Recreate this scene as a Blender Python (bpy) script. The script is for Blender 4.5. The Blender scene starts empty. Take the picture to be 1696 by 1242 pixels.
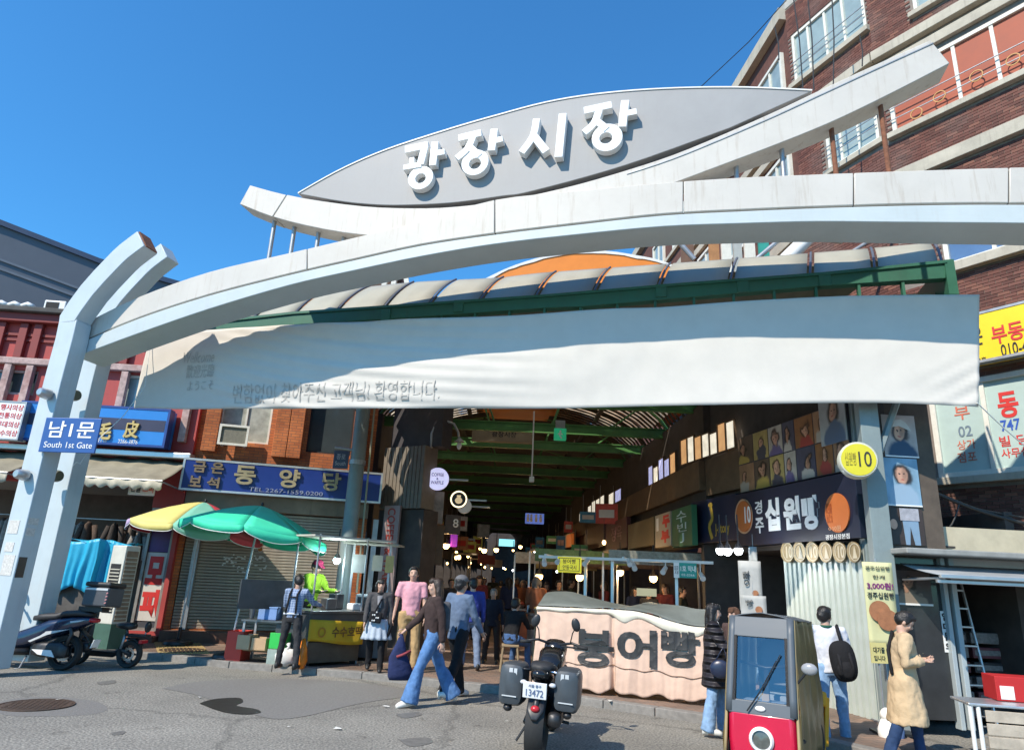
import bpy, bmesh, math, random
from mathutils import Vector, Matrix, Euler, noise as mnoise
random.seed(7)
SC = bpy.context.scene
COL = SC.collection
R = math.radians

# ------------------------------------------------------------------ camera, sky, sun, exposure
FPX, HOR, ROLL, EYE = 1130.0, 960.0, 0.047, 1.70          # focal length (px of a 1696 px wide picture), horizon row, roll, eye height
PITCH = math.atan((HOR - 621) / FPX)
cam = bpy.data.cameras.new('camera')
cam.sensor_width = 36; cam.lens = 36 * FPX / 1696; cam.clip_end = 3000; cam.clip_start = 0.05
camo = bpy.data.objects.new('camera', cam); COL.objects.link(camo)
CM = Matrix.Translation((0, 0, EYE)) @ Matrix.Rotation(math.pi / 2 + PITCH, 4, 'X') @ Matrix.Rotation(ROLL, 4, 'Z')
camo.matrix_world = CM
SC.camera = camo

SUN_AZ = R(43)      # how far to the left of straight behind the camera
SUN_EL = R(44.5)
sun_dir = Vector((-math.sin(SUN_AZ) * math.cos(SUN_EL), -math.cos(SUN_AZ) * math.cos(SUN_EL), math.sin(SUN_EL)))
W = bpy.data.worlds.new('World'); SC.world = W; W.use_nodes = True
wn = W.node_tree; wn.nodes.clear()
sky = wn.nodes.new('ShaderNodeTexSky'); sky.sky_type = 'NISHITA'; sky.sun_disc = False
sky.sun_elevation = SUN_EL
sky.sun_rotation = math.atan2(sun_dir.x, sun_dir.y)
sky.altitude = 0; sky.air_density = 1.25; sky.dust_density = 0.15; sky.ozone_density = 4.0
bg = wn.nodes.new('ShaderNodeBackground'); bg.inputs['Strength'].default_value = 0.113
wo = wn.nodes.new('ShaderNodeOutputWorld')
hs = wn.nodes.new('ShaderNodeHueSaturation'); hs.inputs['Saturation'].default_value = 1.0; hs.inputs['Value'].default_value = 1.0
mu = wn.nodes.new('ShaderNodeMix'); mu.data_type = 'RGBA'; mu.blend_type = 'MULTIPLY'; mu.inputs[0].default_value = 1.0
mu.inputs[7].default_value = (0.49, 1.22, 1.66, 1)
wn.links.new(sky.outputs[0], hs.inputs['Color']); wn.links.new(hs.outputs[0], mu.inputs[6]); wn.links.new(mu.outputs[2], bg.inputs[0]); wn.links.new(bg.outputs[0], wo.inputs[0])
sl = bpy.data.lights.new('sun', 'SUN'); sl.energy = 5.0; sl.angle = R(0.53); sl.color = (1.0, 0.90, 0.76)
so = bpy.data.objects.new('sun', sl); COL.objects.link(so)
so.rotation_euler = (-sun_dir).to_track_quat('-Z', 'Y').to_euler(); so.location = sun_dir * 60
SC.view_settings.view_transform = 'Standard'; SC.view_settings.look = 'None'
SC.view_settings.exposure = 0.25; SC.view_settings.gamma = 1.0
SC.render.engine = 'CYCLES'
SC.cycles.max_bounces = 6; SC.cycles.diffuse_bounces = 3; SC.cycles.glossy_bounces = 3
SC.cycles.transmission_bounces = 5; SC.cycles.transparent_max_bounces = 8
SC.cycles.caustics_reflective = False; SC.cycles.caustics_refractive = False
SC.cycles.use_denoising = True
SC.cycles.sample_clamp_indirect = 4

# ------------------------------------------------------------------ picture -> place helpers (each measured point is set on a real plane)
CM3 = CM.to_3x3()
def ray(px, py):
    return CM3 @ Vector(((px - 848) / FPX, -(py - 621) / FPX, -1))
EYEV = Vector((0, 0, EYE))
def at(px, py, Y):
    d = ray(px, py); return EYEV + d * (Y / d.y)
def gnd(px, py, z=0.0):
    d = ray(px, py); return EYEV + d * ((z - EYE) / d.z)

class Frame:
    """a vertical plane: local x runs along it to the right, local y into it, z up"""
    def __init__(s, p0, p1):
        s.o = Vector((p0[0], p0[1], 0)); s.a = math.atan2(p1[1] - p0[1], p1[0] - p0[0])
        s.x = Vector((math.cos(s.a), math.sin(s.a), 0)); s.y = Vector((-math.sin(s.a), math.cos(s.a), 0))
        s.len = (Vector((p1[0], p1[1], 0)) - s.o).length
    def uv(s, px, py, off=0.0):
        d = ray(px, py); o = s.o + s.y * off
        t = (o - EYEV).dot(s.y) / d.dot(s.y)
        p = EYEV + d * t
        return ((p - s.o).dot(s.x), p.z)
    def w(s, x, y, z=0):
        return s.o + s.x * x + s.y * y + Vector((0, 0, z))
    def uvs(s, pts, off=0.0):
        return [s.uv(a, b, off) for a, b in pts]

# ------------------------------------------------------------------ materials
MATS = {}
def M(name, col, rough=0.6, metal=0.0, var=0.12, scale=4.0, bump=0.0, bscale=30.0, streak=0.0, streak_col=(0.25, 0.14, 0.07),
      emit=0.0, alpha=1.0, spec=0.5, trans=0.0, coat=0.0, sss=0.0, dirt=0.0, dirt_col=(0.06, 0.055, 0.05)):
    if name in MATS: return MATS[name]
    m = bpy.data.materials.new(name); m.use_nodes = True; MATS[name] = m
    nt = m.node_tree; N = nt.nodes; L = nt.links; b = N['Principled BSDF']
    c = (col[0], col[1], col[2], 1)
    b.inputs['Roughness'].default_value = rough; b.inputs['Metallic'].default_value = metal
    b.inputs['Specular IOR Level'].default_value = spec
    b.inputs['Coat Weight'].default_value = coat
    b.inputs['Transmission Weight'].default_value = trans
    b.inputs['Alpha'].default_value = alpha
    if sss: b.inputs['Subsurface Weight'].default_value = sss; b.inputs['Subsurface Radius'].default_value = (0.02, 0.008, 0.004)
    if emit:
        b.inputs['Emission Color'].default_value = c; b.inputs['Emission Strength'].default_value = emit
    tc = N.new('ShaderNodeTexCoord'); out = None
    if var:
        nz = N.new('ShaderNodeTexNoise'); nz.inputs['Scale'].default_value = scale; nz.inputs['Detail'].default_value = 6; nz.inputs['Roughness'].default_value = 0.65
        L.new(tc.outputs['Object'], nz.inputs['Vector'])
        mr = N.new('ShaderNodeMapRange'); mr.inputs[1].default_value = 0.3; mr.inputs[2].default_value = 0.7
        mr.inputs[3].default_value = 1 - var; mr.inputs[4].default_value = 1 + var * 0.6
        L.new(nz.outputs[0], mr.inputs[0])
        mx = N.new('ShaderNodeVectorMath'); mx.operation = 'SCALE'; mx.inputs[0].default_value = col
        L.new(mr.outputs[0], mx.inputs['Scale']); out = mx.outputs[0]
        r2 = N.new('ShaderNodeMapRange'); r2.inputs[3].default_value = max(0, rough - 0.1); r2.inputs[4].default_value = min(1, rough + 0.12)
        L.new(nz.outputs[0], r2.inputs[0]); L.new(r2.outputs[0], b.inputs['Roughness'])
    def layer(fac_socket, color):
        nonlocal out
        mix = N.new('ShaderNodeMix'); mix.data_type = 'RGBA'
        L.new(fac_socket, mix.inputs[0])
        if out is not None: L.new(out, mix.inputs[6])
        else: mix.inputs[6].default_value = c
        mix.inputs[7].default_value = (*color, 1); out = mix.outputs[2]
    if streak:
        mp = N.new('ShaderNodeMapping'); mp.inputs['Scale'].default_value = (5, 5, 0.35); L.new(tc.outputs['Object'], mp.inputs[0])
        n2 = N.new('ShaderNodeTexNoise'); n2.inputs['Scale'].default_value = 2.2; n2.inputs['Detail'].default_value = 8; n2.inputs['Roughness'].default_value = 0.7
        L.new(mp.outputs[0], n2.inputs['Vector'])
        m2 = N.new('ShaderNodeMapRange'); m2.inputs[1].default_value = 0.54; m2.inputs[2].default_value = 0.80; m2.inputs[4].default_value = streak
        L.new(n2.outputs[0], m2.inputs[0]); layer(m2.outputs[0], streak_col)
    if dirt:
        n3 = N.new('ShaderNodeTexNoise'); n3.inputs['Scale'].default_value = 1.3; n3.inputs['Detail'].default_value = 9; n3.inputs['Roughness'].default_value = 0.7
        L.new(tc.outputs['Object'], n3.inputs['Vector'])
        m3 = N.new('ShaderNodeMapRange'); m3.inputs[1].default_value = 0.48; m3.inputs[2].default_value = 0.75; m3.inputs[4].default_value = dirt
        L.new(n3.outputs[0], m3.inputs[0]); layer(m3.outputs[0], dirt_col)
    if out is not None: L.new(out, b.inputs['Base Color'])
    else: b.inputs['Base Color'].default_value = c
    if emit and out is not None: L.new(out, b.inputs['Emission Color'])
    if bump:
        n4 = N.new('ShaderNodeTexNoise'); n4.inputs['Scale'].default_value = bscale; n4.inputs['Detail'].default_value = 5
        L.new(tc.outputs['Object'], n4.inputs['Vector'])
        bp = N.new('ShaderNodeBump'); bp.inputs['Strength'].default_value = bump; bp.inputs['Distance'].default_value = 0.02
        L.new(n4.outputs[0], bp.inputs['Height']); L.new(bp.outputs[0], b.inputs['Normal'])
    return m

# ------------------------------------------------------------------ mesh builder
class MB:
    def __init__(s): s.v = []; s.f = []
    def add(s, vs, fs):
        n = len(s.v); s.v += [tuple(v) for v in vs]; s.f += [tuple(i + n for i in f) for f in fs]; return s
    def box(s, x0, x1, y0, y1, z0, z1):
        vs = [(x, y, z) for z in (z0, z1) for y in (y0, y1) for x in (x0, x1)]
        return s.add(vs, [(0, 2, 3, 1), (4, 5, 7, 6), (0, 1, 5, 4), (2, 6, 7, 3), (0, 4, 6, 2), (1, 3, 7, 5)])
    def obox(s, c, size, rot=(0, 0, 0)):
        m = Euler(rot).to_matrix(); c = Vector(c)
        h = Vector(size) / 2
        vs = [c + m @ Vector((x, y, z)) for z in (-h.z, h.z) for y in (-h.y, h.y) for x in (-h.x, h.x)]
        return s.add(vs, [(0, 2, 3, 1), (4, 5, 7, 6), (0, 1, 5, 4), (2, 6, 7, 3), (0, 4, 6, 2), (1, 3, 7, 5)])
    def prism(s, poly, y0, y1):
        """(x,z) outline pushed from y0 to y1"""
        n = len(poly)
        vs = [(x, y0, z) for x, z in poly] + [(x, y1, z) for x, z in poly]
        fs = [tuple(range(n)), tuple(range(2 * n - 1, n - 1, -1))] + [(i, i + n, (i + 1) % n + n, (i + 1) % n) for i in range(n)]
        return s.add(vs, fs)
    def strip(s, top, bot, y0, y1):
        """a bent bar: matching lists of top and bottom (x,z) points"""
        n = len(top); vs = []
        for (a, b), (c, d) in zip(top, bot): vs += [(a, y0, b), (a, y1, b), (c, y1, d), (c, y0, d)]
        fs = []
        for i in range(n - 1):
            for k in range(4):
                k2 = (k + 1) % 4
                fs.append((i * 4 + k, i * 4 + k2, (i + 1) * 4 + k2, (i + 1) * 4 + k))
        fs += [(0, 3, 2, 1), tuple((n - 1) * 4 + k for k in range(4))]
        return s.add(vs, fs)
    def loft(s, rings, caps=True, closed=True):
        n = len(rings[0]); vs = [p for r in rings for p in r]; fs = []
        for i in range(len(rings) - 1):
            for k in range(n if closed else n - 1):
                k2 = (k + 1) % n
                fs.append((i * n + k, i * n + k2, (i + 1) * n + k2, (i + 1) * n + k))
        if caps and closed:
            fs.append(tuple(range(n - 1, -1, -1))); fs.append(tuple((len(rings) - 1) * n + k for k in range(n)))
        return s.add(vs, fs)
    def tube(s, pts, r, n=8, caps=True, flat=1.0, up=None):
        pts = [Vector(p) for p in pts]; m = len(pts)
        rs = list(r) if isinstance(r, (list, tuple)) else [r] * m
        rings = []; prev = None
        for i, p in enumerate(pts):
            t = (pts[min(i + 1, m - 1)] - pts[max(i - 1, 0)]).normalized()
            if prev is None:
                a = Vector(up) if up else (Vector((0, 0, 1)) if abs(t.z) < 0.9 else Vector((1, 0, 0)))
            else: a = prev
            u = (a - t * a.dot(t)).normalized(); v = t.cross(u); prev = u
            rr = rs[i]; ra, rb = rr if isinstance(rr, tuple) else (rr * flat, rr)
            rings.append([p + u * (math.cos(q) * ra) + v * (math.sin(q) * rb) for q in [2 * math.pi * k / n for k in range(n)]])
        return s.loft(rings, caps)
    def cyl(s, p0, p1, r, n=12, r2=None): return s.tube([p0, p1], [r, r if r2 is None else r2], n)
    def ell(s, c, rad, nu=14, nv=9, rot=None):
        c = Vector(c); m = Euler(rot).to_matrix() if rot else Matrix.Identity(3); vs = []; fs = []
        rad = (rad,) * 3 if not isinstance(rad, (tuple, list)) else rad
        for j in range(1, nv):
            t = math.pi * j / nv
            for i in range(nu):
                p = 2 * math.pi * i / nu
                vs.append(c + m @ Vector((rad[0] * math.sin(t) * math.cos(p), rad[1] * math.sin(t) * math.sin(p), rad[2] * math.cos(t))))
        a = len(vs); vs += [c + m @ Vector((0, 0, rad[2])), c - m @ Vector((0, 0, rad[2]))]
        for j in range(nv - 2):
            for i in range(nu):
                i2 = (i + 1) % nu; fs.append((j * nu + i, (j + 1) * nu + i, (j + 1) * nu + i2, j * nu + i2))
        for i in range(nu):
            i2 = (i + 1) % nu; fs.append((a, i, i2)); fs.append((a + 1, (nv - 2) * nu + i2, (nv - 2) * nu + i))
        return s.add(vs, fs)
    def lathe(s, prof, c=(0, 0, 0), n=20, axis='z', caps=True):
        c = Vector(c); rings = []
        for r, h in prof:
            ring = []
            for k in range(n):
                q = 2 * math.pi * k / n; a, b = r * math.cos(q), r * math.sin(q)
                ring.append(c + {'z': Vector((a, b, h)), 'y': Vector((a, h, -b)), 'x': Vector((h, a, b))}[axis])
            rings.append(ring)
        return s.loft(rings, caps)
    def disc(s, c, rx, rz, y0, y1, n=28):
        return s.prism([(c[0] + rx * math.cos(2 * math.pi * k / n), c[1] + rz * math.sin(2 * math.pi * k / n)) for k in range(n)], y0, y1)
    def ring(s, c, rx, rz, ix, iz, y0, y1, n=28, ic=None):
        ic = ic or c; vs = []; fs = []
        for k in range(n):
            q = 2 * math.pi * k / n; a, b = math.cos(q), math.sin(q)
            vs += [(c[0] + rx * a, y0, c[1] + rz * b), (ic[0] + ix * a, y0, ic[1] + iz * b), (ic[0] + ix * a, y1, ic[1] + iz * b), (c[0] + rx * a, y1, c[1] + rz * b)]
        for k in range(n):
            k2 = (k + 1) % n
            for j in range(4):
                j2 = (j + 1) % 4; fs.append((k * 4 + j, k * 4 + j2, k2 * 4 + j2, k2 * 4 + j))
        return s.add(vs, fs)
    def quad(s, a, b, c, d): return s.add([a, b, c, d], [(0, 1, 2, 3)])
    def grid(s, fn, nu, nv):
        vs = [fn(i / nu, j / nv) for j in range(nv + 1) for i in range(nu + 1)]
        fs = [(j * (nu + 1) + i, j * (nu + 1) + i + 1, (j + 1) * (nu + 1) + i + 1, (j + 1) * (nu + 1) + i) for j in range(nv) for i in range(nu)]
        return s.add(vs, fs)
    def mesh(s, name):
        me = bpy.data.meshes.new(name); me.from_pydata(s.v, [], s.f)
        bm = bmesh.new(); bm.from_mesh(me); bmesh.ops.recalc_face_normals(bm, faces=bm.faces); bm.to_mesh(me); bm.free()
        return me
    def build(s, name, mat, parent=None, smooth=0, bevel=0.0, solid=0.0, seg=2):
        me = s.mesh(name); me.materials.append(mat)
        return link(name, me, parent, smooth, bevel, solid, seg)

def link(name, me, parent=None, smooth=0, bevel=0.0, solid=0.0, seg=2):
    if smooth:
        me.polygons.foreach_set('use_smooth', [True] * len(me.polygons))
        if smooth > 1: me.set_sharp_from_angle(angle=R(smooth))
    o = bpy.data.objects.new(name, me); COL.objects.link(o)
    if parent is not None: o.parent = parent
    if solid:
        md = o.modifiers.new('solid', 'SOLIDIFY'); md.thickness = solid; md.offset = 0
    if bevel:
        md = o.modifiers.new('bevel', 'BEVEL'); md.width = bevel; md.segments = seg; md.limit_method = 'ANGLE'; md.angle_limit = R(40)
        md.harden_normals = False
    return o

def tag(o, label, cat, group=None, kind=None):
    if label: o['label'] = label
    if cat: o['category'] = cat
    if group: o['group'] = group
    if kind: o['kind'] = kind
    return o
def thing(name, label, cat, loc=(0, 0, 0), rz=0.0, group=None, scale=1.0):
    o = bpy.data.objects.new(name, None); COL.objects.link(o); o.empty_display_size = 0.2
    o.location = loc; o.rotation_euler = (0, 0, rz); o.scale = (scale,) * 3
    return tag(o, label, cat, group)
def fthing(name, label, cat, fr, group=None): return thing(name, label, cat, fr.o, fr.a, group)
def struct(name, mb, mat, smooth=0, bevel=0.0):
    o = mb.build(name, mat, None, smooth, bevel); o['kind'] = 'structure'; return o
def copy_tree(o, parent=None):
    c = o.copy(); COL.objects.link(c); c.parent = parent
    for ch in list(o.children): copy_tree(ch, c)
    return c

def text_mb(body, x0, x1, z0, z1, y, extrude=0.004, bold=0.0, res=3):
    """lettering fitted into the rectangle, facing local -y, its front at y"""
    cu = bpy.data.curves.new('lettering', 'FONT'); cu.body = body; cu.extrude = 0.02; cu.resolution_u = res; cu.offset = bold
    cu.align_x = 'CENTER'
    o = bpy.data.objects.new('lettering', cu); COL.objects.link(o)
    me = bpy.data.meshes.new_from_object(o)
    bpy.data.objects.remove(o); bpy.data.curves.remove(cu)
    vs = [v.co for v in me.vertices]; mb = MB()
    if vs:
        ax, bx = min(v.x for v in vs), max(v.x for v in vs); ay, by = min(v.y for v in vs), max(v.y for v in vs)
        sx = (x1 - x0) / max(bx - ax, 1e-6); sz = (z1 - z0) / max(by - ay, 1e-6)
        mb.v = [(x0 + (v.x - ax) * sx, y + (0.02 - v.z) / 0.04 * extrude, z0 + (v.y - ay) * sz) for v in vs]
        mb.f = [tuple(p.vertices) for p in me.polygons]
    bpy.data.meshes.remove(me)
    return mb
def text(body, rect, y, mat, parent, name='lettering', extrude=0.004, bold=0.0):
    x0, x1, z0, z1 = rect
    return text_mb(body, x0, x1, z0, z1, y, extrude, bold).build(name, mat, parent)

def portrait(name, bg, hair, face, body, seed=0.0, cx=.5, cz=.6, s=1.0, rnd=False):
    """a printed photograph of a person, drawn softly across the sheet it is put on"""
    if name in MATS: return MATS[name]
    m = bpy.data.materials.new(name); m.use_nodes = True; MATS[name] = m; nt = m.node_tree; N = nt.nodes; L = nt.links; b = N['Principled BSDF']; b.inputs['Roughness'].default_value = .4
    tc = N.new('ShaderNodeTexCoord'); src = tc.outputs['Generated']
    nz = N.new('ShaderNodeTexNoise'); nz.inputs['Scale'].default_value = 3.0; nz.inputs['Detail'].default_value = 5
    ad0 = N.new('ShaderNodeVectorMath'); ad0.operation = 'ADD'; L.new(src, ad0.inputs[0]); oi = N.new('ShaderNodeObjectInfo')
    ad0.inputs[1].default_value = (seed, seed * 1.7, seed * .6)
    sc0 = N.new('ShaderNodeVectorMath'); sc0.operation = 'SCALE'; sc0.inputs[0].default_value = (17, 31, 23); L.new(oi.outputs['Random'], sc0.inputs['Scale'])
    ad1 = N.new('ShaderNodeVectorMath'); ad1.operation = 'ADD'; L.new(ad0.outputs[0], ad1.inputs[0]); L.new(sc0.outputs[0], ad1.inputs[1]); L.new(ad1.outputs[0], nz.inputs['Vector'])
    # wobble the drawing coordinates a little
    sb = N.new('ShaderNodeVectorMath'); sb.operation = 'SUBTRACT'; L.new(nz.outputs['Color'], sb.inputs[0]); sb.inputs[1].default_value = (.5, .5, .5)
    sw = N.new('ShaderNodeVectorMath'); sw.operation = 'SCALE'; sw.inputs['Scale'].default_value = .22 if not rnd else .5; L.new(sb.outputs[0], sw.inputs[0])
    co = N.new('ShaderNodeVectorMath'); co.operation = 'ADD'; L.new(src, co.inputs[0]); L.new(sw.outputs[0], co.inputs[1])
    vr = N.new('ShaderNodeMix'); vr.data_type = 'RGBA'; vr.inputs[6].default_value = (*[c * .55 for c in bg], 1); vr.inputs[7].default_value = (*[min(1, c * 1.5) for c in bg], 1); L.new(nz.outputs[0], vr.inputs[0]); out = vr.outputs[2]
    def blob(x, z, rx, rz, col, soft=.35):
        nonlocal out
        mp = N.new('ShaderNodeMapping'); mp.inputs['Location'].default_value = (-x / rx, 0, -z / rz); mp.inputs['Scale'].default_value = (1 / rx, 0, 1 / rz); L.new(co.outputs[0], mp.inputs[0])
        ln = N.new('ShaderNodeVectorMath'); ln.operation = 'LENGTH'; L.new(mp.outputs[0], ln.inputs[0])
        mr = N.new('ShaderNodeMapRange'); mr.interpolation_type = 'SMOOTHSTEP'; mr.inputs[1].default_value = 1 + soft; mr.inputs[2].default_value = 1 - soft; L.new(ln.outputs['Value'], mr.inputs[0])
        mx = N.new('ShaderNodeMix'); mx.data_type = 'RGBA'; L.new(mr.outputs[0], mx.inputs[0]); L.new(out, mx.inputs[6]); mx.inputs[7].default_value = (*col, 1); out = mx.outputs[2]
    blob(cx, cz - .02 * s, .26 * s, .27 * s, hair, .2); blob(cx, cz - .62 * s, .44 * s, .40 * s, body, .12); blob(cx - .02, cz - .03 * s, .16 * s, .19 * s, face, .2)
    blob(cx + .06 * s, cz + .0, .08 * s, .14 * s, tuple(c * .6 for c in face), .6); blob(cx - .09 * s, cz + .01 * s, .03 * s, .015 * s, hair); blob(cx + .04 * s, cz + .01 * s, .03 * s, .015 * s, hair); blob(cx - .03 * s, cz - .11 * s, .05 * s, .015 * s, (face[0] * .7, face[1] * .3, face[2] * .3))
    L.new(out, b.inputs['Base Color']); return m

def stroke(mb, pts, w, y0, y1):
    """thick polyline of (x,z) points"""
    P = [Vector((a, b)) for a, b in pts]; top = []; bot = []
    for i, p in enumerate(P):
        t = (P[min(i + 1, len(P) - 1)] - P[max(i - 1, 0)]).normalized(); n = Vector((-t.y, t.x)) * (w / 2)
        top.append(tuple(p + n)); bot.append(tuple(p - n))
    return mb.strip(top, bot, y0, y1)
def arc(cx, cz, r, a0, a1, n=10, rz=None):
    rz = rz or r
    return [(cx + r * math.cos(R(a0 + (a1 - a0) * i / n)), cz + rz * math.sin(R(a0 + (a1 - a0) * i / n))) for i in range(n + 1)]
def interp(pts, n):
    """resample a list of tuples evenly by Catmull-Rom"""
    P = [Vector(p) for p in pts]; out = []
    m = len(P) - 1
    for i in range(n + 1):
        t = i / n * m; k = min(int(t), m - 1); u = t - k
        a, b, c, d = P[max(k - 1, 0)], P[k], P[k + 1], P[min(k + 2, m)]
        out.append(tuple(0.5 * ((2 * b) + (c - a) * u + (2 * a - 5 * b + 4 * c - d) * u * u + (3 * b - a - 3 * c + d) * u ** 3)))
    return out
def sm(a, b, x):
    t = max(0, min(1, (x - a) / (b - a))); return t * t * (3 - 2 * t)

# ================================================================== planes of the place
BAN = Frame((-6.85, 12.25), (6.4, 8.95))             # the hanging banner
nB = -BAN.y
ARC = Frame((BAN.o + nB * 1.15)[:2], (BAN.w(BAN.len, -1.15))[:2])   # front of the gate's arch
CAN = Frame((BAN.o - nB * 0.45)[:2], (BAN.w(BAN.len, 0.45))[:2])    # edge of the entrance canopy
RED = Frame((-14.0, 15.3), (-7.7, 15.7))             # red building
JEW = Frame((-7.6, 15.78), (-3.4, 16.8))             # orange brick building with the jeweller's sign
RW = Frame((1.3, 78.0), (4.25, 14.6))                # right side of the arcade
RW2 = Frame((4.25, 14.6), (5.22, 9.75))              # its nearest shop
LW = Frame((-3.35, 17.6), (-1.9, 80.0))              # left side of the arcade
RS = Frame((5.3, 9.7), (8.8, 9.85))                  # shop front at the right edge
CORD = Vector((0.57, -0.82)).normalized()
def az_hit(px, py, p, d):
    r = ray(px, py); r = Vector((r.x, r.y)); p = Vector(p); d = Vector(d)
    den = r.x * d.y - r.y * d.x; t = (p.x * d.y - p.y * d.x) / den
    return r * t
A0 = az_hit(1441, 50, (7.83, 14.2), CORD)
FA = Frame(A0, A0 + CORD * 9)                         # brick building, street side
dC = Vector((-math.sin(R(24)), math.cos(R(24))))
C0 = az_hit(1308, 110, A0, dC)
FC = Frame(C0, A0)                                   # its rounded corner
dB = Vector((-math.sin(R(5)), math.cos(R(5))))
FB = Frame(C0 + dB * 26, C0)                          # its arcade side

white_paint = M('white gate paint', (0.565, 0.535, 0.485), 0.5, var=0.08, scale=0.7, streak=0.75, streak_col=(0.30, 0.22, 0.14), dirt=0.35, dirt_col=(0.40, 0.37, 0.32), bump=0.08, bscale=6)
band_paint = M('pale blue band paint', (0.50, 0.555, 0.56), 0.42, var=0.06, scale=2, streak=0.3, streak_col=(0.4, 0.38, 0.34))
post_paint = M('post paint', (0.50, 0.57, 0.60), 0.4, var=0.06, scale=1.2, streak=0.3, streak_col=(0.35, 0.3, 0.25), dirt=0.2, dirt_col=(0.3, 0.3, 0.3))
rust = M('rust', (0.22, 0.09, 0.05), 0.9, var=0.4, scale=12, bump=0.3)
steel = M('weathered steel', (0.42, 0.43, 0.44), 0.45, metal=0.6, var=0.15, scale=6, dirt=0.3)
dark = M('dark gap', (0.02, 0.02, 0.02), 0.8, var=0.1)
black_pl = M('black plastic', (0.018, 0.018, 0.02), 0.42, var=0.2, scale=20, dirt=0.15, dirt_col=(0.12, 0.11, 0.1))
rubber = M('tyre rubber', (0.022, 0.022, 0.022), 0.75, var=0.2, scale=30, bump=0.1, dirt=0.3, dirt_col=(0.09, 0.085, 0.08))
chrome = M('bright metal', (0.75, 0.75, 0.76), 0.22, metal=1.0, var=0.08)
alu = M('aluminium', (0.62, 0.63, 0.64), 0.4, metal=0.8, var=0.1)
concrete = M('concrete', (0.42, 0.40, 0.36), 0.85, var=0.2, scale=3, bump=0.2, streak=0.4, streak_col=(0.15, 0.14, 0.12))
white_plain = M('white plastic', (0.78, 0.78, 0.76), 0.45, var=0.06, dirt=0.12, dirt_col=(0.4, 0.38, 0.34))
letter_white = M('letter white', (0.85, 0.85, 0.83), 0.5, var=0.04, dirt=0.1, dirt_col=(0.5, 0.48, 0.44))
letter_red = M('letter red', (0.62, 0.035, 0.03), 0.5, var=0.06)
letter_black = M('letter black', (0.02, 0.02, 0.02), 0.5, var=0.06)
letter_gold = M('letter gold', (0.62, 0.44, 0.16), 0.4, metal=0.3, var=0.15)
glass_dark = M('window glass', (0.05, 0.065, 0.07), 0.06, var=0.2, scale=1.5, spec=0.8)
glass_pale = M('pale window glass', (0.30, 0.38, 0.38), 0.08, var=0.25, scale=1.2, spec=0.8)
wood = M('old wood', (0.36, 0.24, 0.14), 0.75, var=0.3, scale=5, bump=0.2)

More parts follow.
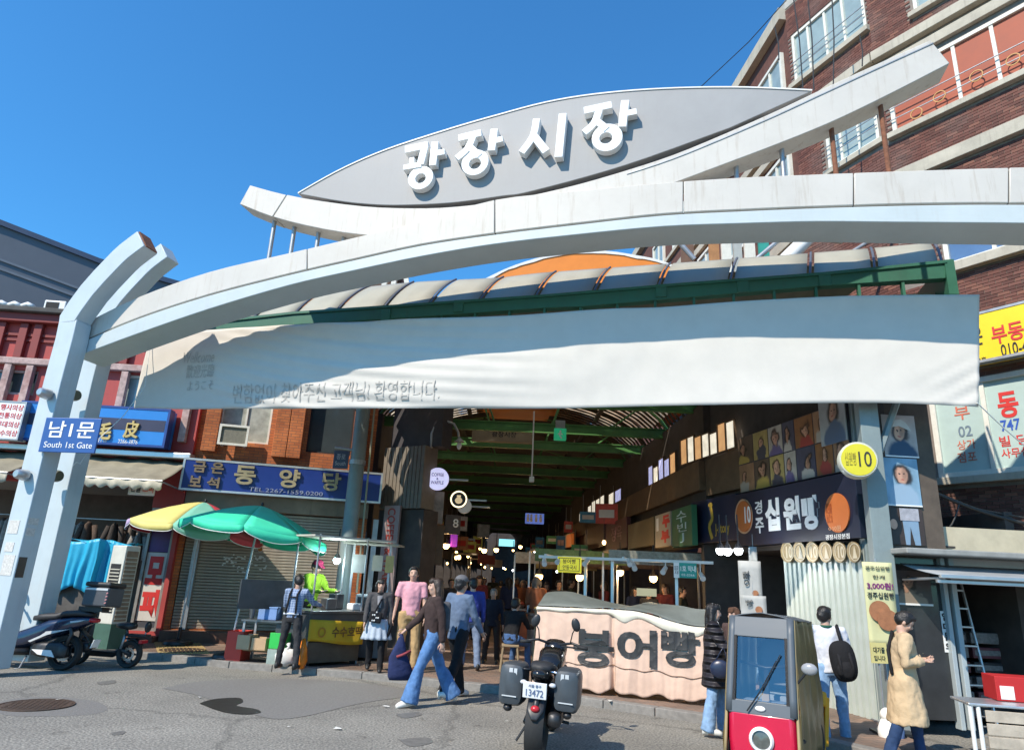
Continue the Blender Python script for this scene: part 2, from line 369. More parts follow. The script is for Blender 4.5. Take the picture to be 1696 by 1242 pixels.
# ================================================================== ground
def asphalt():
    m = bpy.data.materials.new('asphalt'); m.use_nodes = True; nt = m.node_tree; N = nt.nodes; L = nt.links; b = N['Principled BSDF']
    tc = N.new('ShaderNodeTexCoord')
    n1 = N.new('ShaderNodeTexNoise'); n1.inputs['Scale'].default_value = 0.45; n1.inputs['Detail'].default_value = 8; n1.inputs['Roughness'].default_value = 0.62
    n2 = N.new('ShaderNodeTexNoise'); n2.inputs['Scale'].default_value = 38; n2.inputs['Detail'].default_value = 3
    vo = N.new('ShaderNodeTexVoronoi'); vo.inputs['Scale'].default_value = 46
    n3 = N.new('ShaderNodeTexNoise'); n3.inputs['Scale'].default_value = 2.6; n3.inputs['Detail'].default_value = 10; n3.inputs['Roughness'].default_value = 0.7
    for n in (n1, n2, vo, n3): L.new(tc.outputs['Object'], n.inputs['Vector'])
    cr = N.new('ShaderNodeValToRGB'); cr.color_ramp.elements[0].position = 0.32; cr.color_ramp.elements[0].color = (0.19, 0.182, 0.163, 1)
    cr.color_ramp.elements[1].position = 0.68; cr.color_ramp.elements[1].color = (0.30, 0.288, 0.258, 1); L.new(n1.outputs[0], cr.inputs[0])
    c2 = N.new('ShaderNodeValToRGB'); c2.color_ramp.elements[0].position = 0.35; c2.color_ramp.elements[0].color = (0.38, 0.38, 0.38, 1)
    c2.color_ramp.elements[1].position = 0.7; c2.color_ramp.elements[1].color = (1.5, 1.47, 1.4, 1); L.new(n2.outputs[0], c2.inputs[0])
    mu = N.new('ShaderNodeMix'); mu.data_type = 'RGBA'; mu.blend_type = 'MULTIPLY'; mu.inputs[0].default_value = 0.8
    L.new(cr.outputs[0], mu.inputs[6]); L.new(c2.outputs[0], mu.inputs[7])
    c3 = N.new('ShaderNodeValToRGB'); c3.color_ramp.elements[0].position = 0.30; c3.color_ramp.elements[0].color = (0.35, 0.33, 0.31, 1)
    c3.color_ramp.elements[1].position = 0.42; c3.color_ramp.elements[1].color = (1, 1, 1, 1); L.new(n3.outputs[0], c3.inputs[0])
    m2 = N.new('ShaderNodeMix'); m2.data_type = 'RGBA'; m2.blend_type = 'MULTIPLY'; m2.inputs[0].default_value = 0.8
    L.new(mu.outputs[2], m2.inputs[6]); L.new(c3.outputs[0], m2.inputs[7])
    wb = N.new('ShaderNodeVectorMath'); wb.operation = 'MULTIPLY_ADD'; L.new(n3.outputs['Color'], wb.inputs[0]); wb.inputs[1].default_value = (.7, .7, 0); L.new(tc.outputs['Object'], wb.inputs[2])
    ve = N.new('ShaderNodeTexVoronoi'); ve.feature = 'DISTANCE_TO_EDGE'; ve.inputs['Scale'].default_value = 0.27; L.new(wb.outputs[0], ve.inputs['Vector'])
    cc = N.new('ShaderNodeMapRange'); cc.inputs[1].default_value = .004; cc.inputs[2].default_value = .014; cc.inputs[3].default_value = .72; cc.inputs[4].default_value = 1.0; L.new(ve.outputs['Distance'], cc.inputs[0])
    m4 = N.new('ShaderNodeVectorMath'); m4.operation = 'SCALE'; L.new(m2.outputs[2], m4.inputs[0]); L.new(cc.outputs[0], m4.inputs['Scale'])
    sp = N.new('ShaderNodeTexVoronoi'); sp.inputs['Scale'].default_value = 9; L.new(tc.outputs['Object'], sp.inputs['Vector'])
    sr = N.new('ShaderNodeMapRange'); sr.inputs[1].default_value = .05; sr.inputs[2].default_value = .09; sr.inputs[3].default_value = .4; sr.inputs[4].default_value = 0; L.new(sp.outputs['Distance'], sr.inputs[0])
    m5 = N.new('ShaderNodeMix'); m5.data_type = 'RGBA'; L.new(sr.outputs[0], m5.inputs[0]); L.new(m4.outputs[0], m5.inputs[6]); m5.inputs[7].default_value = (.36, .34, .31, 1)
    L.new(m5.outputs[2], b.inputs['Base Color'])
    b.inputs['Roughness'].default_value = 0.88
    ad = N.new('ShaderNodeMath'); ad.operation = 'ADD'; L.new(n2.outputs[0], ad.inputs[0]); L.new(vo.outputs[0], ad.inputs[1])
    bp = N.new('ShaderNodeBump'); bp.inputs['Strength'].default_value = 0.55; bp.inputs['Distance'].default_value = 0.008
    L.new(ad.outputs[0], bp.inputs['Height']); L.new(bp.outputs[0], b.inputs['Normal'])
    return m
asph = asphalt()
struct('road', MB().grid(lambda u, v: (-400 + 800 * u, -400 + 800 * v, 0), 8, 8), asph)

def paving():
    m = bpy.data.materials.new('block paving'); m.use_nodes = True; nt = m.node_tree; N = nt.nodes; L = nt.links; b = N['Principled BSDF']
    tc = N.new('ShaderNodeTexCoord'); mp = N.new('ShaderNodeMapping'); mp.inputs['Rotation'].default_value[2] = R(-15)
    L.new(tc.outputs['Object'], mp.inputs[0])
    br = N.new('ShaderNodeTexBrick'); br.inputs['Scale'].default_value = 1; br.inputs['Brick Width'].default_value = 0.21; br.inputs['Row Height'].default_value = 0.105
    br.inputs['Mortar Size'].default_value = 0.005; br.inputs['Color1'].default_value = (0.30, 0.20, 0.15, 1); br.inputs['Color2'].default_value = (0.22, 0.17, 0.14, 1)
    br.inputs['Mortar'].default_value = (0.11, 0.10, 0.09, 1); L.new(mp.outputs[0], br.inputs['Vector'])
    nz = N.new('ShaderNodeTexNoise'); nz.inputs['Scale'].default_value = 1.1; nz.inputs['Detail'].default_value = 9; L.new(tc.outputs['Object'], nz.inputs['Vector'])
    cr = N.new('ShaderNodeValToRGB'); cr.color_ramp.elements[0].position = 0.3; cr.color_ramp.elements[0].color = (0.5, 0.48, 0.46, 1)
    cr.color_ramp.elements[1].position = 0.7; cr.color_ramp.elements[1].color = (1.15, 1.1, 1.05, 1); L.new(nz.outputs[0], cr.inputs[0])
    mu = N.new('ShaderNodeMix'); mu.data_type = 'RGBA'; mu.blend_type = 'MULTIPLY'; mu.inputs[0].default_value = 1
    L.new(br.outputs[0], mu.inputs[6]); L.new(cr.outputs[0], mu.inputs[7]); L.new(mu.outputs[2], b.inputs['Base Color'])
    b.inputs['Roughness'].default_value = 0.85
    bp = N.new('ShaderNodeBump'); bp.inputs['Strength'].default_value = 0.5; bp.inputs['Distance'].default_value = 0.006; bp.invert = True
    L.new(br.outputs['Fac'], bp.inputs['Height']); L.new(bp.outputs[0], b.inputs['Normal'])
    return m
SW = 0.10
kpx = [(-420, 1062), (-100, 1072), (130, 1084), (270, 1093), (380, 1106), (600, 1124), (860, 1152), (1000, 1172), (1180, 1200), (1330, 1232), (1480, 1268), (1700, 1330)]
KERB = [gnd(a, b, 0) for a, b in kpx]
top = [(p.x, p.y, SW) for p in KERB]
vs = top + [(14, 96, SW), (-30, 96, SW)]
side = [(p.x, p.y, -0.05) for p in KERB]
n = len(vs); fs = [tuple(range(n))] + [(i, n + i, n + i + 1, i + 1) for i in range(len(KERB) - 1)]
side_walk = struct('pavement', MB().add(vs + side, fs), paving())
kerb_mat = M('kerb granite', (0.25, 0.235, 0.215), 0.85, var=0.25, scale=14, bump=0.25, bscale=60, dirt=0.5, dirt_col=(0.1, 0.095, 0.09))
# kerb stones, one metre each
line = []
for a, b in zip(KERB[:-1], KERB[1:]):
    L_ = (b - a).length; k = max(1, round(L_ / 1.0))
    for i in range(k): line.append((a + (b - a) * (i / k), a + (b - a) * ((i + 1) / k)))
for a, b in line:
    d = (b - a).normalized(); nn = Vector((d.y, -d.x, 0)); a2 = a + d * 0.006; b2 = b - d * 0.006
    if b2.x < -11 or a2.x > 9: continue
    z = SW + 0.012 + random.uniform(-0.004, 0.004)
    p = [a2 + nn * 0.03, b2 + nn * 0.03, b2 - nn * 0.15, a2 - nn * 0.15]
    mb = MB().add([(q.x, q.y, -0.02) for q in p] + [(q.x, q.y, z) for q in p], [(0, 1, 5, 4), (1, 2, 6, 5), (2, 3, 7, 6), (3, 0, 4, 7), (4, 5, 6, 7)])
    mb.build('kerb_stone', kerb_mat, side_walk, bevel=0.012)
# darker mended patch of road, puddle, manholes
def sheet(name, pts, z, mat): return struct(name, MB().add([(*gnd(a, b, 0)[:2], z) for a, b in interp(pts + [pts[0]], 40)[:-1]], [tuple(range(40))]), mat)
patch_mat = M('newer asphalt', (0.19, 0.182, 0.168), 0.85, var=0.25, scale=30, bump=0.4, bscale=80)
sheet('asphalt_patch', [(268, 1140), (330, 1128), (440, 1124), (570, 1128), (660, 1140), (694, 1150), (600, 1164), (505, 1186), (450, 1190), (400, 1176), (330, 1152)], 0.004, patch_mat)
wet = M('wet tar', (0.03, 0.026, 0.022), 0.45, var=0.3, scale=9, bump=0.08)
sheet('puddle', [(330, 1165), (355, 1158), (395, 1156), (402, 1163), (392, 1169), (425, 1175), (430, 1181), (400, 1183), (365, 1178)], 0.008, wet)
damp = M('damp stain', (0.16, 0.154, 0.14), 0.6, var=0.3, scale=14, bump=0.2, bscale=80)
for i, pts in enumerate([[(655, 1183), (690, 1179), (698, 1184), (670, 1189)], [(185, 1213), (206, 1210), (203, 1216), (186, 1217)], [(160, 1130), (188, 1126), (190, 1131), (166, 1134)], [(660, 1225), (705, 1221), (715, 1230), (680, 1236)]]):
    sheet('road_stain', pts, 0.004, damp)
iron = M('cast iron', (0.13, 0.085, 0.06), 0.6, metal=0.5, var=0.4, scale=25, dirt=0.5, dirt_col=(0.05, 0.04, 0.035))
def manhole(label, c, r, z):
    t = thing('manhole_cover', label, 'manhole', (c.x, c.y, z), 0.3)
    MB().lathe([(r * 1.0, 0.0), (r * 1.0, 0.012), (r * 0.93, 0.012), (r * 0.93, 0.003)], n=40).build('rim', iron, t)
    MB().lathe([(r * 0.91, 0.0), (r * 0.91, 0.009), (0.001, 0.009)], n=40).build('cover', iron, t)
    mb = MB()
    for i in range(-6, 7):
        for j in range(-6, 7):
            x, y = i * r * 0.14, j * r * 0.14
            if x * x + y * y < (r * 0.84) ** 2: mb.box(x - r * .045, x + r * .045, y - r * .045, y + r * .045, 0.008, 0.014)
    s = mb.build('tread_bosses', iron, t); s['kind'] = 'stuff'
c = gnd(60, 1168); manhole('round rusty iron manhole cover in the road at the left edge', c, (gnd(124, 1168) - c).length * 0.98, 0.003)
sheet('asphalt_patch', [(-20, 1172), (20, 1157), (100, 1154), (160, 1162), (178, 1174), (150, 1183), (80, 1186), (10, 1184)], 0.002, patch_mat)
c = gnd(303, 1077, SW); manhole('round manhole cover in the pavement beside the rainbow parasol', c, 0.43, SW + 0.002)
tact = M('yellow tactile paving', (0.42, 0.30, 0.13), 0.8, var=0.3, scale=6, dirt=0.5, dirt_col=(0.2, 0.16, 0.1))
tb = MB().box(0, 0.29, 0, 0.29, 0, 0.006)
for i in range(4): tb.box(0.03 + i * 0.07, 0.055 + i * 0.07, 0.02, 0.27, 0.005, 0.011)
tme = tb.mesh('tactile_tile'); tme.materials.append(tact)
g0 = gnd(262, 1083, SW)
for i in range(3):
    for j in range(8):
        o = link('tactile_tile', tme, side_walk); a = R(28)
        o.location = (g0.x + math.cos(a) * .3 * i - math.sin(a) * .3 * j, g0.y + math.sin(a) * .3 * i + math.cos(a) * .3 * j, SW + 0.003); o.rotation_euler = (0, 0, a)
lit_mat = M('paper scraps', (0.7, 0.68, 0.62), 0.8)
for i, (a, b) in enumerate([(330, 1156), (1012, 1175), (1090, 1168), (640, 1172), (480, 1205), (560, 1208), (842, 1196), (95, 1160), (700, 1192), (1150, 1188)]):
    p = gnd(a, b, 0.0); z = SW if b < 1120 or a > 1000 and b < 1180 else 0
    MB().add([(p.x + random.uniform(-.03, .03) + dx, p.y + random.uniform(-.02, .02) + dy, z + 0.018 + random.uniform(-.004, .012)) for dx, dy in ((-.03, -.02), (.03, -.02), (.03, .02), (-.03, .02))], [(0, 1, 2, 3)]).build('litter_scrap', lit_mat, None)['kind'] = 'stuff'

# ================================================================== the gate
gate = fthing('market_gate', 'white steel arched gate with a fish shaped name board on top', 'gate', ARC)
def U(fr, pts, off=0.0, n=None):
    q = fr.uvs(pts, off); return interp(q, n) if n else q
g_top = [(146, 532), (232, 491), (348, 450), (480, 419), (590, 393), (700, 366), (820, 331), (960, 316), (1099, 303), (1230, 294), (1350, 289), (1480, 284), (1600, 280), (1700, 277), (1850, 274), (2060, 276)]
g_mid = [(133, 566), (232, 525), (348, 487), (480, 453), (590, 428), (700, 404), (820, 386), (960, 369), (1099, 354), (1230, 347), (1350, 342), (1480, 338), (1600, 336), (1700, 336), (1850, 336), (2060, 342)]
g_bot = [(127, 592), (232, 553), (348, 513), (480, 474), (590, 449), (700, 426), (820, 406), (960, 390), (1099, 377), (1230, 372), (1350, 369), (1480, 370), (1600, 371), (1700, 372), (1850, 376), (2060, 386)]
T = interp(ARC.uvs(g_top), 60); MI = interp(ARC.uvs(g_mid), 60); BO = interp(ARC.uvs(g_bot), 60)
mid_lo = [(x, z - 0.045) for x, z in MI]
# upper band: six clad sections with thin joints
cuts = [0, 13, 24, 33, 42, 51, 60]
for a, b in zip(cuts[:-1], cuts[1:]):
    tt = list(T[a:b + 1]); mm = list(MI[a:b + 1])
    if b < 60:
        tt[-1] = (tt[-1][0] - 0.012, tt[-1][1]); mm[-1] = (mm[-1][0] - 0.012, mm[-1][1])
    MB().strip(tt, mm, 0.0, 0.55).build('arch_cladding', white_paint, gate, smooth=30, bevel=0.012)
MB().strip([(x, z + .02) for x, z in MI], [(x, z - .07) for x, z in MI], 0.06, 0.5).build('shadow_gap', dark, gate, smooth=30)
MB().strip(mid_lo, BO, -0.03, 0.58).build('lower_band', band_paint, gate, smooth=30, bevel=0.012)
# cradle under the name board
c_top = [(414, 307), (484, 325), (594, 341), (686, 345), (760, 342), (842, 331), (940, 310), (1032, 284), (1117, 256), (1209, 218), (1290, 182), (1353, 152), (1440, 112), (1541, 67)]
c_bot = [(397, 338), (460, 362), (560, 384), (650, 392), (740, 390), (830, 380), (930, 360), (1020, 334), (1100, 309), (1200, 272), (1290, 238), (1378, 202), (1470, 158), (1573, 105)]
CT = interp(ARC.uvs(c_top, .08), 44); CB = interp(ARC.uvs(c_bot, .08), 44)
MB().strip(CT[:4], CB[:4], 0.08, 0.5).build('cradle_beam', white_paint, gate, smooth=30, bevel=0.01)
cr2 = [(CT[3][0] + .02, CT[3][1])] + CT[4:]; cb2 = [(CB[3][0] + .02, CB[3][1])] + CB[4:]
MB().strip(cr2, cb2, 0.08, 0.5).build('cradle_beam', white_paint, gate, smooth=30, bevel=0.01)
seam = [(x * .86 + a * .14, z * .86 + b * .14) for (x, z), (a, b) in zip(CT, CB)]
MB().strip([(x, z + .008) for x, z in seam[24:]], [(x, z - .008) for x, z in seam[24:]], 0.068, 0.09).build('seam_strip', steel, gate)
# name board
f_top = [(494, 321), (564, 282), (640, 249), (741, 216), (820, 193), (908, 170), (997, 156), (1103, 148), (1223, 146), (1345, 151)]
f_bot = [(497, 322), (548, 331), (594, 337), (655, 340), (747, 336), (830, 325), (880, 317), (1032, 275), (1209, 212), (1345, 152.5)]
FT = interp(ARC.uvs(f_top, .14), 40); FBo = interp(list(reversed(ARC.uvs(f_bot[1:-1], .14))), 36)
board_mat = M('grey name board', (0.31, 0.31, 0.31), 0.55, var=0.1, scale=1.2, streak=0.28, streak_col=(0.24, 0.23, 0.22), dirt=0.25, dirt_col=(0.27, 0.26, 0.26))
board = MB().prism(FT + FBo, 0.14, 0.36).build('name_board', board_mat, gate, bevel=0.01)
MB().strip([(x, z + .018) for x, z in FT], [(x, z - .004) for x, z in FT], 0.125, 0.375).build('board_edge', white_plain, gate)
MB().strip([(x, z + .012) for x, z in CT[5:34]], [(x, z - .03) for x, z in CT[5:34]], 0.16, 0.33).build('board_gap', dark, gate)
pxw = lambda n: n * (ARC.uv(861, 250, 0.05)[0] - ARC.uv(860, 250, 0.05)[0])
def glyph(strokes, rings, name='letter'):
    mb = MB(); k = 0
    for pts, w in strokes:
        f0 = -0.02 + k * 0.004; k += 1
        stroke(mb, interp(ARC.uvs(pts, .05), 6) if len(pts) > 2 else ARC.uvs(pts, .05), pxw(w), f0, 0.13)
    for (cx, cy), (rx, ry), (ix, iy), ic in rings:
        f0 = -0.02 + k * 0.004; k += 1
        mb.ring(ARC.uv(cx, cy, .05), pxw(rx), pxw(ry), pxw(ix), pxw(iy), f0, 0.13, ic=ARC.uv(*ic, .05))
    mb.build(name, letter_white, board, bevel=0.008)
glyph([([(673, 252), (711, 244)], 14), ([(706, 246), (698, 276)], 13), ([(670, 281), (700, 276)], 10), ([(684, 264), (684, 282)], 9), ([(722, 238), (718, 277)], 13), ([(722, 257), (738, 254)], 11)],
      [((698, 297), (22, 22), (9, 9), (698, 298))])
glyph([([(761, 233), (799, 224)], 13), ([(786, 228), (776, 250), (758, 266)], 12), ([(778, 246), (796, 262)], 12), ([(820, 217), (815, 253)], 13), ([(818, 237), (834, 233)], 11)],
      [((788, 272), (23, 24), (10, 10), (788, 274))])
glyph([([(890, 201), (884, 230), (865, 257)], 12), ([(883, 226), (906, 255)], 13), ([(933, 192), (926, 264)], 13)], [])
glyph([([(968, 188), (1014, 178)], 13), ([(994, 183), (985, 208), (968, 224)], 12), ([(986, 202), (1006, 218)], 12), ([(1036, 170), (1031, 214)], 13), ([(1034, 192), (1055, 188)], 11)],
      [((1006, 231), (24, 25), (10, 10), (1004, 232))])
# rods between cradle and arch
for (a, b, e) in [(456, 361, 428), (489, 370, 420), (529, 377, 408), (571, 383, 400), (1376, 205, 290), (1457, 168, 287), (1294, 240, 294), (1219, 272, 296)]:
    x, z1 = ARC.uv(a, b, .28); x0, z0 = ARC.uv(a - 1.5, e + 8, .28)
    MB().cyl((x, .28, z0), (x, .28, z1 + .12), 0.036, 10).build('rod', rust if a > 1300 else steel, gate, smooth=40)
# curved posts
p_l = [(-14, 960), (20, 830), (52, 700), (98, 525), (125, 482), (162, 436), (191, 407), (230, 378)]
p_r = [(28, 960), (56, 830), (84, 690), (125, 528), (162, 479), (203, 440), (218, 426), (236, 412)]
PL = ARC.uvs(p_l, -.36); PR = ARC.uvs(p_r, -.36)
x_, _ = ARC.uv(66, 700, -.36)
wpost = 0.36
def post(pts_c, y0, y1, base_x, name, end_mat=None):
    pl, pr = [], []
    for i, p in enumerate(pts_c):
        a = Vector(pts_c[max(i - 1, 0)]); b = Vector(pts_c[min(i + 1, len(pts_c) - 1)]); t = (b - a).normalized(); nn = Vector((-t.y, t.x)) * wpost / 2
        pl.append((p[0] + nn.x, p[1] + nn.y)); pr.append((p[0] - nn.x, p[1] - nn.y))
    o = MB().strip(pl, pr, y0, y1).build(name, post_paint, gate, smooth=30, bevel=0.012)
    return o, pl, pr
cl = [((a[0] + b[0]) / 2, (a[1] + b[1]) / 2) for a, b in zip(PL, PR)]
bx = (cl[0][0] + cl[1][0] + cl[2][0]) / 3
up_c = [(bx, SW)] + [(bx, z) for z in (1.5, 3.0, 4.5)] + [(bx + 0.02, cl[3][1] - 0.35)] + interp([(bx + .06, cl[3][1] - 0.05)] + cl[3:], 10)[1:]
def dshift(c, y, px, py):       # the same curve seen further back: keep its shape, move it so the end meets the photo
    e = ARC.uv(px, py, y); dx = e[0] - c[-1][0]; dz = e[1] - c[-1][1]
    return [(x + dx, z + dz if z > 0.5 else z) for x, z in c]
o, pl, pr = post(up_c, -0.36, -0.04, bx, 'post')
MB().strip([pl[-1], (pl[-1][0] + .02, pl[-1][1] + .01)], [pr[-1], (pr[-1][0] + .02, pr[-1][1] + .01)], -.33, -.07).build('rusty_end', rust, gate)
rear_c = dshift(up_c, 0.72, 279, 419)
post(rear_c, 0.6, 0.92, bx, 'post')
GW = ARC.uv(1700, 300)[0] + 3.2
for y0, y1 in ((-.36, -.04), (.6, .92)):
    rc = [(GW - (x - bx), z) for x, z in up_c]
    post(list(rc), y0, y1, 0, 'post')
# lamps on the posts and brackets
lampm = M('lamp housing', (0.5, 0.5, 0.5), 0.35, metal=0.7, var=0.2)
for a, b in ((76, 652), (38, 786)):
    x, z = ARC.uv(a, b, -.45); MB().lathe([(.05, -.02), (.07, .0), (.085, .07), (.09, .16), (.075, .17)], (x, -.56, z), 18, 'y').build('spot_lamp', lampm, gate, smooth=40)
olive = M('olive lamp', (0.12, 0.125, 0.085), 0.35, var=0.2)
for a, b in ((116, 655), (86, 788)):
    x, z = ARC.uv(a, b, .3); MB().lathe([(.09, -.15), (.1, -.05), (.1, .12), (.085, .16)], (x, .3, z), 18, 'x').build('flood_lamp', olive, gate, smooth=40)
# street name plate on the posts
blue_pl = M('blue enamel', (0.03, 0.10, 0.32), 0.4, var=0.08, dirt=0.1)
x0, z1 = ARC.uv(78, 693, -.42); x1, z0 = ARC.uv(146, 746, -.42)
PLATE = Frame(ARC.w(x0 - .02, -.42)[:2], ARC.w(x1, -.30)[:2])
pt = fthing('gate_plate', 'blue enamel plate reading 남1문 South 1st Gate on the gate post', 'sign', PLATE)
w_, h0, h1 = PLATE.len, z0 - .02, z1 + .02
MB().box(0, w_, 0, .03, h0, h1).build('plate', blue_pl, pt, bevel=.008)
text('남1문', (w_ * .1, w_ * .92, h0 + (h1 - h0) * .42, h0 + (h1 - h0) * .9), -.006, letter_white, pt, bold=.012)
text('South 1st Gate', (w_ * .08, w_ * .94, h0 + (h1 - h0) * .13, h0 + (h1 - h0) * .3), -.006, letter_white, pt)
stick = M('sticker paper', (0.62, 0.6, 0.56), 0.7, var=0.3, scale=30)
for i, (a, b, w, h) in enumerate([(14, 872, .24, .2), (8, 905, .2, .14), (2, 935, .26, .3), (42, 880, .16, .12), (48, 940, .14, .3), (44, 862, .18, .1)]):
    x, z = ARC.uv(a, b, -.37); side_ = a > 30
    if side_: MB().box(bx + wpost / 2, bx + wpost / 2 + .004, -.34, -.34 + w, z - h / 2, z + h / 2).build('sticker', stick if i % 2 else black_pl, gate)
    else: MB().box(bx - .14 + .03 * i, bx - .14 + .03 * i + w * .8, -.366, -.36, z - h / 2, z + h / 2).build('sticker', stick, gate)
# thin white cord from the sign to the plate
# ================================================================== banner
b_top = [(247, 557), (300, 550), (400, 543), (500, 537), (600, 532), (720, 527), (860, 522), (1000, 512), (1100, 508), (1250, 498), (1380, 491), (1500, 489), (1622, 488)]
b_bot = [(222, 676), (300, 677), (400, 677), (500, 678), (600, 678), (740, 677), (900, 676), (1000, 674), (1100, 672), (1250, 670), (1400, 667), (1500, 668), (1622, 673)]
NT = 160
BT = interp(BAN.uvs(b_top), NT); BB = interp(BAN.uvs(b_bot), NT)
BL = BB[-1][0]
def ban_y(x, z):
    u = x / BL
    v = (z - 4.35) / 1.5
    a = sm(.05, .18, u) * (1 - sm(.42, .60, u))
    # sagging folds hanging from the upper corners
    s = 0
    q = v - 0.45 - 1.4 * (u - .42) ** 2 * (1 if u > .42 else 2.0)
    s += a * 0.016 * math.sin(q * 26 + u * 9) * (0.5 + 0.5 * math.sin(u * 23 + 1))
    s += a * 0.012 * math.sin(q * 47 + u * 31)
    s += a * 0.10 * math.exp(-((v - .35) / .35) ** 2)
    b = 1 - sm(0, .16, u)
    s += b * 0.02 * math.sin((u * 60 + v * 5.5)) * (1 - v * .5)
    e = sm(.93, 1, u)
    s += e * 0.012 * math.sin(v * 40 - u * 200) * (1 - sm(.2, .5, v))
    s += 0.02 * mnoise.noise(Vector((x * .8, z * 1.2, 3))) + 0.008 * mnoise.noise(Vector((x * 3, z * 3, 7)))
    s -= 0.05 * sm(.35, .0, v) * math.sin(u * 14) * .5
    return -s
mb = MB()
def bf(u, v):
    i = round(u * NT); (a, b), (c, d) = BT[i], BB[i]; x = a + (c - a) * v; z = b + (d - b) * v
    return (x, ban_y(x, z), z)
mb.grid(bf, NT, 30)
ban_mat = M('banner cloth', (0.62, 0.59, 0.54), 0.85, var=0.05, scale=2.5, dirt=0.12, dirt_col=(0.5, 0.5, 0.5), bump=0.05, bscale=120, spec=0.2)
bt = fthing('cloth_banner', 'faded white cloth banner hung across the arcade entrance', 'banner', BAN)
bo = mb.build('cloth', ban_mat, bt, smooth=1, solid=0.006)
faded = M('faded print', (0.50, 0.475, 0.435), 0.85, var=0.25, scale=20)
def ban_text(body, px0, py0, px1, py1):
    x0, z1 = BAN.uv(px0, py0); x1, z0 = BAN.uv(px1, py1)
    tm = text_mb(body, x0, x1, z0, z1, 0, 0.001, 0.0)
    me = tm.mesh('print'); bm = bmesh.new(); bm.from_mesh(me)
    bmesh.ops.delete(bm, geom=[f for f in bm.faces if abs(f.normal.y) < 0.5], context='FACES_ONLY')
    bmesh.ops.delete(bm, geom=[v for v in bm.verts if not v.link_faces or v.co.y > .0006], context='VERTS')
    bmesh.ops.triangulate(bm, faces=bm.faces)
    bmesh.ops.subdivide_edges(bm, edges=[e for e in bm.edges if e.calc_length() > .05], cuts=2)
    for v in bm.verts: v.co.y = ban_y(v.co.x, v.co.z) - 0.012
    bm.to_mesh(me); bm.free(); me.materials.append(faded); link('faded_print', me, bo)
ban_text('Wellcome', 306, 584, 356, 601); ban_text('歡迎光臨', 312, 605, 356, 626); ban_text('ようこそ', 312, 632, 356, 646)
ban_text('변함없이 찾아주신 고객님! 환영합니다.', 392, 639, 730, 664)
rope = M('white rope', (0.7, 0.7, 0.66), 0.8)
p0 = BAN.w(BB[-1][0] - .02, 0, BB[-1][1] + .05); p1 = at(1705, 745, 9.3)
tag(MB().tube([p0, (p0 + p1) / 2 - Vector((0, 0, .02)), p1], .008, 6).build('guy_rope', rope), 'thin white rope from the banner corner to the right wall', 'rope')
p0 = at(128, 768, 11.2); p1 = BAN.w(BT[0][0] + .05, 0, BT[0][1]) ; p2 = at(216, 678, 11.6)
tag(MB().tube([at(120, 772, 10.95), at(127, 765, 10.95), at(133, 768, 10.95), at(150, 740, 11.1), at(205, 688, 11.7), at(240, 640, 12.0), p1], .007, 6).build('guy_rope', rope), 'thin white rope tied from the banner to the left gate post', 'rope')

# ================================================================== entrance canopy behind the banner
green = M('green gutter paint', (0.030, 0.14, 0.085), 0.5, var=0.15, scale=3, streak=0.35, streak_col=(0.06, 0.07, 0.05), dirt=0.25)
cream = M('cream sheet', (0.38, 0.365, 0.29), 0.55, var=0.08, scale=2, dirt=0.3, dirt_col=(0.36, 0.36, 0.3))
rib_m = M('canopy rib', (0.10, 0.115, 0.15), 0.5, var=0.1)
can = fthing('entrance_canopy', 'green edged canopy with curved cream roof sheets behind the banner', 'canopy', CAN)
e_top = [(284, 541), (487, 518), (693, 504), (900, 490), (960, 485), (1124, 471), (1366, 453), (1567, 433)]
e_bot = [(280, 551), (487, 538), (693, 525), (900, 510), (960, 508), (1124, 494), (1366, 473), (1567, 461)]
ET = CAN.uvs(e_top); EB = CAN.uvs(e_bot)
MB().strip(ET, EB, 0, .16).build('gutter', green, can, smooth=20, bevel=.01)
MB().strip([(x, z + .012) for x, z in ET], [(x, z - .035) for x, z in ET], -.03, .02).build('gutter_lip', green, can)
xr, zr = ET[-1]
MB().box(xr - .03, xr + .1, -.02, 1.5, EB[-1][1] - .28, zr + .02).build('end_beam', green, can)
for a, b in ((640, 515), (1095, 474), (1365, 455), (760, 500), (1230, 466)):
    x, z = CAN.uv(a, b); MB().box(x - .09, x + .09, -.025, .1, z - .2, z + .03).build('bracket', green, can, bevel=.01)
r_top = [(361, 520), (487, 486), (581, 478), (693, 467), (827, 460), (900, 452), (1120, 436), (1281, 424), (1411, 414), (1545, 402)]
RD = 1.25
RT = interp([(lambda p: p)(q) for q in CAN.uvs(r_top, RD)], 64)
ETi = interp(ET, 64)
def zat(P, x):
    for (a, b), (c, d) in zip(P[:-1], P[1:]):
        if x <= c: return b + (d - b) * (x - a) / (c - a)
    return P[-1][1]
def roof_pt(u, v, off=0.0):
    # v 0 at the gutter, 1 at the ridge; a gently rounded sheet
    x0 = ET[0][0] + (ET[-1][0] - ET[0][0]) * u; x1 = RT[0][0] + (RT[-1][0] - RT[0][0]) * u
    z0 = zat(ET, x0); z1 = zat(RT, x1)
    s, c = math.sin(v * math.pi / 2), 1 - math.cos(v * math.pi / 2)
    return (x0 + (x1 - x0) * v, 0.16 + (RD - 0.16) * (0.2 * c + 0.8 * v), z0 + (z1 - z0) * (0.25 * s + 0.75 * v) + off)
edges = [0, .055, .12, .185, .25, .32, .385, .455, .53, .605, .685, .77, .86, .93, 1.0]
for a, b in zip(edges[:-1], edges[1:]):
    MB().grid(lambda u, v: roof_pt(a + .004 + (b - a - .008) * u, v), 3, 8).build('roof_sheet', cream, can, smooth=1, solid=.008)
for a in edges:
    MB().tube([roof_pt(a, v / 8, .012) for v in range(9)], .022, 6).build('roof_rib', rib_m, can, smooth=1)
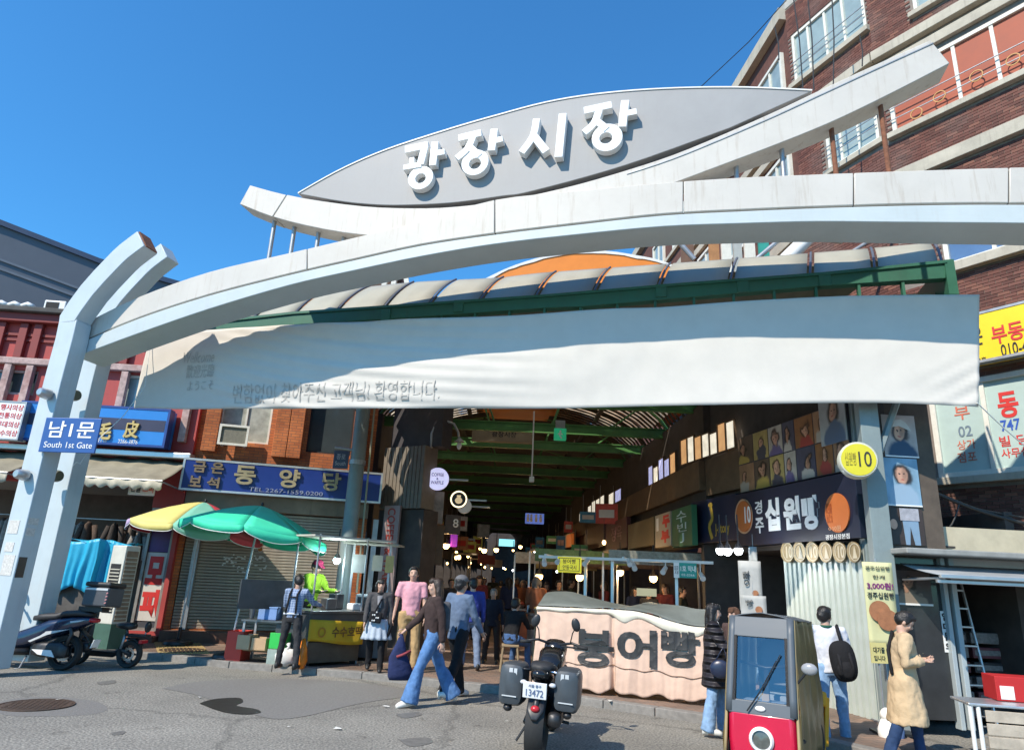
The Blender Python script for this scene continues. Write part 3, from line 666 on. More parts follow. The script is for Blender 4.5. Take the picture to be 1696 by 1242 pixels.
for a in [i / 22 for i in range(23)]:
    x, y, z = roof_pt(a, 0); MB().box(x - .02, x + .02, .02, .12, z - .52, z - .2).build('hanger', green, can)
fz = interp([(x, z) for x, z in EB], 20)
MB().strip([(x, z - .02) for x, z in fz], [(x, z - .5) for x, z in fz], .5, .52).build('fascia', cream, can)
# unseen sheet from canopy to arcade, added to block sun on the left wall
blocker_m = M('sun blocker sheet', (0.16, 0.17, 0.13), 0.8, var=0.2)

cp = [BAN.w(0.5, 1.72), BAN.w(BAN.len - .3, 1.72), Vector((5.6, 14.2, 0)), Vector((-4.2, 14.2, 0)), Vector((-6.2, 14.2, 0))]
iv_ = (Matrix.Translation(CAN.o) @ Matrix.Rotation(CAN.a, 4, 'Z')).inverted()
zz_ = [RT[3][1] - .15, RT[-3][1] - .25, 6.6, 6.9, 6.6]
o_ = MB().add([iv_ @ Vector((p.x, p.y, z)) for p, z in zip(cp, zz_)], [(0, 1, 2, 3, 4)]).build('sun_blocker', blocker_m, can, solid=.02)

# ================================================================== helpers for facades
def rpx(fr, l, t, r, b, off=0.0):
    """rectangle on a plane from picture limits (left, top, right, bottom) measured mid-edge"""
    xl = fr.uv(l, (t + b) / 2, off)[0]; xr = fr.uv(r, (t + b) / 2, off)[0]
    zt = fr.uv((l + r) / 2, t, off)[1]; zb = fr.uv((l + r) / 2, b, off)[1]
    return (xl, xr, zb, zt)
def sub(rect, f):
    x0, x1, z0, z1 = rect; a, b, c, d = f
    return (x0 + (x1 - x0) * a, x0 + (x1 - x0) * b, z0 + (z1 - z0) * c, z0 + (z1 - z0) * d)
def frame_mb(x0, x1, z0, z1, w, y0, y1):
    mb = MB(); mb.box(x0, x0 + w, y0, y1, z0, z1); mb.box(x1 - w, x1, y0, y1, z0, z1)
    mb.box(x0 + w, x1 - w, y0, y1, z1 - w, z1); mb.box(x0 + w, x1 - w, y0, y1, z0, z0 + w); return mb
def sign(name, label, fr, rect, y0, depth, mat, texts=(), cat='sign', edge=None, ew=.03, group=None, bevel=.006):
    t = fthing(name, label, cat, fr, group); x0, x1, z0, z1 = rect
    MB().box(x0, x1, y0, y0 + depth, z0, z1).build('panel', mat, t, bevel=bevel)
    if edge: frame_mb(x0 - ew * .3, x1 + ew * .3, z0 - ew * .3, z1 + ew * .3, ew, y0 - .012, y0 + depth * .6).build('frame', edge, t)
    for tx in texts:
        body, f, m = tx[:3]; bold = tx[3] if len(tx) > 3 else 0.0; ex = tx[4] if len(tx) > 4 else 0.004
        text(body, sub(rect, f), y0 - ex - .002, m, t, extrude=ex, bold=bold)
    return t
def wall_boxes(mb, x0, x1, z0, z1, holes, y0, y1):
    xs = sorted({x0, x1, *[min(max(h[i], x0), x1) for h in holes for i in (0, 1)]}); zs = sorted({z0, z1, *[min(max(h[i], z0), z1) for h in holes for i in (2, 3)]})
    for a, b in zip(xs[:-1], xs[1:]):
        run = None
        for c, d in zip(zs[:-1], zs[1:]):
            m = ((a + b) / 2, (c + d) / 2)
            inside = any(h[0] < m[0] < h[1] and h[2] < m[1] < h[3] for h in holes)
            if inside:
                if run: mb.box(a, b, y0, y1, run[0], run[1]); run = None
            else: run = (run[0], d) if run else (c, d)
        if run: mb.box(a, b, y0, y1, run[0], run[1])
    return mb

# ================================================================== brick building at the right
def brick_mat():
    m = bpy.data.materials.new('brown brick'); m.use_nodes = True; N = m.node_tree.nodes; L = m.node_tree.links; b = N['Principled BSDF']
    oi = N.new('ShaderNodeObjectInfo'); ge = N.new('ShaderNodeNewGeometry'); ad = N.new('ShaderNodeMath'); ad.operation = 'ADD'
    L.new(oi.outputs['Random'], ad.inputs[0]); L.new(ge.outputs['Random Per Island'], ad.inputs[1])
    fr = N.new('ShaderNodeMath'); fr.operation = 'FRACT'; L.new(ad.outputs[0], fr.inputs[0])
    cr = N.new('ShaderNodeValToRGB'); e = cr.color_ramp.elements; e[0].color = (0.085, 0.030, 0.022, 1); e[1].color = (0.21, 0.085, 0.055, 1)
    e.new(0.5).color = (0.135, 0.046, 0.032, 1); e.new(0.85).color = (0.16, 0.062, 0.045, 1); L.new(fr.outputs[0], cr.inputs[0])
    tc = N.new('ShaderNodeTexCoord'); nz = N.new('ShaderNodeTexNoise'); nz.inputs['Scale'].default_value = 0.9; nz.inputs['Detail'].default_value = 8; L.new(tc.outputs['Object'], nz.inputs['Vector'])
    mr = N.new('ShaderNodeMapRange'); mr.inputs[1].default_value = .45; mr.inputs[2].default_value = .75; mr.inputs[4].default_value = .45; L.new(nz.outputs[0], mr.inputs[0])
    mx = N.new('ShaderNodeMix'); mx.data_type = 'RGBA'; L.new(mr.outputs[0], mx.inputs[0]); L.new(cr.outputs[0], mx.inputs[6]); mx.inputs[7].default_value = (0.20, 0.17, 0.15, 1)
    L.new(mx.outputs[2], b.inputs['Base Color']); b.inputs['Roughness'].default_value = .8
    n2 = N.new('ShaderNodeTexNoise'); n2.inputs['Scale'].default_value = 60; L.new(tc.outputs['Object'], n2.inputs['Vector'])
    bp = N.new('ShaderNodeBump'); bp.inputs['Strength'].default_value = .4; bp.inputs['Distance'].default_value = .004; L.new(n2.outputs[0], bp.inputs['Height']); L.new(bp.outputs[0], b.inputs['Normal'])
    return m
BRK = brick_mat()
mortar = M('mortar', (0.24, 0.20, 0.17), 0.95, var=0.3, scale=3, streak=.4, streak_col=(.08, .07, .06))
stone_band = M('stone band', (0.46, 0.42, 0.34), 0.85, var=0.2, scale=2.5, bump=.15, streak=.55, streak_col=(.16, .14, .11))
win_white = M('white window paint', (0.72, 0.70, 0.62), .6, var=.12, scale=8, streak=.35, streak_col=(.3, .26, .2))
orange_blind = M('orange blind', (0.36, 0.085, 0.04), .6, var=.15, scale=1.5)
sky_glass = M('blue window glass', (0.10, 0.17, 0.30), .06, var=.2, scale=1.0, spec=.9)
brown = fthing('brick_building', 'tall dark red brick building with stone bands behind the gate at right', 'building', FA)
ROOF = 17.75
LA = 5.0
xe0 = FA.uv(1545, 720)[0]
W1 = (xe0, LA, 3.98, 5.85); W2 = (0.86, LA, 8.28, 9.2); W3 = (0.2, LA, 11.86, 13.42)
holesA = [W1, W2, W3, (1.0, LA, 14.7, 16.3)]
MBw = wall_boxes(MB(), 0, LA, 0, ROOF, holesA, 0.018, 0.45)
MBw.build('wall', mortar, brown)
def bricks(fr, x0, x1, z0, z1, holes):
    out = []; row = 0; z = z0
    while z < z1 - .06:
        x = x0 + (0.105 if row % 2 else 0) - .21
        while x < x1:
            a, b = max(x, x0), min(x + 0.2, x1)
            if b - a > 0.03 and not any(a < h[1] and b > h[0] and z < h[3] and z + .058 > h[2] for h in holes): out.append((a, b, z))
            x += 0.21
        z += 0.068; row += 1
    return out
bandsA = [(0, LA, 10.5, 10.88), (0, LA, 13.5, 14.25), (0, LA, 8.05, 8.3), (0, LA, 11.7, 11.9), (1.05, LA, 6.0, 7.1), (0, LA, 3.8, 4.0), (0.0, LA, 9.15, 9.4), (1.0, LA, 14.55, 14.72)]
BA = bricks(FA, 0, LA, 2.2, 17.7, holesA + bandsA)
def inframe(p):
    q = CM.inverted() @ p
    return (848 - FPX * q.x / q.z, 621 + FPX * q.y / q.z)
vis = []
for b_ in BA:
    p = FA.w((b_[0] + b_[1]) / 2, 0, b_[2]); px, py = inframe(p)
    ok = px < 1696 and py > 0 and (px > 1585 and (440 < py < 530 or py > 795 and py < 880) or px > 1500 and py < 275 or 1570 < px and py < 500)
    vis.append((0 if ok else 1, (p - EYEV).length, b_))
vis.sort()
near = vis[:300]; rest = vis[300:]
bcache = {}
for _, _, (a, b, z) in near:
    k = round(b - a, 3)
    if k not in bcache:
        me = MB().box(0, b - a, 0, 0.022, 0, .058).mesh('brick'); me.materials.append(BRK); bcache[k] = me
    o = link('brick', bcache[k], brown); o.location = (a, random.uniform(-.002, .004), z)
mb = MB()
for _, _, (a, b, z) in rest:
    j = random.uniform(-.002, .004); mb.box(a, b, j, .022, z, z + .058)
mb.build('brickwork', BRK, brown)['kind'] = 'stuff'
for (x0, x1, z0, z1, d) in [(0, LA, 10.55, 10.85, .14), (0, LA, 13.55, 13.8, .10), (0, LA, 13.95, 14.2, .16), (.8, LA, 8.08, 8.28, .16), (.1, LA, 11.72, 11.86, .14), (xe0 - .05, LA, 3.83, 3.97, .16), (.9, LA, 14.57, 14.7, .12), (.8, LA, 9.2, 9.36, .08)]:
    MB().box(x0, x1, -d, .02, z0, z1).build('stone_band', stone_band, brown, bevel=.012)
def window(parent, x0, x1, z0, z1, muls, glass, fm, fw=.07, rail=None, name='window', y=.06):
    w = frame_mb(x0, x1, z0, z1, fw, y - .05, y + .06).build(name, fm, parent, bevel=.004)
    xs = [x0 + fw] + list(muls) + [x1 - fw]
    for m_ in muls: MB().box(m_ - fw * .4, m_ + fw * .4, y - .03, y + .05, z0 + fw, z1 - fw).build('mullion', fm, w)
    for a, b in zip(xs[:-1], xs[1:]): MB().box(a, b, y + .01, y + .025, z0 + fw, z1 - fw).build('pane', glass, w)
    if rail:
        for rz in rail: MB().cyl((x0, y - .1, rz), (x1, y - .1, rz), .014, 6).build('rail', steel, w)
    return w
w3 = window(brown, *W3, [1.62, 2.36, 3.2, 4.1], orange_blind, win_white, .09, rail=(12.2, 12.5))
hoop_m = M('orange hoop', (0.55, 0.30, 0.10), .5)
for a, b in ((1518, 188), (1556, 160), (1617, 126), (1678, 99)):
    x, z = FA.uv(a, b, -.05); MB().ring((x, z), .13, .13, .112, .112, -.06, -.04).build('hoop', hoop_m, brown)
window(brown, *W2, [1.75, 2.6, 3.5], sky_glass, win_white, .09)
window(brown, 1.0, LA, 14.7, 16.3, [1.9, 2.8], glass_pale, win_white, .08)
stick_glass = M('stickered glass', (0.46, 0.58, 0.55), .2, var=.1, scale=2, spec=.6)
w1 = window(brown, *W1, [FA.uv(1636, 720)[0], 2.3, 3.4], stick_glass, win_white, .1)
def tfit(body, l, t, r, b, fr, y, mat, parent, bold=0.0, ex=.004):
    return text(body, rpx(fr, l, t, r, b, y), y, mat, parent, extrude=ex, bold=bold)
grey_blue = M('letter grey blue', (0.16, 0.22, 0.28), .5); blue_l = M('letter blue', (0.03, 0.10, 0.45), .5); salmon = M('letter salmon', (0.60, 0.16, 0.10), .5)
yy = .062
tfit('부', 1580, 672, 1606, 695, FA, yy, salmon, w1, .01); tfit('02', 1587, 705, 1610, 723, FA, yy, grey_blue, w1, .012)
tfit('상가', 1585, 728, 1616, 744, FA, yy, salmon, w1, .006); tfit('점포', 1586, 748, 1618, 765, FA, yy, salmon, w1, .006)
tfit('동', 1652, 648, 1687, 692, FA, yy, letter_red, w1, .03); tfit('747', 1657, 694, 1690, 713, FA, yy, blue_l, w1, .016)
tfit('빌 딩', 1655, 720, 1702, 738, FA, yy, letter_red, w1, .01); tfit('사무실', 1658, 741, 1706, 757, FA, yy, letter_red, w1, .01)
yel = M('yellow sign face', (0.85, 0.62, 0.015), .45, var=.04)
ys = sign('shop_sign', 'yellow estate agent sign with red and black lettering high on the right', FA, (1.12, LA, 6.05, 7.02), -.30, .28, yel, edge=steel, ew=.05)
tfit('은', 1611, 542, 1627, 572, FA, -.31, letter_black, ys, .012); tfit('부동산', 1640, 531, 1727, 563, FA, -.31, letter_red, ys, .02)
tfit('010-4', 1657, 566, 1703, 587, FA, -.31, letter_black, ys, .012); tfit('28호', 1614, 592, 1634, 599, FA, -.31, letter_black, ys)
# rounded corner and arcade side, one building with the street side
def sub_wall(fr, x0, x1, holes, brick_it):
    par = brown
    inv = Matrix.Translation(FA.o) @ Matrix.Rotation(FA.a, 4, 'Z')
    inv = inv.inverted() @ (Matrix.Translation(fr.o) @ Matrix.Rotation(fr.a, 4, 'Z'))
    return inv
MC = sub_wall(FC, 0, 0, [], 1); MBm = sub_wall(FB, 0, 0, [], 1)
def put(o, m): o.matrix_local = m; return o
LC = FC.len
hC = [(.12, LC - .08, 15.12, 16.7), (.9, LC - .12, 11.92, 13.25)]
put(wall_boxes(MB(), 0, LC, 0, ROOF, hC, .018, .4).build('wall', mortar, brown), MC)
mb = MB()
for a, b, z in bricks(FC, 0, LC, 6, 17.7, hC + [(0, LC, 10.5, 10.88), (0, LC, 13.5, 14.25), (0, LC, 14.9, 15.12), (.8, LC, 11.7, 11.92)]):
    j = random.uniform(-.002, .004); mb.box(a, b, j, .022, z, z + .058)
o = put(mb.build('brickwork', BRK, brown), MC); o['kind'] = 'stuff'
for (x0, x1, z0, z1, d) in [(0, LC, 10.55, 10.85, .14), (0, LC, 13.55, 13.8, .1), (0, LC, 13.95, 14.2, .16), (0, LC, 14.95, 15.1, .12), (.8, LC, 11.76, 11.9, .1)]:
    put(MB().box(x0, x1, -d, .02, z0, z1).build('stone_band', stone_band, brown, bevel=.01), MC)
w_ = window(brown, *hC[0], [.65, 1.2, 1.75], glass_pale, win_white, .08, rail=(15.5, 15.75)); put(w_, MC)
w_ = window(brown, *hC[1], [1.3, 1.8], glass_pale, win_white, .08, rail=(12.3, 12.55)); put(w_, MC)
put(MB().box(0, 26, .018, .4, 0, ROOF).build('wall', M('far brick', (0.13, 0.05, 0.035), .85, var=.35, scale=6, streak=.3, streak_col=(.2, .18, .15)), brown), MBm)
for z0, z1, d in [(10.55, 10.85, .14), (13.55, 13.8, .1), (13.95, 14.2, .16), (17.4, 17.8, .2), (14.95, 15.1, .1)]:
    put(MB().box(0, 26, -d, .02, z0, z1).build('stone_band', stone_band, brown), MBm)
for i in range(9):
    x = 24.2 - i * 2.7
    for z in (15.12, 11.92, 8.9): put(window(brown, x, x + 1.5, z, z + 1.4, [x + .75], glass_pale, win_white, .1, y=-.04), MBm)
pts = [FB.w(0, 0), FB.w(26, 0), FA.w(0, 0), FA.w(LA, 0), FA.w(LA, 12), FB.w(0, 14)]
iv = (Matrix.Translation(FA.o) @ Matrix.Rotation(FA.a, 4, 'Z')).inverted()
put(MB().add([(p.x, p.y, ROOF) for p in pts] + [(p.x, p.y, ROOF + .3) for p in pts], [tuple(range(6)), tuple(range(11, 5, -1))] + [(i, (i + 1) % 6, (i + 1) % 6 + 6, i + 6) for i in range(6)]).build('roof', concrete, brown), iv)
# cables hanging down the corner, wooden posts and clutter at the arcade side
cab = M('black cable', (0.03, 0.03, 0.03), .6)
for i, (a, b, c_, d) in enumerate([(1313, -10, 1330, 150), (1336, -20, 1348, 150), (1377, -20, 1380, 150), (1424, 60, 1428, 110), (1283, 45, 1290, 100)]):
    p, q = at(a, b, 12.9), at(c_, d, 12.9)
    tag(MB().tube([p, (p + q) / 2 + Vector((.05, .02, 0)), q], .016, 6).build('cable', cab), ['cable down the brick corner, leftmost but one', 'second cable down the rounded brick corner', 'cable across the rounded corner windows', 'short cable loop under the upper windows of the brick building', 'short cable at the far left edge of the brick building'][i], 'cable', 'cables on the brick building')
p = at(1160, 145, 15); q = at(1330, -30, 12)
tag(MB().tube([at(1130, 165, 30), p, at(1240, 70, 13.5), q], .012, 6).build('power_line', cab), 'thin power line in the sky above the name board', 'cable')

# sheds and clutter between the canopy and the brick building
timber = M('timber', (0.42, 0.20, 0.08), .75, var=.25, scale=5)
sh = thing('roof_shed', 'pale plank shed with an orange timber post above the canopy', 'shed', at(1180, 430, 16.5))
sh.location.z = 0
for i, (a, b, t, e, m_) in enumerate([(1128, 1150, 388, 440, brown and M('brown panel', (.16, .09, .06), .8, var=.2)), (1174, 1192, 385, 432, timber), (1194, 1212, 385, 432, win_white), (1214, 1230, 385, 432, M('grey panel', (.4, .42, .4), .7, var=.2)), (1232, 1252, 385, 432, win_white), (1256, 1275, 386, 425, M('teal panel', (.03, .3, .25), .6, var=.2))]):
    p0 = at(a, t, 16.5); p1 = at(b, e, 16.5)
    MB().box(p0.x - sh.location.x, p1.x - sh.location.x, 0, .1, p1.z - .8, p0.z).build('board', m_, sh)
dsh = thing('roof_ducting', 'white slanted duct and pipes above the canopy near the brick corner', 'duct', (at(1340, 420, 13.4).x, 13.4, 0))
for (a, t, b, e, r_) in [(1300, 432, 1345, 388, .16), (1345, 388, 1395, 395, .13), (1240, 440, 1300, 390, .05), (1390, 430, 1480, 375, .04), (1150, 430, 1110, 385, .06)]:
    p, q = at(a, t, 13.4), at(b, e, 13.4); ox = dsh.location
    MB().cyl(p - ox, q - ox, r_, 10).build('duct', white_plain if r_ > .1 else steel, dsh, smooth=40)

# ================================================================== left: dark building behind, red building, jeweller
gr = M('grey cladding', (0.115, 0.13, 0.155), .6, var=.08, scale=1, streak=.2, streak_col=(.06, .07, .09))
GB = Frame((at(-200, 300, 25).x, 25), (at(312, 470, 31).x, 31))
gb = fthing('grey_building', 'dark slate grey building rising behind the red building at left', 'building', GB)
zt = [GB.uv(-200, 300)[1], GB.uv(0, 368)[1], GB.uv(165, 432)[1], GB.uv(312, 474)[1]]
xs = [GB.uv(-200, 300)[0], GB.uv(0, 368)[0], GB.uv(165, 432)[0], GB.uv(312, 474)[0]]
ztop = GB.uv(0, 368)[1]
MB().prism([(xs[0], 0), (xs[3], 0), (xs[3], zt[3]), (xs[2], zt[2]), (xs[1], zt[1]), (xs[0], zt[0])], 0, 8).build('wall', gr, gb)
MB().strip([(x, z + .08) for x, z in zip(xs, zt)], [(x, z - .16) for x, z in zip(xs, zt)], -.12, 0.3).build('parapet', M('blue parapet', (0.05, .08, .14), .6), gb)
for d in (1.6, 2.0): MB().strip([(x, z - d) for x, z in zip(xs, zt)], [(x, z - d - .1) for x, z in zip(xs, zt)], -.06, .05).build('ledge', M('grey ledge', (.17, .19, .22), .6), gb)
x0, z0 = GB.uv(100, 515); MB().box(0, xs[3], -.05, .1, z0 - 1.5, z0 - .3).build('band', M('dark band', (.05, .055, .06), .7), gb)
x0, z0 = GB.uv(262, 487); MB().box(x0 - .6, x0 + .8, -.04, .1, z0 - .5, z0 + .3).build('window', glass_dark, gb)

red = M('red wall paint', (0.42, 0.055, 0.048), .6, var=.12, scale=2, streak=.3, streak_col=(.14, .03, .03), dirt=.2)
red_d = M('dark red trim', (0.24, 0.035, 0.03), .6, var=.15, scale=3, streak=.3, streak_col=(.1, .03, .03))
worn = M('worn trim', (0.50, 0.36, 0.33), .8, var=.4, scale=9, dirt=.7, dirt_col=(.28, .06, .05))
rb = fthing('red_building', 'old red painted two storey shop building at the left', 'building', RED)
XE = 6.72
zr_ = RED.uv(60, 524)[1]
hR = [(-2, 6.05, 0, 3.35), (.6, 2.9, 5.3, 5.9), (4.8, 5.75, 5.0, 5.95), (6.05, 6.62, 0.3, 2.9)]
wall_boxes(MB(), -2, XE, 0, zr_, hR, 0, .35).build('wall', red, rb)
MB().box(-2, XE + .1, -.35, .6, zr_, zr_ + .12).build('roof_edge', M('roof felt', (.09, .085, .08), .9, var=.3), rb, bevel=.02)
MB().box(-2, XE, -.22, 0, zr_ - .22, zr_ - .003).build('cornice', red_d, rb, bevel=.02)
MB().box(-2, XE + .04, -.16, 0, 6.0, 6.16).build('belt', worn, rb, bevel=.02)
for z in (6.75, 6.62): MB().box(-2, XE, -.05, 0, z - .03, z + .03).build('moulding', red_d, rb)
for a in (0, 38, 62, 118, 190, 214, 320):
    x = RED.uv(a, 570)[0]; MB().box(x - .09, x + .09, -.12, 0, 6.17, zr_ - .23).build('pilaster', red_d, rb, bevel=.01)
for a in (8, 45, 205, 318):
    x = RED.uv(a, 650)[0]; MB().box(x - .08, x + .08, -.14, 0, 4.4, 5.99).build('pilaster', worn, rb, bevel=.01)
window(rb, .6, 2.9, 5.3, 5.9, [1.3, 2.1], glass_dark, worn, .06, y=.1)
window(rb, 4.8, 5.75, 5.0, 5.95, [5.25], glass_pale, win_white, .06, y=.1)
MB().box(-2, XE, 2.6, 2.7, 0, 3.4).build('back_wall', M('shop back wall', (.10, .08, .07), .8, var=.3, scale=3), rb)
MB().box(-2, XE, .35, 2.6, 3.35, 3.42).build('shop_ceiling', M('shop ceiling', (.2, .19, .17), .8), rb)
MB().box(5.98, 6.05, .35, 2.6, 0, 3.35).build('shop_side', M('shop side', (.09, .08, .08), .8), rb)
MB().box(-2, 6.05, -.02, 2.6, SW, SW + .16).build('shop_floor', concrete, rb)
# door with red letters
dm = M('door frame metal', (.32, .30, .27), .5, metal=.4, var=.2)
dr = MB().box(6.05, 6.62, .1, .14, .3, 2.9).build('door', M('door glass', (.10, .10, .11), .12, var=.2), rb)
frame_mb(6.05, 6.62, .3, 2.9, .06, .04, .16).build('door_frame', dm, rb)
rr = (6.1, 6.6, .55, 2.2)
MB().box(6.12, 6.58, .085, .099, 1.95, 2.85).build('purple_poster', M('purple print', (.09, .035, .16), .5, var=.2), dr)
MB().box(6.12, 6.58, .085, .099, .5, 1.93).build('white_poster', M('pale print', (.62, .58, .52), .6, var=.1), dr)
text('모', (6.16, 6.53, 1.25, 1.85), .078, letter_red, dr, bold=.06); text('피', (6.16, 6.53, .58, 1.15), .078, letter_red, dr, bold=.06)
MB().box(-2, XE, -.35, -.021, 0, SW + .12).build('step', M('red brick step', (.22, .10, .07), .85, var=.3, scale=8), rb, bevel=.015)
# rooftop air conditioner
ac = thing('air_conditioner', 'small white air conditioner on the roof of the red building', 'air conditioner', RED.w(RED.uv(88, 515)[0], .2, zr_ + .12), RED.a)
MB().box(-.25, .25, -.2, .2, 0, .32).build('case', white_plain, ac, bevel=.02); MB().box(-.2, .1, -.21, -.203, .05, .27).build('grille', dark, ac)
for i, a in enumerate((8, 30, 52)):
    x = RED.uv(a, 518)[0]
    tag(MB().tube([RED.w(x - .12, -.2, zr_ + .16), RED.w(x, -.2, zr_ + .22), RED.w(x + .14, -.2, zr_ + .16)], .06, 8).build('rolled_tarp', white_plain, smooth=1), 'pale rolled sheet on the roof edge, ' + ('leftmost', 'middle', 'nearest the gate post')[i], 'tarp', 'rolled sheets on the roof edge')
# signs of the red building
fur_blue = M('bright blue sign', (0.03, 0.22, 0.62), .35, var=.05); fur_dark = M('dark stripe', (.03, .035, .08), .5)
r_ = rpx(RED, 28, 681, 278, 741, -.4); r_ = (r_[0], r_[1], 4.2, 5.06)
t = sign('fur_sign', 'long blue fur shop sign with dark stripe and gold characters 毛皮', RED, r_, -.45, .4, fur_blue, edge=M('sign rim blue', (.02, .06, .25), .4), ew=.05)
MB().box(r_[0] + .05, r_[1] - .05, -.455, -.452, r_[2] + .34, r_[2] + .60).build('stripe', fur_dark, t)
rr = rpx(RED, 161, 699, 186, 728, -.47); text('毛', rr, -.50, letter_gold, t, extrude=.05, bold=.03)
rr = rpx(RED, 206, 697, 231, 726, -.47); text('皮', rr, -.50, letter_gold, t, extrude=.05, bold=.03)
text('1261-5129', rpx(RED, 146, 728, 176, 735, -.46), -.46, letter_white, t); text('2266-3876', rpx(RED, 195, 728, 228, 735, -.46), -.46, letter_white, t)
r_ = rpx(RED, -34, 676, 38, 736, -.55)
sign('costume_sign', 'white lightbox sign with rows of red Korean lettering at the left edge', RED, (r_[0], r_[1], 4.15, 5.0), -.62, .3, letter_white,
     [('행사의상', (.42, .96, .76, .92), letter_red, .01), ('전통의상', (.42, .96, .54, .70), letter_red, .01), ('무대의상', (.42, .96, .31, .47), letter_red, .01), ('가수의상', (.42, .96, .08, .24), letter_red, .01)], edge=steel)
awn = M('awning cloth', (0.27, 0.24, 0.17), .9, var=.25, scale=3, streak=.3, streak_col=(.12, .1, .08))
val = M('awning valance', (0.5, 0.46, 0.36), .9, var=.2, scale=8)
def awning(label, l, r, prj):
    t = fthing('shop_awning', label, 'awning', RED, 'awnings of the red building'); x0 = RED.uv(l, 790, -.6)[0]; x1 = RED.uv(r, 790, -.6)[0]
    MB().grid(lambda u, v: (x0 + (x1 - x0) * u + (.18 * v if 0 else 0), -prj * v, 3.98 - .62 * v - .05 * math.sin(v * math.pi) + .015 * math.sin(u * 26)), 24, 6).build('canvas', awn, t, smooth=1, solid=.01)
    MB().grid(lambda u, v: (x0 + (x1 - x0) * u, -prj - .01 + .012 * math.sin(u * 40), 3.36 - v * (.18 + .03 * math.sin(u * 60))), 60, 2).build('valance', val, t, smooth=1, solid=.006)
    for x in (x0 + .05, x1 - .05):
        MB().cyl((x, -.02, 3.3), (x, -prj, 3.36), .018, 6).build('arm', steel, t)
    MB().cyl((x0, -prj, 3.36), (x1, -prj, 3.36), .02, 8).build('front_bar', steel, t)
    MB().box(x0 - .1, x1 + .1, -.3, 0.0, 3.99, 4.12).build('housing', alu, t, bevel=.02)
awning('grey brown fabric awning over the fur shop beside the gate posts', 118, 292, 1.25)
awning('striped brown fabric awning cut by the left picture edge', -160, 44, 1.25)
r_ = rpx(RED, 213, 797, 257, 820, -.9)
sign('hanging_sign', 'small white hanging sign 천일모피 under the awning', RED, r_, -.9, .04, M('aged white sign', (.62, .56, .46), .6, var=.12), [('천일', (.08, .46, .2, .85), letter_black, .02), ('모피', (.54, .95, .2, .85), salmon, .02)])
# fur coats hanging in the dark shop, mannequin torsos
furs = [M('fur %d' % i, c, .95, var=.4, scale=25, bump=.5, bscale=60) for i, c in enumerate([(.05, .04, .035), (.16, .13, .11), (.28, .26, .24), (.09, .06, .045), (.35, .30, .26)])]
for i in range(13):
    x = 2.2 + i * .29; ft = fthing('fur_coat', 'dark fur coat hanging in the fur shop, number %s from the left' % ['one', 'two', 'three', 'four', 'five', 'six', 'seven', 'eight', 'nine', 'ten', 'eleven', 'twelve', 'thirteen'][i], 'coat', RED, 'coats on the fur shop rail')
    y = .5 + .25 * (i % 2); zz = 2.55 - .2 * (i % 3 == 0); k = random.uniform(.85, 1.1)
    MB().tube([(x, y, zz), (x, y, zz - .08), (x, y, zz - .3 * k), (x, y, zz - .7 * k), (x, y, zz - 1.05 * k)], [(.03, .04), (.06, .15), (.09, .16), (.1, .17), (.11, .2)], 12).build('coat_body', furs[i % 5], ft, smooth=1)
    for s in (-1, 1): MB().tube([(x + .13 * s, y, zz - .08), (x + .2 * s, y - .02, zz - .35), (x + .21 * s, y - .05, zz - .6)], [.06, .06, .05], 8).build('sleeve', furs[i % 5], ft, smooth=1)
fr_ = fthing('clothes_rail', 'long steel rail carrying the fur coats', 'rail', RED); MB().cyl((1.8, .62, 2.62), (6.0, .62, 2.62), .015, 6).build('bar', steel, fr_)
for x in (1.9, 3.9, 5.9): MB().cyl((x, .62, 2.62), (x, .62, 3.36), .012, 6).build('hanger_rod', steel, fr_)

# jeweller's building
def orange_brick():
    m = bpy.data.materials.new('orange brick'); m.use_nodes = True; N = m.node_tree.nodes; L = m.node_tree.links; b = N['Principled BSDF']
    tc = N.new('ShaderNodeTexCoord'); mp = N.new('ShaderNodeMapping'); mp.inputs['Rotation'].default_value[0] = R(-90); L.new(tc.outputs['Object'], mp.inputs[0])
    br = N.new('ShaderNodeTexBrick'); br.inputs['Scale'].default_value = 1; br.inputs['Brick Width'].default_value = .2; br.inputs['Row Height'].default_value = .067; br.inputs['Mortar Size'].default_value = .006
    br.inputs['Color1'].default_value = (.66, .21, .065, 1); br.inputs['Color2'].default_value = (.52, .15, .05, 1); br.inputs['Mortar'].default_value = (.26, .12, .07, 1); L.new(mp.outputs[0], br.inputs['Vector'])
    nz = N.new('ShaderNodeTexNoise'); nz.inputs['Scale'].default_value = 1.5; nz.inputs['Detail'].default_value = 8; L.new(tc.outputs['Object'], nz.inputs['Vector'])
    cr = N.new('ShaderNodeValToRGB'); cr.color_ramp.elements[0].position = .35; cr.color_ramp.elements[0].color = (.6, .55, .5, 1); cr.color_ramp.elements[1].position = .65; L.new(nz.outputs[0], cr.inputs[0])
    mu = N.new('ShaderNodeMix'); mu.data_type = 'RGBA'; mu.blend_type = 'MULTIPLY'; mu.inputs[0].default_value = 1; L.new(br.outputs[0], mu.inputs[6]); L.new(cr.outputs[0], mu.inputs[7]); L.new(mu.outputs[2], b.inputs['Base Color'])
    b.inputs['Roughness'].default_value = .85
    bp = N.new('ShaderNodeBump'); bp.inputs['Strength'].default_value = .5; bp.inputs['Distance'].default_value = .006; bp.invert = True; L.new(br.outputs['Fac'], bp.inputs['Height']); L.new(bp.outputs[0], b.inputs['Normal'])
    return m
OB = orange_brick()
jb = fthing('jeweller_building', 'orange brick building with a blue jeweller sign and a closed shutter', 'building', JEW)
jw1 = rpx(JEW, 364, 655, 450, 733); jw2 = rpx(JEW, 512, 655, 586, 752)
hJ = [jw1, jw2, (.42, 4.2, .35, 2.95)]
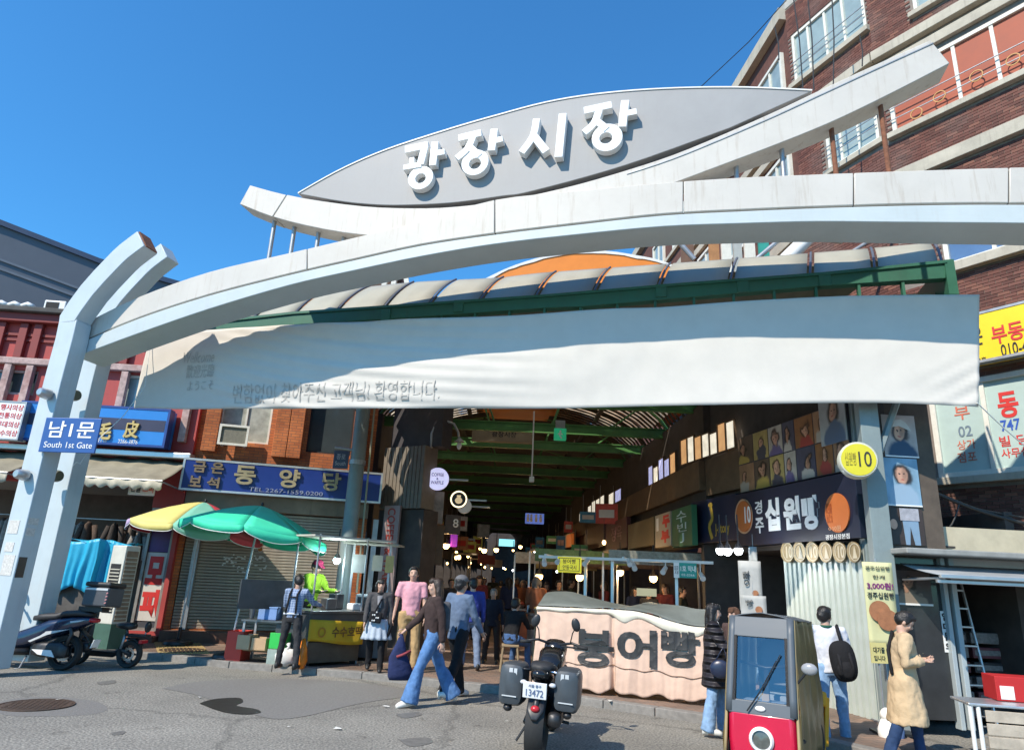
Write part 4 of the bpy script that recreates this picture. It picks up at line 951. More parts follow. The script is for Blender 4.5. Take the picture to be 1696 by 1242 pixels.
wall_boxes(MB(), .3, 4.4, 0, 8.6, hJ, 0, .3).build('wall', OB, jb)
for a in (468, 492, 352): 
    x = JEW.uv(a, 710)[0]; MB().box(x - .16, x + .16, -.16, 0, 4.25, 8.6).build('brick_pier', OB, jb, bevel=.01)
x = JEW.uv(593, 720)[0]; MB().box(x - .1, x + .22, -.2, 0, 4.2, 8.6).build('brick_pier', M('dark red pier', (.16, .04, .025), .8, var=.2), jb, bevel=.01)
window(jb, *jw1, [(jw1[0] + jw1[1]) / 2], M('curtained glass', (.42, .42, .36), .15, var=.35, scale=5), win_white, .05, y=.12)
window(jb, *jw2, [], glass_dark, dark, .05, y=.14)
rr = rpx(JEW, 362, 704, 412, 738, -.25)
cg = fthing('window_cage', 'white framed hanging rack below the brick building window', 'rack', JEW)
frame_mb(*rr, .05, -.3, -.24).build('frame', win_white, cg); MB().box(rr[0] + .05, rr[1] - .05, -.26, -.25, rr[2] + .05, rr[3] - .05).build('mesh_panel', M('grey mesh', (.2, .19, .15), .7, var=.3, scale=40), cg)
MB().box(rr[0] + .06, rr[0] + .1, -.24, .1, rr[2], rr[2] + .04).build('bracket', win_white, cg); MB().box(rr[1] - .1, rr[1] - .06, -.24, .1, rr[2], rr[2] + .04).build('bracket', win_white, cg)
MB().box(.3, 4.4, -.12, .02, 2.95, 3.36).build('lintel', M('brown lintel', (.26, .21, .155), .8, var=.25, scale=3, streak=.4, streak_col=(.06, .05, .04)), jb, bevel=.015)
MB().box(.3, 4.4, -.3, -.003, 0, .33).build('step', M('brown step', (.16, .085, .06), .85, var=.3), jb, bevel=.015)
slat = M('shutter steel', (0.40, 0.35, 0.28), .5, metal=.2, var=.15, scale=8, dirt=.4, dirt_col=(.08, .06, .05))
sme = MB().strip([(0, .066), (0, .066)], [(0, 0), (0, 0)], 0, .01)
p_ = [(.0, 0.0), (.02, .012), (.022, .05), (.0, .062)]
sm_ = MB(); vs = [(x, .1 - a * .9, b) for x in (.44, 4.18) for a, b in p_]
sm_.add(vs, [(0, 1, 5, 4), (1, 2, 6, 5), (2, 3, 7, 6), (0, 3, 2, 1), (4, 5, 6, 7)])
sme = sm_.mesh('slat'); sme.materials.append(slat)
shut = MB().box(.42, 4.2, .12, .14, .35, 2.95).build('shutter', M('shutter groove', (.05, .045, .04), .7), jb)
for i in range(39):
    o = link('slat', sme, shut); o.location = (0, 0, .36 + i * .066)
flk = M('torn sticker bits', (.75, .74, .7), .8)
mb = MB()
for i in range(60):
    a = random.uniform(365, 440); b = 928 + random.uniform(-9, 22) * (1 if a > 385 else .5); x, z = JEW.uv(a, b, .06); w = random.uniform(.02, .07)
    mb.box(x, x + w, .066, .07, z, z + .03)
mb.build('sticker_residue', flk, jb)['kind'] = 'stuff'
for a in (614, 318):
    x = JEW.uv(a, 950)[0]; MB().box(x - .06, x + .06, -.05, .1, .35, 2.95).build('shutter_rail', steel, jb)
lerp_ = lambda a, b, t: a + (b - a) * t
jblue = M('deep blue sign', (0.012, 0.035, 0.22), .35, var=.08)
JS = (JEW.uv(302, 780, -.42)[0], JEW.uv(631, 812, -.42)[0], (JEW.uv(298, 806, -.42)[1] + JEW.uv(625, 836, -.42)[1]) / 2, (JEW.uv(305, 752, -.42)[1] + JEW.uv(632, 790, -.42)[1]) / 2)
js = sign('jeweller_sign', 'long deep blue sign 금은보석 동양당 with gold relief letters', JEW, JS, -.42, .3, jblue, edge=alu, ew=.045)
dull, relief = M('dull gold', (.26, .19, .12), .45, metal=.4, var=.2), M('relief gold', (.45, .36, .22), .4, metal=.4, var=.25)
for body, f, m_, ex in [('금', (.05, .11, .57, .93), dull, .045), ('은', (.135, .195, .57, .93), dull, .045), ('보', (.04, .10, .1, .45), dull, .045), ('석', (.125, .185, .1, .45), dull, .045), ('동', (.25, .355, .28, .9), relief, .055), ('양', (.47, .575, .28, .9), relief, .055), ('당', (.69, .785, .28, .9), relief, .055)]:
    text(body, sub(JS, f), -.425 - ex, m_, js, extrude=ex, bold=.03)
text('TEL.2267-1559.0200', (lerp_(JS[0], JS[1], .33), lerp_(JS[0], JS[1], .70), JS[2] + .065, JS[2] + .155), -.44, M('pale print blue', (.30, .33, .45), .5), js, extrude=.01, bold=.0)

# ================================================================== the arcade street
def lerp(a, b, t): return a + (b - a) * t
def wallx_r(y): return RW.w(0, 0).x + (RW2.o.x - RW.o.x) * (RW.o.y - y) / (RW.o.y - RW2.o.y) if y > RW2.o.y else lerp(5.22, 4.25, (y - 9.75) / 4.85)
def wallx_l(y): return LW.o.x + (-1.9 + 3.35) * (y - 17.6) / 62.4
SPR = 5.35
arc_roof = thing('arcade_roof', 'long vaulted market roof with battens and green cross beams', 'roof', (0, 14, 0))
batten_m = M('dark batten', (0.06, 0.045, 0.03), .8, var=.3, scale=6)
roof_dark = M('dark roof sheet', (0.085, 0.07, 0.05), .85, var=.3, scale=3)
def pane_mat():
    m = bpy.data.materials.new('translucent roof pane'); m.use_nodes = True; N = m.node_tree.nodes; L = m.node_tree.links; N.remove(N['Principled BSDF'])
    tr = N.new('ShaderNodeBsdfTranslucent'); tr.inputs[0].default_value = (.85, .74, .55, 1); df = N.new('ShaderNodeBsdfDiffuse'); df.inputs[0].default_value = (.5, .46, .38, 1)
    mx = N.new('ShaderNodeMixShader'); mx.inputs[0].default_value = .45; L.new(tr.outputs[0], mx.inputs[1]); L.new(df.outputs[0], mx.inputs[2]); L.new(mx.outputs[0], N['Material Output'].inputs[0]); return m
PANE = pane_mat()
def vault(y, t):
    xl, xr = wallx_l(max(y, 17.6)) - .3, wallx_r(y) + .25
    c = (xl + xr) / 2; h = (xr - xl) / 2; a = math.pi * (1 - t)
    return (c + h * math.cos(a), y - 14, SPR + 1.75 * math.sin(a))
Y0, Y1 = 11.2, 80
# nearest bays: battens with light between; far bays: closed sheet
bays = [(13.9, 16.6), (16.7, 19.4), (19.5, 22.2)]
for k, (a, b) in enumerate(bays):
    n_ = 9
    for i in range(n_):
        ya = lerp(a, b, i / n_); yb = lerp(a, b, (i + .58) / n_); yc = lerp(a, b, (i + 1) / n_)
        MB().grid(lambda u, v: vault(lerp(ya, yb, v), u), 16, 1).build('batten', batten_m, arc_roof, smooth=1, solid=.01)
        MB().grid(lambda u, v: (lambda p: (p[0], p[1], p[2] + .004))(vault(lerp(yb, yc, v), .12 + .76 * u)), 14, 1).build('roof_pane', PANE, arc_roof, smooth=1)
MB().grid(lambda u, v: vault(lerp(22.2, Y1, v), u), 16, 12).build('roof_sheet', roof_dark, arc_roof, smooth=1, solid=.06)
grn_beam = M('green beam paint', (0.075, 0.22, 0.06), .5, var=.2, scale=3, dirt=.35)
ys_ = [15.3, 17.9, 20.3, 22.8, 25.5, 28.3, 31.5, 35, 39, 43.5, 48.5, 54, 60]
for i, y in enumerate(ys_):
    xl, xr = wallx_l(max(y, 17.6)) - (.2 if y > 17 else 1.2), wallx_r(y) + .2; z = 5.62 if i else 5.7
    if i == 0: xl = -3.2
    mb = MB().box(xl, xr, y - 14 - .06, y - 14 + .06, z - .13, z - .1); mb.box(xl, xr, y - 14 - .06, y - 14 + .06, z + .1, z + .13); mb.box(xl, xr, y - 14 - .015, y - 14 + .015, z - .1, z + .1)
    mb.build('cross_beam', grn_beam, arc_roof)
    rib = MB().tube([vault(y, t / 14) for t in range(15)], .06, 6).build('arch_rib', grn_beam if i % 2 else batten_m, arc_roof, smooth=1)
    if i < 5:
        for f in (.2, .4, .6, .8):
            x = lerp(xl, xr, f); q = vault(y, f); MB().cyl((x, y - 14, z + .1), (q[0], q[1], q[2]), .025, 6).build('strut', grn_beam, arc_roof)
        for f in (.28, .72): MB().box(lerp(xl, xr, f) - .05, lerp(xl, xr, f) + .05, y - 14, min(ys_[i + 1], 80) - 14, z + .14, z + .22).build('purlin', batten_m, arc_roof)
# gable closing above the first beams is left open; side wall strips under the spring line
fasc = M('brown fascia', (0.13, 0.085, 0.05), .75, var=.3, scale=4)
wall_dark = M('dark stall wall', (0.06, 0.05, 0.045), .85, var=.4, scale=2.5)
rw = fthing('arcade_shops', 'row of dim stall fronts along the right side of the arcade', 'building', RW)
RL = RW.len
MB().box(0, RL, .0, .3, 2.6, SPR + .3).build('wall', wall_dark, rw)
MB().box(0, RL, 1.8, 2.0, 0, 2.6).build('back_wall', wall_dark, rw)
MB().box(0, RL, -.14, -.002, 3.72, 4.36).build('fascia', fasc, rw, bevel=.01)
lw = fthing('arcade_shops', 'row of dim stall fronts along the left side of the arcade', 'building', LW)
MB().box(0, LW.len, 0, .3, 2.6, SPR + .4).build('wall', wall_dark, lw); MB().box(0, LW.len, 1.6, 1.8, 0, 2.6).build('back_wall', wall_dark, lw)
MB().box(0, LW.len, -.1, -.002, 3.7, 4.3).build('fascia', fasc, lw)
for fr, par, L_ in ((RW, rw, RL), (LW, lw, LW.len)):
    for i in range(14):
        x = L_ - .2 - i * 3.4 if par is rw else .2 + i * 3.4
        if 0 < x < L_: MB().box(x - .09, x + .09, -.05, 1.8, 0, 2.6).build('pier', wall_dark, par)
end = thing('end_wall', 'dark far end of the arcade with a bright opening', 'wall', (0, 81, 0))
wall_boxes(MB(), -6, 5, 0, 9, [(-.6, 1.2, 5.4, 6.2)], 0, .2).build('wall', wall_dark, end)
# clerestory windows of the right side: daylight imitated by glowing panes
lit_lilac = M('glowing lilac pane', (.55, .58, .95), .4, var=.25, scale=6, emit=.6); lit_white = M('glowing white pane', (.95, .88, .72), .4, var=.25, scale=6, emit=.7); lit_or = M('glowing amber pane', (.9, .5, .22), .4, var=.2, emit=.5)
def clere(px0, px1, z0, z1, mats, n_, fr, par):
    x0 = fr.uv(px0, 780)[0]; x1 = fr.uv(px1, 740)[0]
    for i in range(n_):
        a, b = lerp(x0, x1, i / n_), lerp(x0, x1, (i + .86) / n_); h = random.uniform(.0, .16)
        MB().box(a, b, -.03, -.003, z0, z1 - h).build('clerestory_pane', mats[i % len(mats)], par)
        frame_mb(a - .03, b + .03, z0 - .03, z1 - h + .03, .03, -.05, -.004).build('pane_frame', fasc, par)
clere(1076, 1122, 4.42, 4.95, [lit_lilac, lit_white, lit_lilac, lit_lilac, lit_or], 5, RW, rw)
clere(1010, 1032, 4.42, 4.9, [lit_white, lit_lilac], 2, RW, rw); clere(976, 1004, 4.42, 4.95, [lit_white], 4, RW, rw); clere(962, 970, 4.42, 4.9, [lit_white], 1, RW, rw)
r2b = fthing('ten_won_shop', 'corner shop with dark sign and corrugated side at the right of the entrance', 'building', RW2)
L2 = RW2.len
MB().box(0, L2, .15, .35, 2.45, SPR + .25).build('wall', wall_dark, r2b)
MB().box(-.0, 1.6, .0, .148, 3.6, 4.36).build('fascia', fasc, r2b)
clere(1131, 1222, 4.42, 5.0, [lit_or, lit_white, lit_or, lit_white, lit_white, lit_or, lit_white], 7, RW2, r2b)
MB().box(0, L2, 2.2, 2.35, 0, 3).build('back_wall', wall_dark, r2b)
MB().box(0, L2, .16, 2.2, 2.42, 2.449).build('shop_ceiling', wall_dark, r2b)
# corrugated side
corr = M('pale corrugated sheet', (0.50, 0.55, 0.50), .45, metal=.1, var=.08, scale=3, streak=.2, streak_col=(.3, .3, .26))
cx0, cx1 = RW2.uv(1304, 1020)[0], RW2.uv(1462, 1020)[0]
nr = 17; P_ = []
for i in range(nr):
    a, b = lerp(cx0, cx1, i / nr), lerp(cx0, cx1, (i + 1) / nr); w = b - a
    P_ += [(a, 0.0), (a + w * .55, 0.0), (a + w * .65, .045), (a + w * .9, .045)]
mb = MB(); n_ = len(P_)
vs = [(x, y, z) for z in (SW, 2.42) for x, y in P_]; mb.add(vs, [(i, i + 1, n_ + i + 1, n_ + i) for i in range(n_ - 1)])
mb.build('corrugated_sheet', corr, r2b, solid=.004)
MB().box(cx0, cx1, .08, .14, SW, 2.42).build('sheet_backing', wall_dark, r2b)
# shop sign
navy = M('navy sign face', (0.012, 0.016, 0.035), .4, var=.1); white_t = M('sign white', (.72, .72, .7), .5)
TS = (RW2.uv(1228, 850)[0], 4.78, 2.5, 3.46)
ts = sign('bread_sign', 'dark navy shop sign 경주 십원빵 with orange discs', RW2, TS, -.12, .26, navy)
def rt(body, l, t_, r__, b_, m_, par, y=-.13, bold=0., fr=RW2, ex=.004): return text(body, rpx(fr, l, t_, r__, b_, y), y, m_, par, extrude=ex, bold=bold)
rt('경', 1250, 829, 1262, 851, white_t, ts, bold=.02); rt('주', 1251, 857, 1265, 883, white_t, ts, bold=.02)
rt('십', 1267, 825, 1291, 879, white_t, ts, bold=.05, ex=.02); rt('원', 1297, 822, 1325, 877, white_t, ts, bold=.05, ex=.02); rt('빵', 1328, 820, 1357, 877, white_t, ts, bold=.05, ex=.02)
rt('광장시장본점', 1367, 884, 1407, 893, white_t, ts, bold=.01)
org = M('orange disc', (.48, .13, .03), .5, var=.12)
def disc_on(fr, cx, cy, rx, ry, y, m_, par, name='disc', th=.02):
    x0 = fr.uv(cx - rx, cy, y)[0]; x1 = fr.uv(cx + rx, cy, y)[0]; zt_ = fr.uv(cx, cy - ry, y)[1]; zb_ = fr.uv(cx, cy + ry, y)[1]
    return MB().disc(((x0 + x1) / 2, (zt_ + zb_) / 2), (x1 - x0) / 2, (zt_ - zb_) / 2, y - th, y).build(name, m_, par)
disc_on(RW2, 1233, 855, 14, 29, -.125, M('pale orange ring', (.55, .33, .2), .5), ts); disc_on(RW2, 1233, 855, 12.5, 26, -.146, org, ts); rt('10', 1233, 838, 1243, 866, white_t, ts, y=-.172, bold=.02)
disc_on(RW2, 1388, 849, 20, 33, -.125, org, ts); rt('십원빵', 1368, 832, 1378, 866, M('dim orange print', (.3, .07, .02), .5), ts, y=-.15); rt('ㅇ10원', 1372, 870, 1392, 879, M('tan print', (.6, .35, .2), .5), ts, y=-.15)
gold_c = M('gold coin print', (.30, .22, .11), .5, metal=.3, var=.3, scale=15); gold_l = M('pale coin print', (.55, .47, .33), .5)
for i, cx in enumerate((1306, 1326, 1347, 1369, 1392, 1416)):
    t = fthing('coin_plaque', 'gold coin shaped plaque under the bread sign, %s from the left' % ['first', 'second', 'third', 'fourth', 'fifth', 'sixth'][i], 'plaque', RW2, 'row of coin plaques')
    disc_on(RW2, cx, 914, 10.5, 17.5, -.06, gold_c, t, 'disc', .03)
    x0 = RW2.uv(cx - 9, 914, -.09)[0]; x1 = RW2.uv(cx + 9, 914, -.09)[0]; z0 = RW2.uv(cx, 929, -.09)[1]; z1 = RW2.uv(cx, 899, -.09)[1]
    MB().ring(((x0 + x1) / 2, (z0 + z1) / 2), (x1 - x0) / 2, (z1 - z0) / 2, (x1 - x0) / 2 - .012, (z1 - z0) / 2 - .012, -.096, -.091).build('rim', gold_l, t)
    if i % 2 == 0: rt('10', cx - 4, 904, cx + 6, 924, gold_l, t, y=-.095, bold=.02)
    else: MB().prism([(lerp(x0, x1, a), lerp(z0, z1, b)) for a, b in ((.5, .85), (.58, .6), (.65, .3), (.72, .15), (.28, .15), (.35, .3), (.42, .6))], -.097, -.091).build('pagoda_relief', gold_l, t)
# J-story sign further in
r_ = rpx(RW2, 1156, 822, 1226, 904, -.1); r_ = (-.5, TS[0] - .02, 2.62, 3.5)
jst = sign('shop_sign', 'navy sign J-story with a yellow giraffe like emblem', RW2, r_, -.1, .2, M('navy two', (.012, .018, .05), .45))
gy = M('yellow print', (.5, .33, .05), .5)
rt('J-story', 1184, 866, 1208, 887, gy, jst, y=-.11, bold=.01)
mb = MB(); stroke(mb, interp(RW2.uvs([(1177, 840), (1180, 858), (1175, 872), (1180, 892)], -.105), 10), .09, -.112, -.103); disc_on(RW2, 1177, 836, 3.5, 4, -.104, gy, jst, 'emblem', .008)
mb.build('emblem', gy, jst)
# photo collage board above the sign
pm = [M('photo skin %d' % i, c, .45, var=.5, scale=7) for i, c in enumerate([(.30, .14, .08), (.12, .08, .06), (.36, .28, .10), (.42, .40, .36), (.05, .05, .07), (.24, .13, .05), (.40, .26, .17), (.18, .17, .15)])]
cb_ = fthing('photo_board', 'photo collage board above the bread sign', 'board', RW2)
CR_ = (RW2.uv(1226, 765)[0], 4.62, 3.5, 4.56)
MB().box(CR_[0], CR_[1], -.03, .1, CR_[2], CR_[3]).build('panel', pm[4], cb_)
cols = [0, .17, .33, .47, .58, .74, .88, 1]
for r_i, (za, zb) in enumerate(((0, .5), (.5, 1))):
    for c_i in range(7):
        rr = sub(CR_, (cols[c_i] + .004, cols[c_i + 1] - .004, za + .01, zb - .01)); k = (r_i * 3 + c_i * 5) % 8
        kk = (r_i * 7 + c_i) % 6; bgc, hc, fc, bc = [((.28, .16, .09), (.03, .02, .015), (.50, .28, .19), (.35, .32, .28)), ((.10, .07, .05), (.02, .015, .01), (.42, .23, .15), (.40, .30, .08)), ((.34, .27, .10), (.05, .03, .02), (.50, .30, .2), (.06, .06, .08)), ((.36, .34, .30), (.03, .02, .02), (.48, .28, .2), (.12, .10, .22)), ((.06, .06, .09), (.01, .01, .01), (.40, .22, .14), (.42, .40, .36)), ((.22, .10, .04), (.04, .02, .01), (.52, .30, .2), (.30, .05, .04))][kk]
        MB().box(rr[0], rr[1], -.036, -.031, rr[2], rr[3]).build('photo', portrait('collage photo %d' % (r_i * 7 + c_i), bgc, hc, fc, bc, r_i * 3.1 + c_i * 1.3, .35 + .3 * ((c_i * 5) % 7) / 7, .55 + .1 * ((c_i * 3) % 4) / 4, .75 + .5 * ((c_i * 4 + r_i) % 5) / 5, True), cb_)
rr = (CR_[0] + 2.4, 4.62, 4.0, 4.95)
ph = sign('wall_photo', 'square photo panel of a person in a blue coat above the collage', RW2, (4.0, 4.62, 3.95, 4.75), -.06, .02, portrait('photo pale', (.30, .33, .34), (.03, .025, .02), (.42, .26, .19), (.09, .13, .2), 2.2, .55, .62, .9), cat='photo')
# round yellow lightbox
Yc = at(1420, 763, 9.35); yb_ = thing('round_lightbox', 'round yellow lightbox with the number 10 beside the photo board', 'sign', (Yc.x, Yc.y, 0), R(-18))
MB().lathe([(.02, 0), (.235, 0), (.25, .02), (.25, .18), (.02, .18)], (0, -.1, Yc.z), 32, 'y').build('case', M('yellow rim', (.6, .6, .5), .4), yb_, smooth=40)
MB().disc((0, Yc.z), .22, .22, -.107, -.1).build('face', M('lime yellow', (.62, .55, .02), .4, var=.05), yb_)
text('10', (.0, .16, Yc.z - .1, Yc.z + .11), -.114, letter_black, yb_, bold=.0); text('십원빵', (-.17, -.03, Yc.z - .08, Yc.z + .1), -.114, M('olive print', (.3, .25, .02), .5), yb_)

# ---- pillars at the corner
pil_m = M('blue grey pillar paint', (0.22, 0.27, 0.27), .5, var=.12, scale=3, streak=.3, streak_col=(.1, .1, .1), dirt=.2)
for i, (a, b, w, Y) in enumerate([(1447, 800, .26, 9.62), (1424, 760, .17, 10.05)]):
    p = at(a, b, Y); t = thing('steel_pillar', ('thick blue grey steel pillar at the right of the entrance', 'thinner steel pillar behind the thick corner pillar')[i], 'pillar', (p.x, Y, SW), R(-8), 'pillars at the right corner')
    MB().box(-w / 2, w / 2, -.1, .1, 0, 5.6).build('shaft', pil_m, t, bevel=.01); MB().box(-w * .8, w * .8, -.16, .16, 0, .02).build('base_plate', steel, t)
    if i == 0: MB().tube([(w / 2, 0, 3.6), (w / 2 + .45, .1, 4.6), (w / 2 + .5, .1, 4.9)], .05, 6).build('brace', pil_m, t)

# ---- signs along the right wall deeper inside
def wsign(name, label, l, t_, r__, b_, mat, texts=(), cat='sign', fr=RW, off=-.35): return sign(name, label, fr, rpx(fr, l, t_, r__, b_, off), off, .12, mat, texts, cat)
wsign('shop_sign', 'green shop sign with white brush lettering right of the entrance hall', 1113, 840, 1146, 905, M('green sign', (.02, .14, .06), .5, var=.1), [('수', (.25, .75, .62, .92), M('pale blue print', (.5, .68, .7), .5), .0), ('빈', (.3, .75, .38, .6), M('pale blue print', (.5, .68, .7), .5)), ('J', (.42, .62, .1, .34), M('pale blue print', (.5, .68, .7), .5))])
wsign('shop_sign', 'cream shop sign with red blocks left of the green sign', 1085, 850, 1111, 905, M('cream sign', (.42, .36, .28), .5, var=.1), [('두', (.5, .95, .55, .92), letter_red, .06), ('부', (.4, .92, .1, .48), letter_red, .06), ('l', (.1, .25, .5, .9), letter_white, .06)])
wsign('shop_sign', 'brown wooden shop sign with a metal ledge in the arcade', 1040, 862, 1083, 906, M('brass brown', (.13, .10, .05), .5, var=.3, scale=6))
wsign('shop_sign', 'dark red shop sign left of the brown sign', 1003, 862, 1038, 910, M('maroon sign', (.10, .025, .03), .5, var=.25), [('정육', (.3, .8, .3, .8), M('dim pink print', (.3, .14, .14), .5))])
wsign('shop_sign', 'brown red shop sign deep in the arcade', 968, 872, 1000, 908, M('brown red sign', (.09, .04, .03), .5, var=.25))
wsign('shop_sign', 'white and orange striped sign deep in the arcade', 927, 885, 948, 906, M('white orange sign', (.55, .50, .45), .5), [])
wsign('shop_sign', 'narrow orange sign panel deep in the arcade', 938, 885, 946, 905, M('orange panel', (.65, .16, .03), .5, emit=.3), (), off=-.5)
def rsign(label, cx, cy, r, Y, mat, texts=(), ring=None, emit_ring=None):
    p = at(cx, cy, Y); k = r / FPX * Y * 1.08; t = thing('round_sign', label, 'sign', (p.x, Y, 0), 0, 'round projecting signs')
    MB().lathe([(.005, -.05), (k * .95, -.05), (k, -.03), (k, .05), (.005, .05)], (0, 0, p.z), 28, 'y').build('disc', mat, t, smooth=40)
    if ring: MB().ring((0, p.z), k * .98, k * .98, k * .82, k * .82, -.06, -.051).build('ring', ring, t)
    for body, (a, b, c_, d), m_ in texts: text(body, (a * k, b * k, p.z + c_ * k, p.z + d * k), -.06, m_, t, bold=.01)
    MB().box(k * .9, k * .9 + .5, -.02, .02, p.z - .02, p.z + .02).build('arm', steel, t)
    return t
rsign('dusky pink round sign in the arcade', 1068, 836, 14, 21, M('dusky disc', (.18, .10, .08), .6, var=.3), [('빈대', (-.5, .5, -.3, .35), M('dark brown print', (.06, .03, .02), .6))])
rsign('pale green round sign with a dark mountain mark', 1098, 824, 16, 19.5, M('pale green disc', (.25, .33, .24), .6, var=.15), [('M', (-.55, .55, .0, .55), letter_black), ('ㅈ', (-.3, .6, -.6, -.1), letter_black)])
rsign('yellow round sign half hidden by the navy one', 1127, 814, 15, 18.6, M('yellow disc', (.33, .27, .03), .5, var=.1), [])
rsign('navy round sign with a small gold emblem', 1150, 809, 20, 17.5, M('navy disc', (.012, .02, .07), .5, var=.1), [('S', (-.15, .15, .0, .55), gy), ('J-story', (-.5, .5, -.45, -.25), gy)])
neon_g = M('green neon', (.05, .9, .25), .4, emit=2.5); neon_w = M('white neon', (.8, .95, .9), .4, emit=1.6); neon_r = M('red neon', (.95, .06, .04), .4, emit=2.2)
rsign('small round sign with white neon face deep in the arcade', 932, 873, 6, 40, M('blue white disc', (.4, .45, .8), .5, emit=.8))
rsign('round black sign with white neon loop', 945, 870, 8, 37, M('black disc', (.01, .01, .01), .5), ring=neon_w)
rsign('round black sign with green neon ring', 963, 868, 8, 34, M('black disc', (.01, .01, .01), .5), ring=neon_g)
rsign('round black sign with red neon ring', 979, 866, 7, 32, M('black disc', (.01, .01, .01), .5), ring=neon_r)
rsign('lit lilac round sign COFFEE & WAFFLE at the left corner', 725, 793, 17, 16.6, M('lit lilac face', (.62, .62, .92), .5, emit=.75), [('COFFEE', (-.55, .55, .2, .5), M('purple print', (.16, .06, .16), .5)), ('&', (-.1, .1, -.12, .1), M('purple print', (.16, .06, .16), .5)), ('WAFFLE', (-.58, .58, -.5, -.2), M('purple print', (.16, .06, .16), .5))])
t = rsign('round black lightbox with warm glowing rim and pot emblem', 760, 827, 13, 17.2, M('black disc', (.01, .01, .01), .5), ring=M('warm rim', (1, .8, .5), .4, emit=1.8))
p = at(760, 827, 17.2); MB().disc((0, p.z - .03), .09, .08, -.06, -.052).build('emblem', M('warm emblem', (.8, .6, .35), .5, emit=.5), t); MB().box(-.05, .05, -.06, -.052, p.z + .05, p.z + .1).build('emblem', M('warm emblem', (.8, .6, .35), .5, emit=.5), t)
rsign('pale round sign behind the glowing black one', 769, 838, 11, 18.2, M('pale disc', (.5, .52, .5), .5, emit=.15))
# ---- left corner: coffee stand front
CO = Frame((at(632, 900, 16.9).x, 16.9), (at(706, 900, 16.2).x, 16.2))
cf = fthing('coffee_stand', 'narrow coffee and waffle stand at the left arcade corner', 'stall', CO)
x0, x1, z0, z1 = rpx(CO, 634, 740, 702, 842)
mb = MB(); n_ = 11
for i in range(n_): mb.box(lerp(x0, x1, i / n_), lerp(x0, x1, (i + .86) / n_), .0 if i % 2 else -.03, .5, z0, z1)
for i in range(n_): pass
mb = None
for i in range(n_): MB().box(lerp(x0, x1, i / n_), lerp(x0, x1, (i + .88) / n_), -.02, .5, z0, z1).build('cladding_board', M('grey brown cladding', (.17, .145, .115), .7, var=.2, scale=5), cf, bevel=.008)
MB().box(x0 - .05, x1 + .05, 0.05, .6, .1, z0 - .02).build('back', wall_dark, cf)
MB().box(x0, x1 + .3, .2, .6, z1, z1 + 2).build('upper_wall', M('dark upper wall', (.05, .045, .05), .8, var=.3), cf)
vx0, vx1, _, _ = rpx(CO, 634, 840, 662, 1000)
zz1, zz0 = CO.uv(650, 838)[1], CO.uv(645, 1000)[1]
vs_ = thing('vertical_sign', 'tall pink sign with vertical red lettering COFFEE & WAFFLE', 'sign', CO.w((vx0 + vx1) / 2, -.12), CO.a)
wv = (vx1 - vx0) * .46
MB().box(-wv, wv, 0, .06, zz0, zz1).build('panel', M('pink sign', (.36, .26, .24), .6, var=.1), vs_)
tm = text_mb('COFFEE & WAFFLE', 0, (zz1 - zz0) * .92, -wv * .5, wv * .5, 0, .006, .02); tm.v = [(-z * -1 if False else z, y - .008, zz1 - .06 - x) for x, y, z in tm.v]
tm.build('lettering', M('dull red print', (.40, .05, .03), .5), vs_)
def bsign(label, l, t_, r__, b_, Y, mat, texts=(), rz=0, depth=.15):
    p0 = at(l, (t_ + b_) / 2, Y); p1 = at(r__, (t_ + b_) / 2, Y); zt_ = at((l + r__) / 2, t_, Y).z; zb_ = at((l + r__) / 2, b_, Y).z
    t = thing('box_sign', label, 'sign', (p0.x, Y, 0), rz, 'box signs in the arcade'); w = p1.x - p0.x
    MB().box(0, w, 0, depth, zb_, zt_).build('panel', mat, t, bevel=.01)
    for body, f, m_ in texts: text(body, sub((0, w, zb_, zt_), f), -.008, m_, t, bold=.01)
    return t
t = bsign('cream and red menu lightbox beside the coffee stand', 697, 812, 736, 866, 16.8, M('menu box', (.24, .20, .17), .5, var=.5, scale=4), rz=R(20))
bsign('dark menu lightbox with a white bowl picture', 737, 852, 764, 884, 18.0, M('dark menu box', (.07, .055, .05), .5, var=.4, scale=6), [('8', (.5, .85, .35, .8), letter_white)], rz=R(20))
bsign('grey menu box further along the left side', 792, 868, 812, 890, 22, M('grey menu box', (.2, .2, .19), .5, var=.5, scale=6), rz=R(20))
bsign('brown lit panel over the left stalls', 700, 868, 735, 935, 17.4, M('brown panel two', (.11, .075, .045), .6, var=.3), rz=R(15))
bsign('purple glowing panel on the left side of the arcade', 747, 882, 758, 905, 19, M('purple glow', (.22, .03, .4), .5, emit=.5), rz=R(15))
t = bsign('blue restroom sign with white pictograms hanging in the arcade', 870, 850, 901, 867, 27, M('lit blue sign', (.12, .2, .62), .5, emit=.55))
w = at(901, 858, 27).x - at(870, 858, 27).x; zc = at(885, 858, 27).z
for i, f in enumerate((.14, .32, .58, .82)):
    MB().disc((w * f, zc + .1), .05, .05, -.012, -.002, 12).build('pictogram', letter_white, t); MB().box(w * f - .05, w * f + .05, -.012, -.002, zc - .14, zc + .04).build('pictogram', letter_white, t)
t = bsign('green emergency exit sign hanging under the first beam', 918, 709, 938, 728, 15.9, M('exit green', (.02, .34, .16), .5, emit=.45)); 
w = at(938, 715, 15.9).x - at(918, 715, 15.9).x; zc = at(928, 719, 15.9).z
MB().disc((w * .5, zc + .07), .025, .025, -.012, -.002, 12).build('pictogram', letter_white, t); mb = MB(); stroke(mb, [(w * .5, zc + .04), (w * .45, zc - .03), (w * .62, zc - .1)], .035, -.012, -.004); mb.build('pictogram', letter_white, t); mb = MB(); stroke(mb, [(w * .3, zc), (w * .52, zc + .02), (w * .68, zc - .01)], .03, -.011, -.003); mb.build('pictogram', letter_white, t)
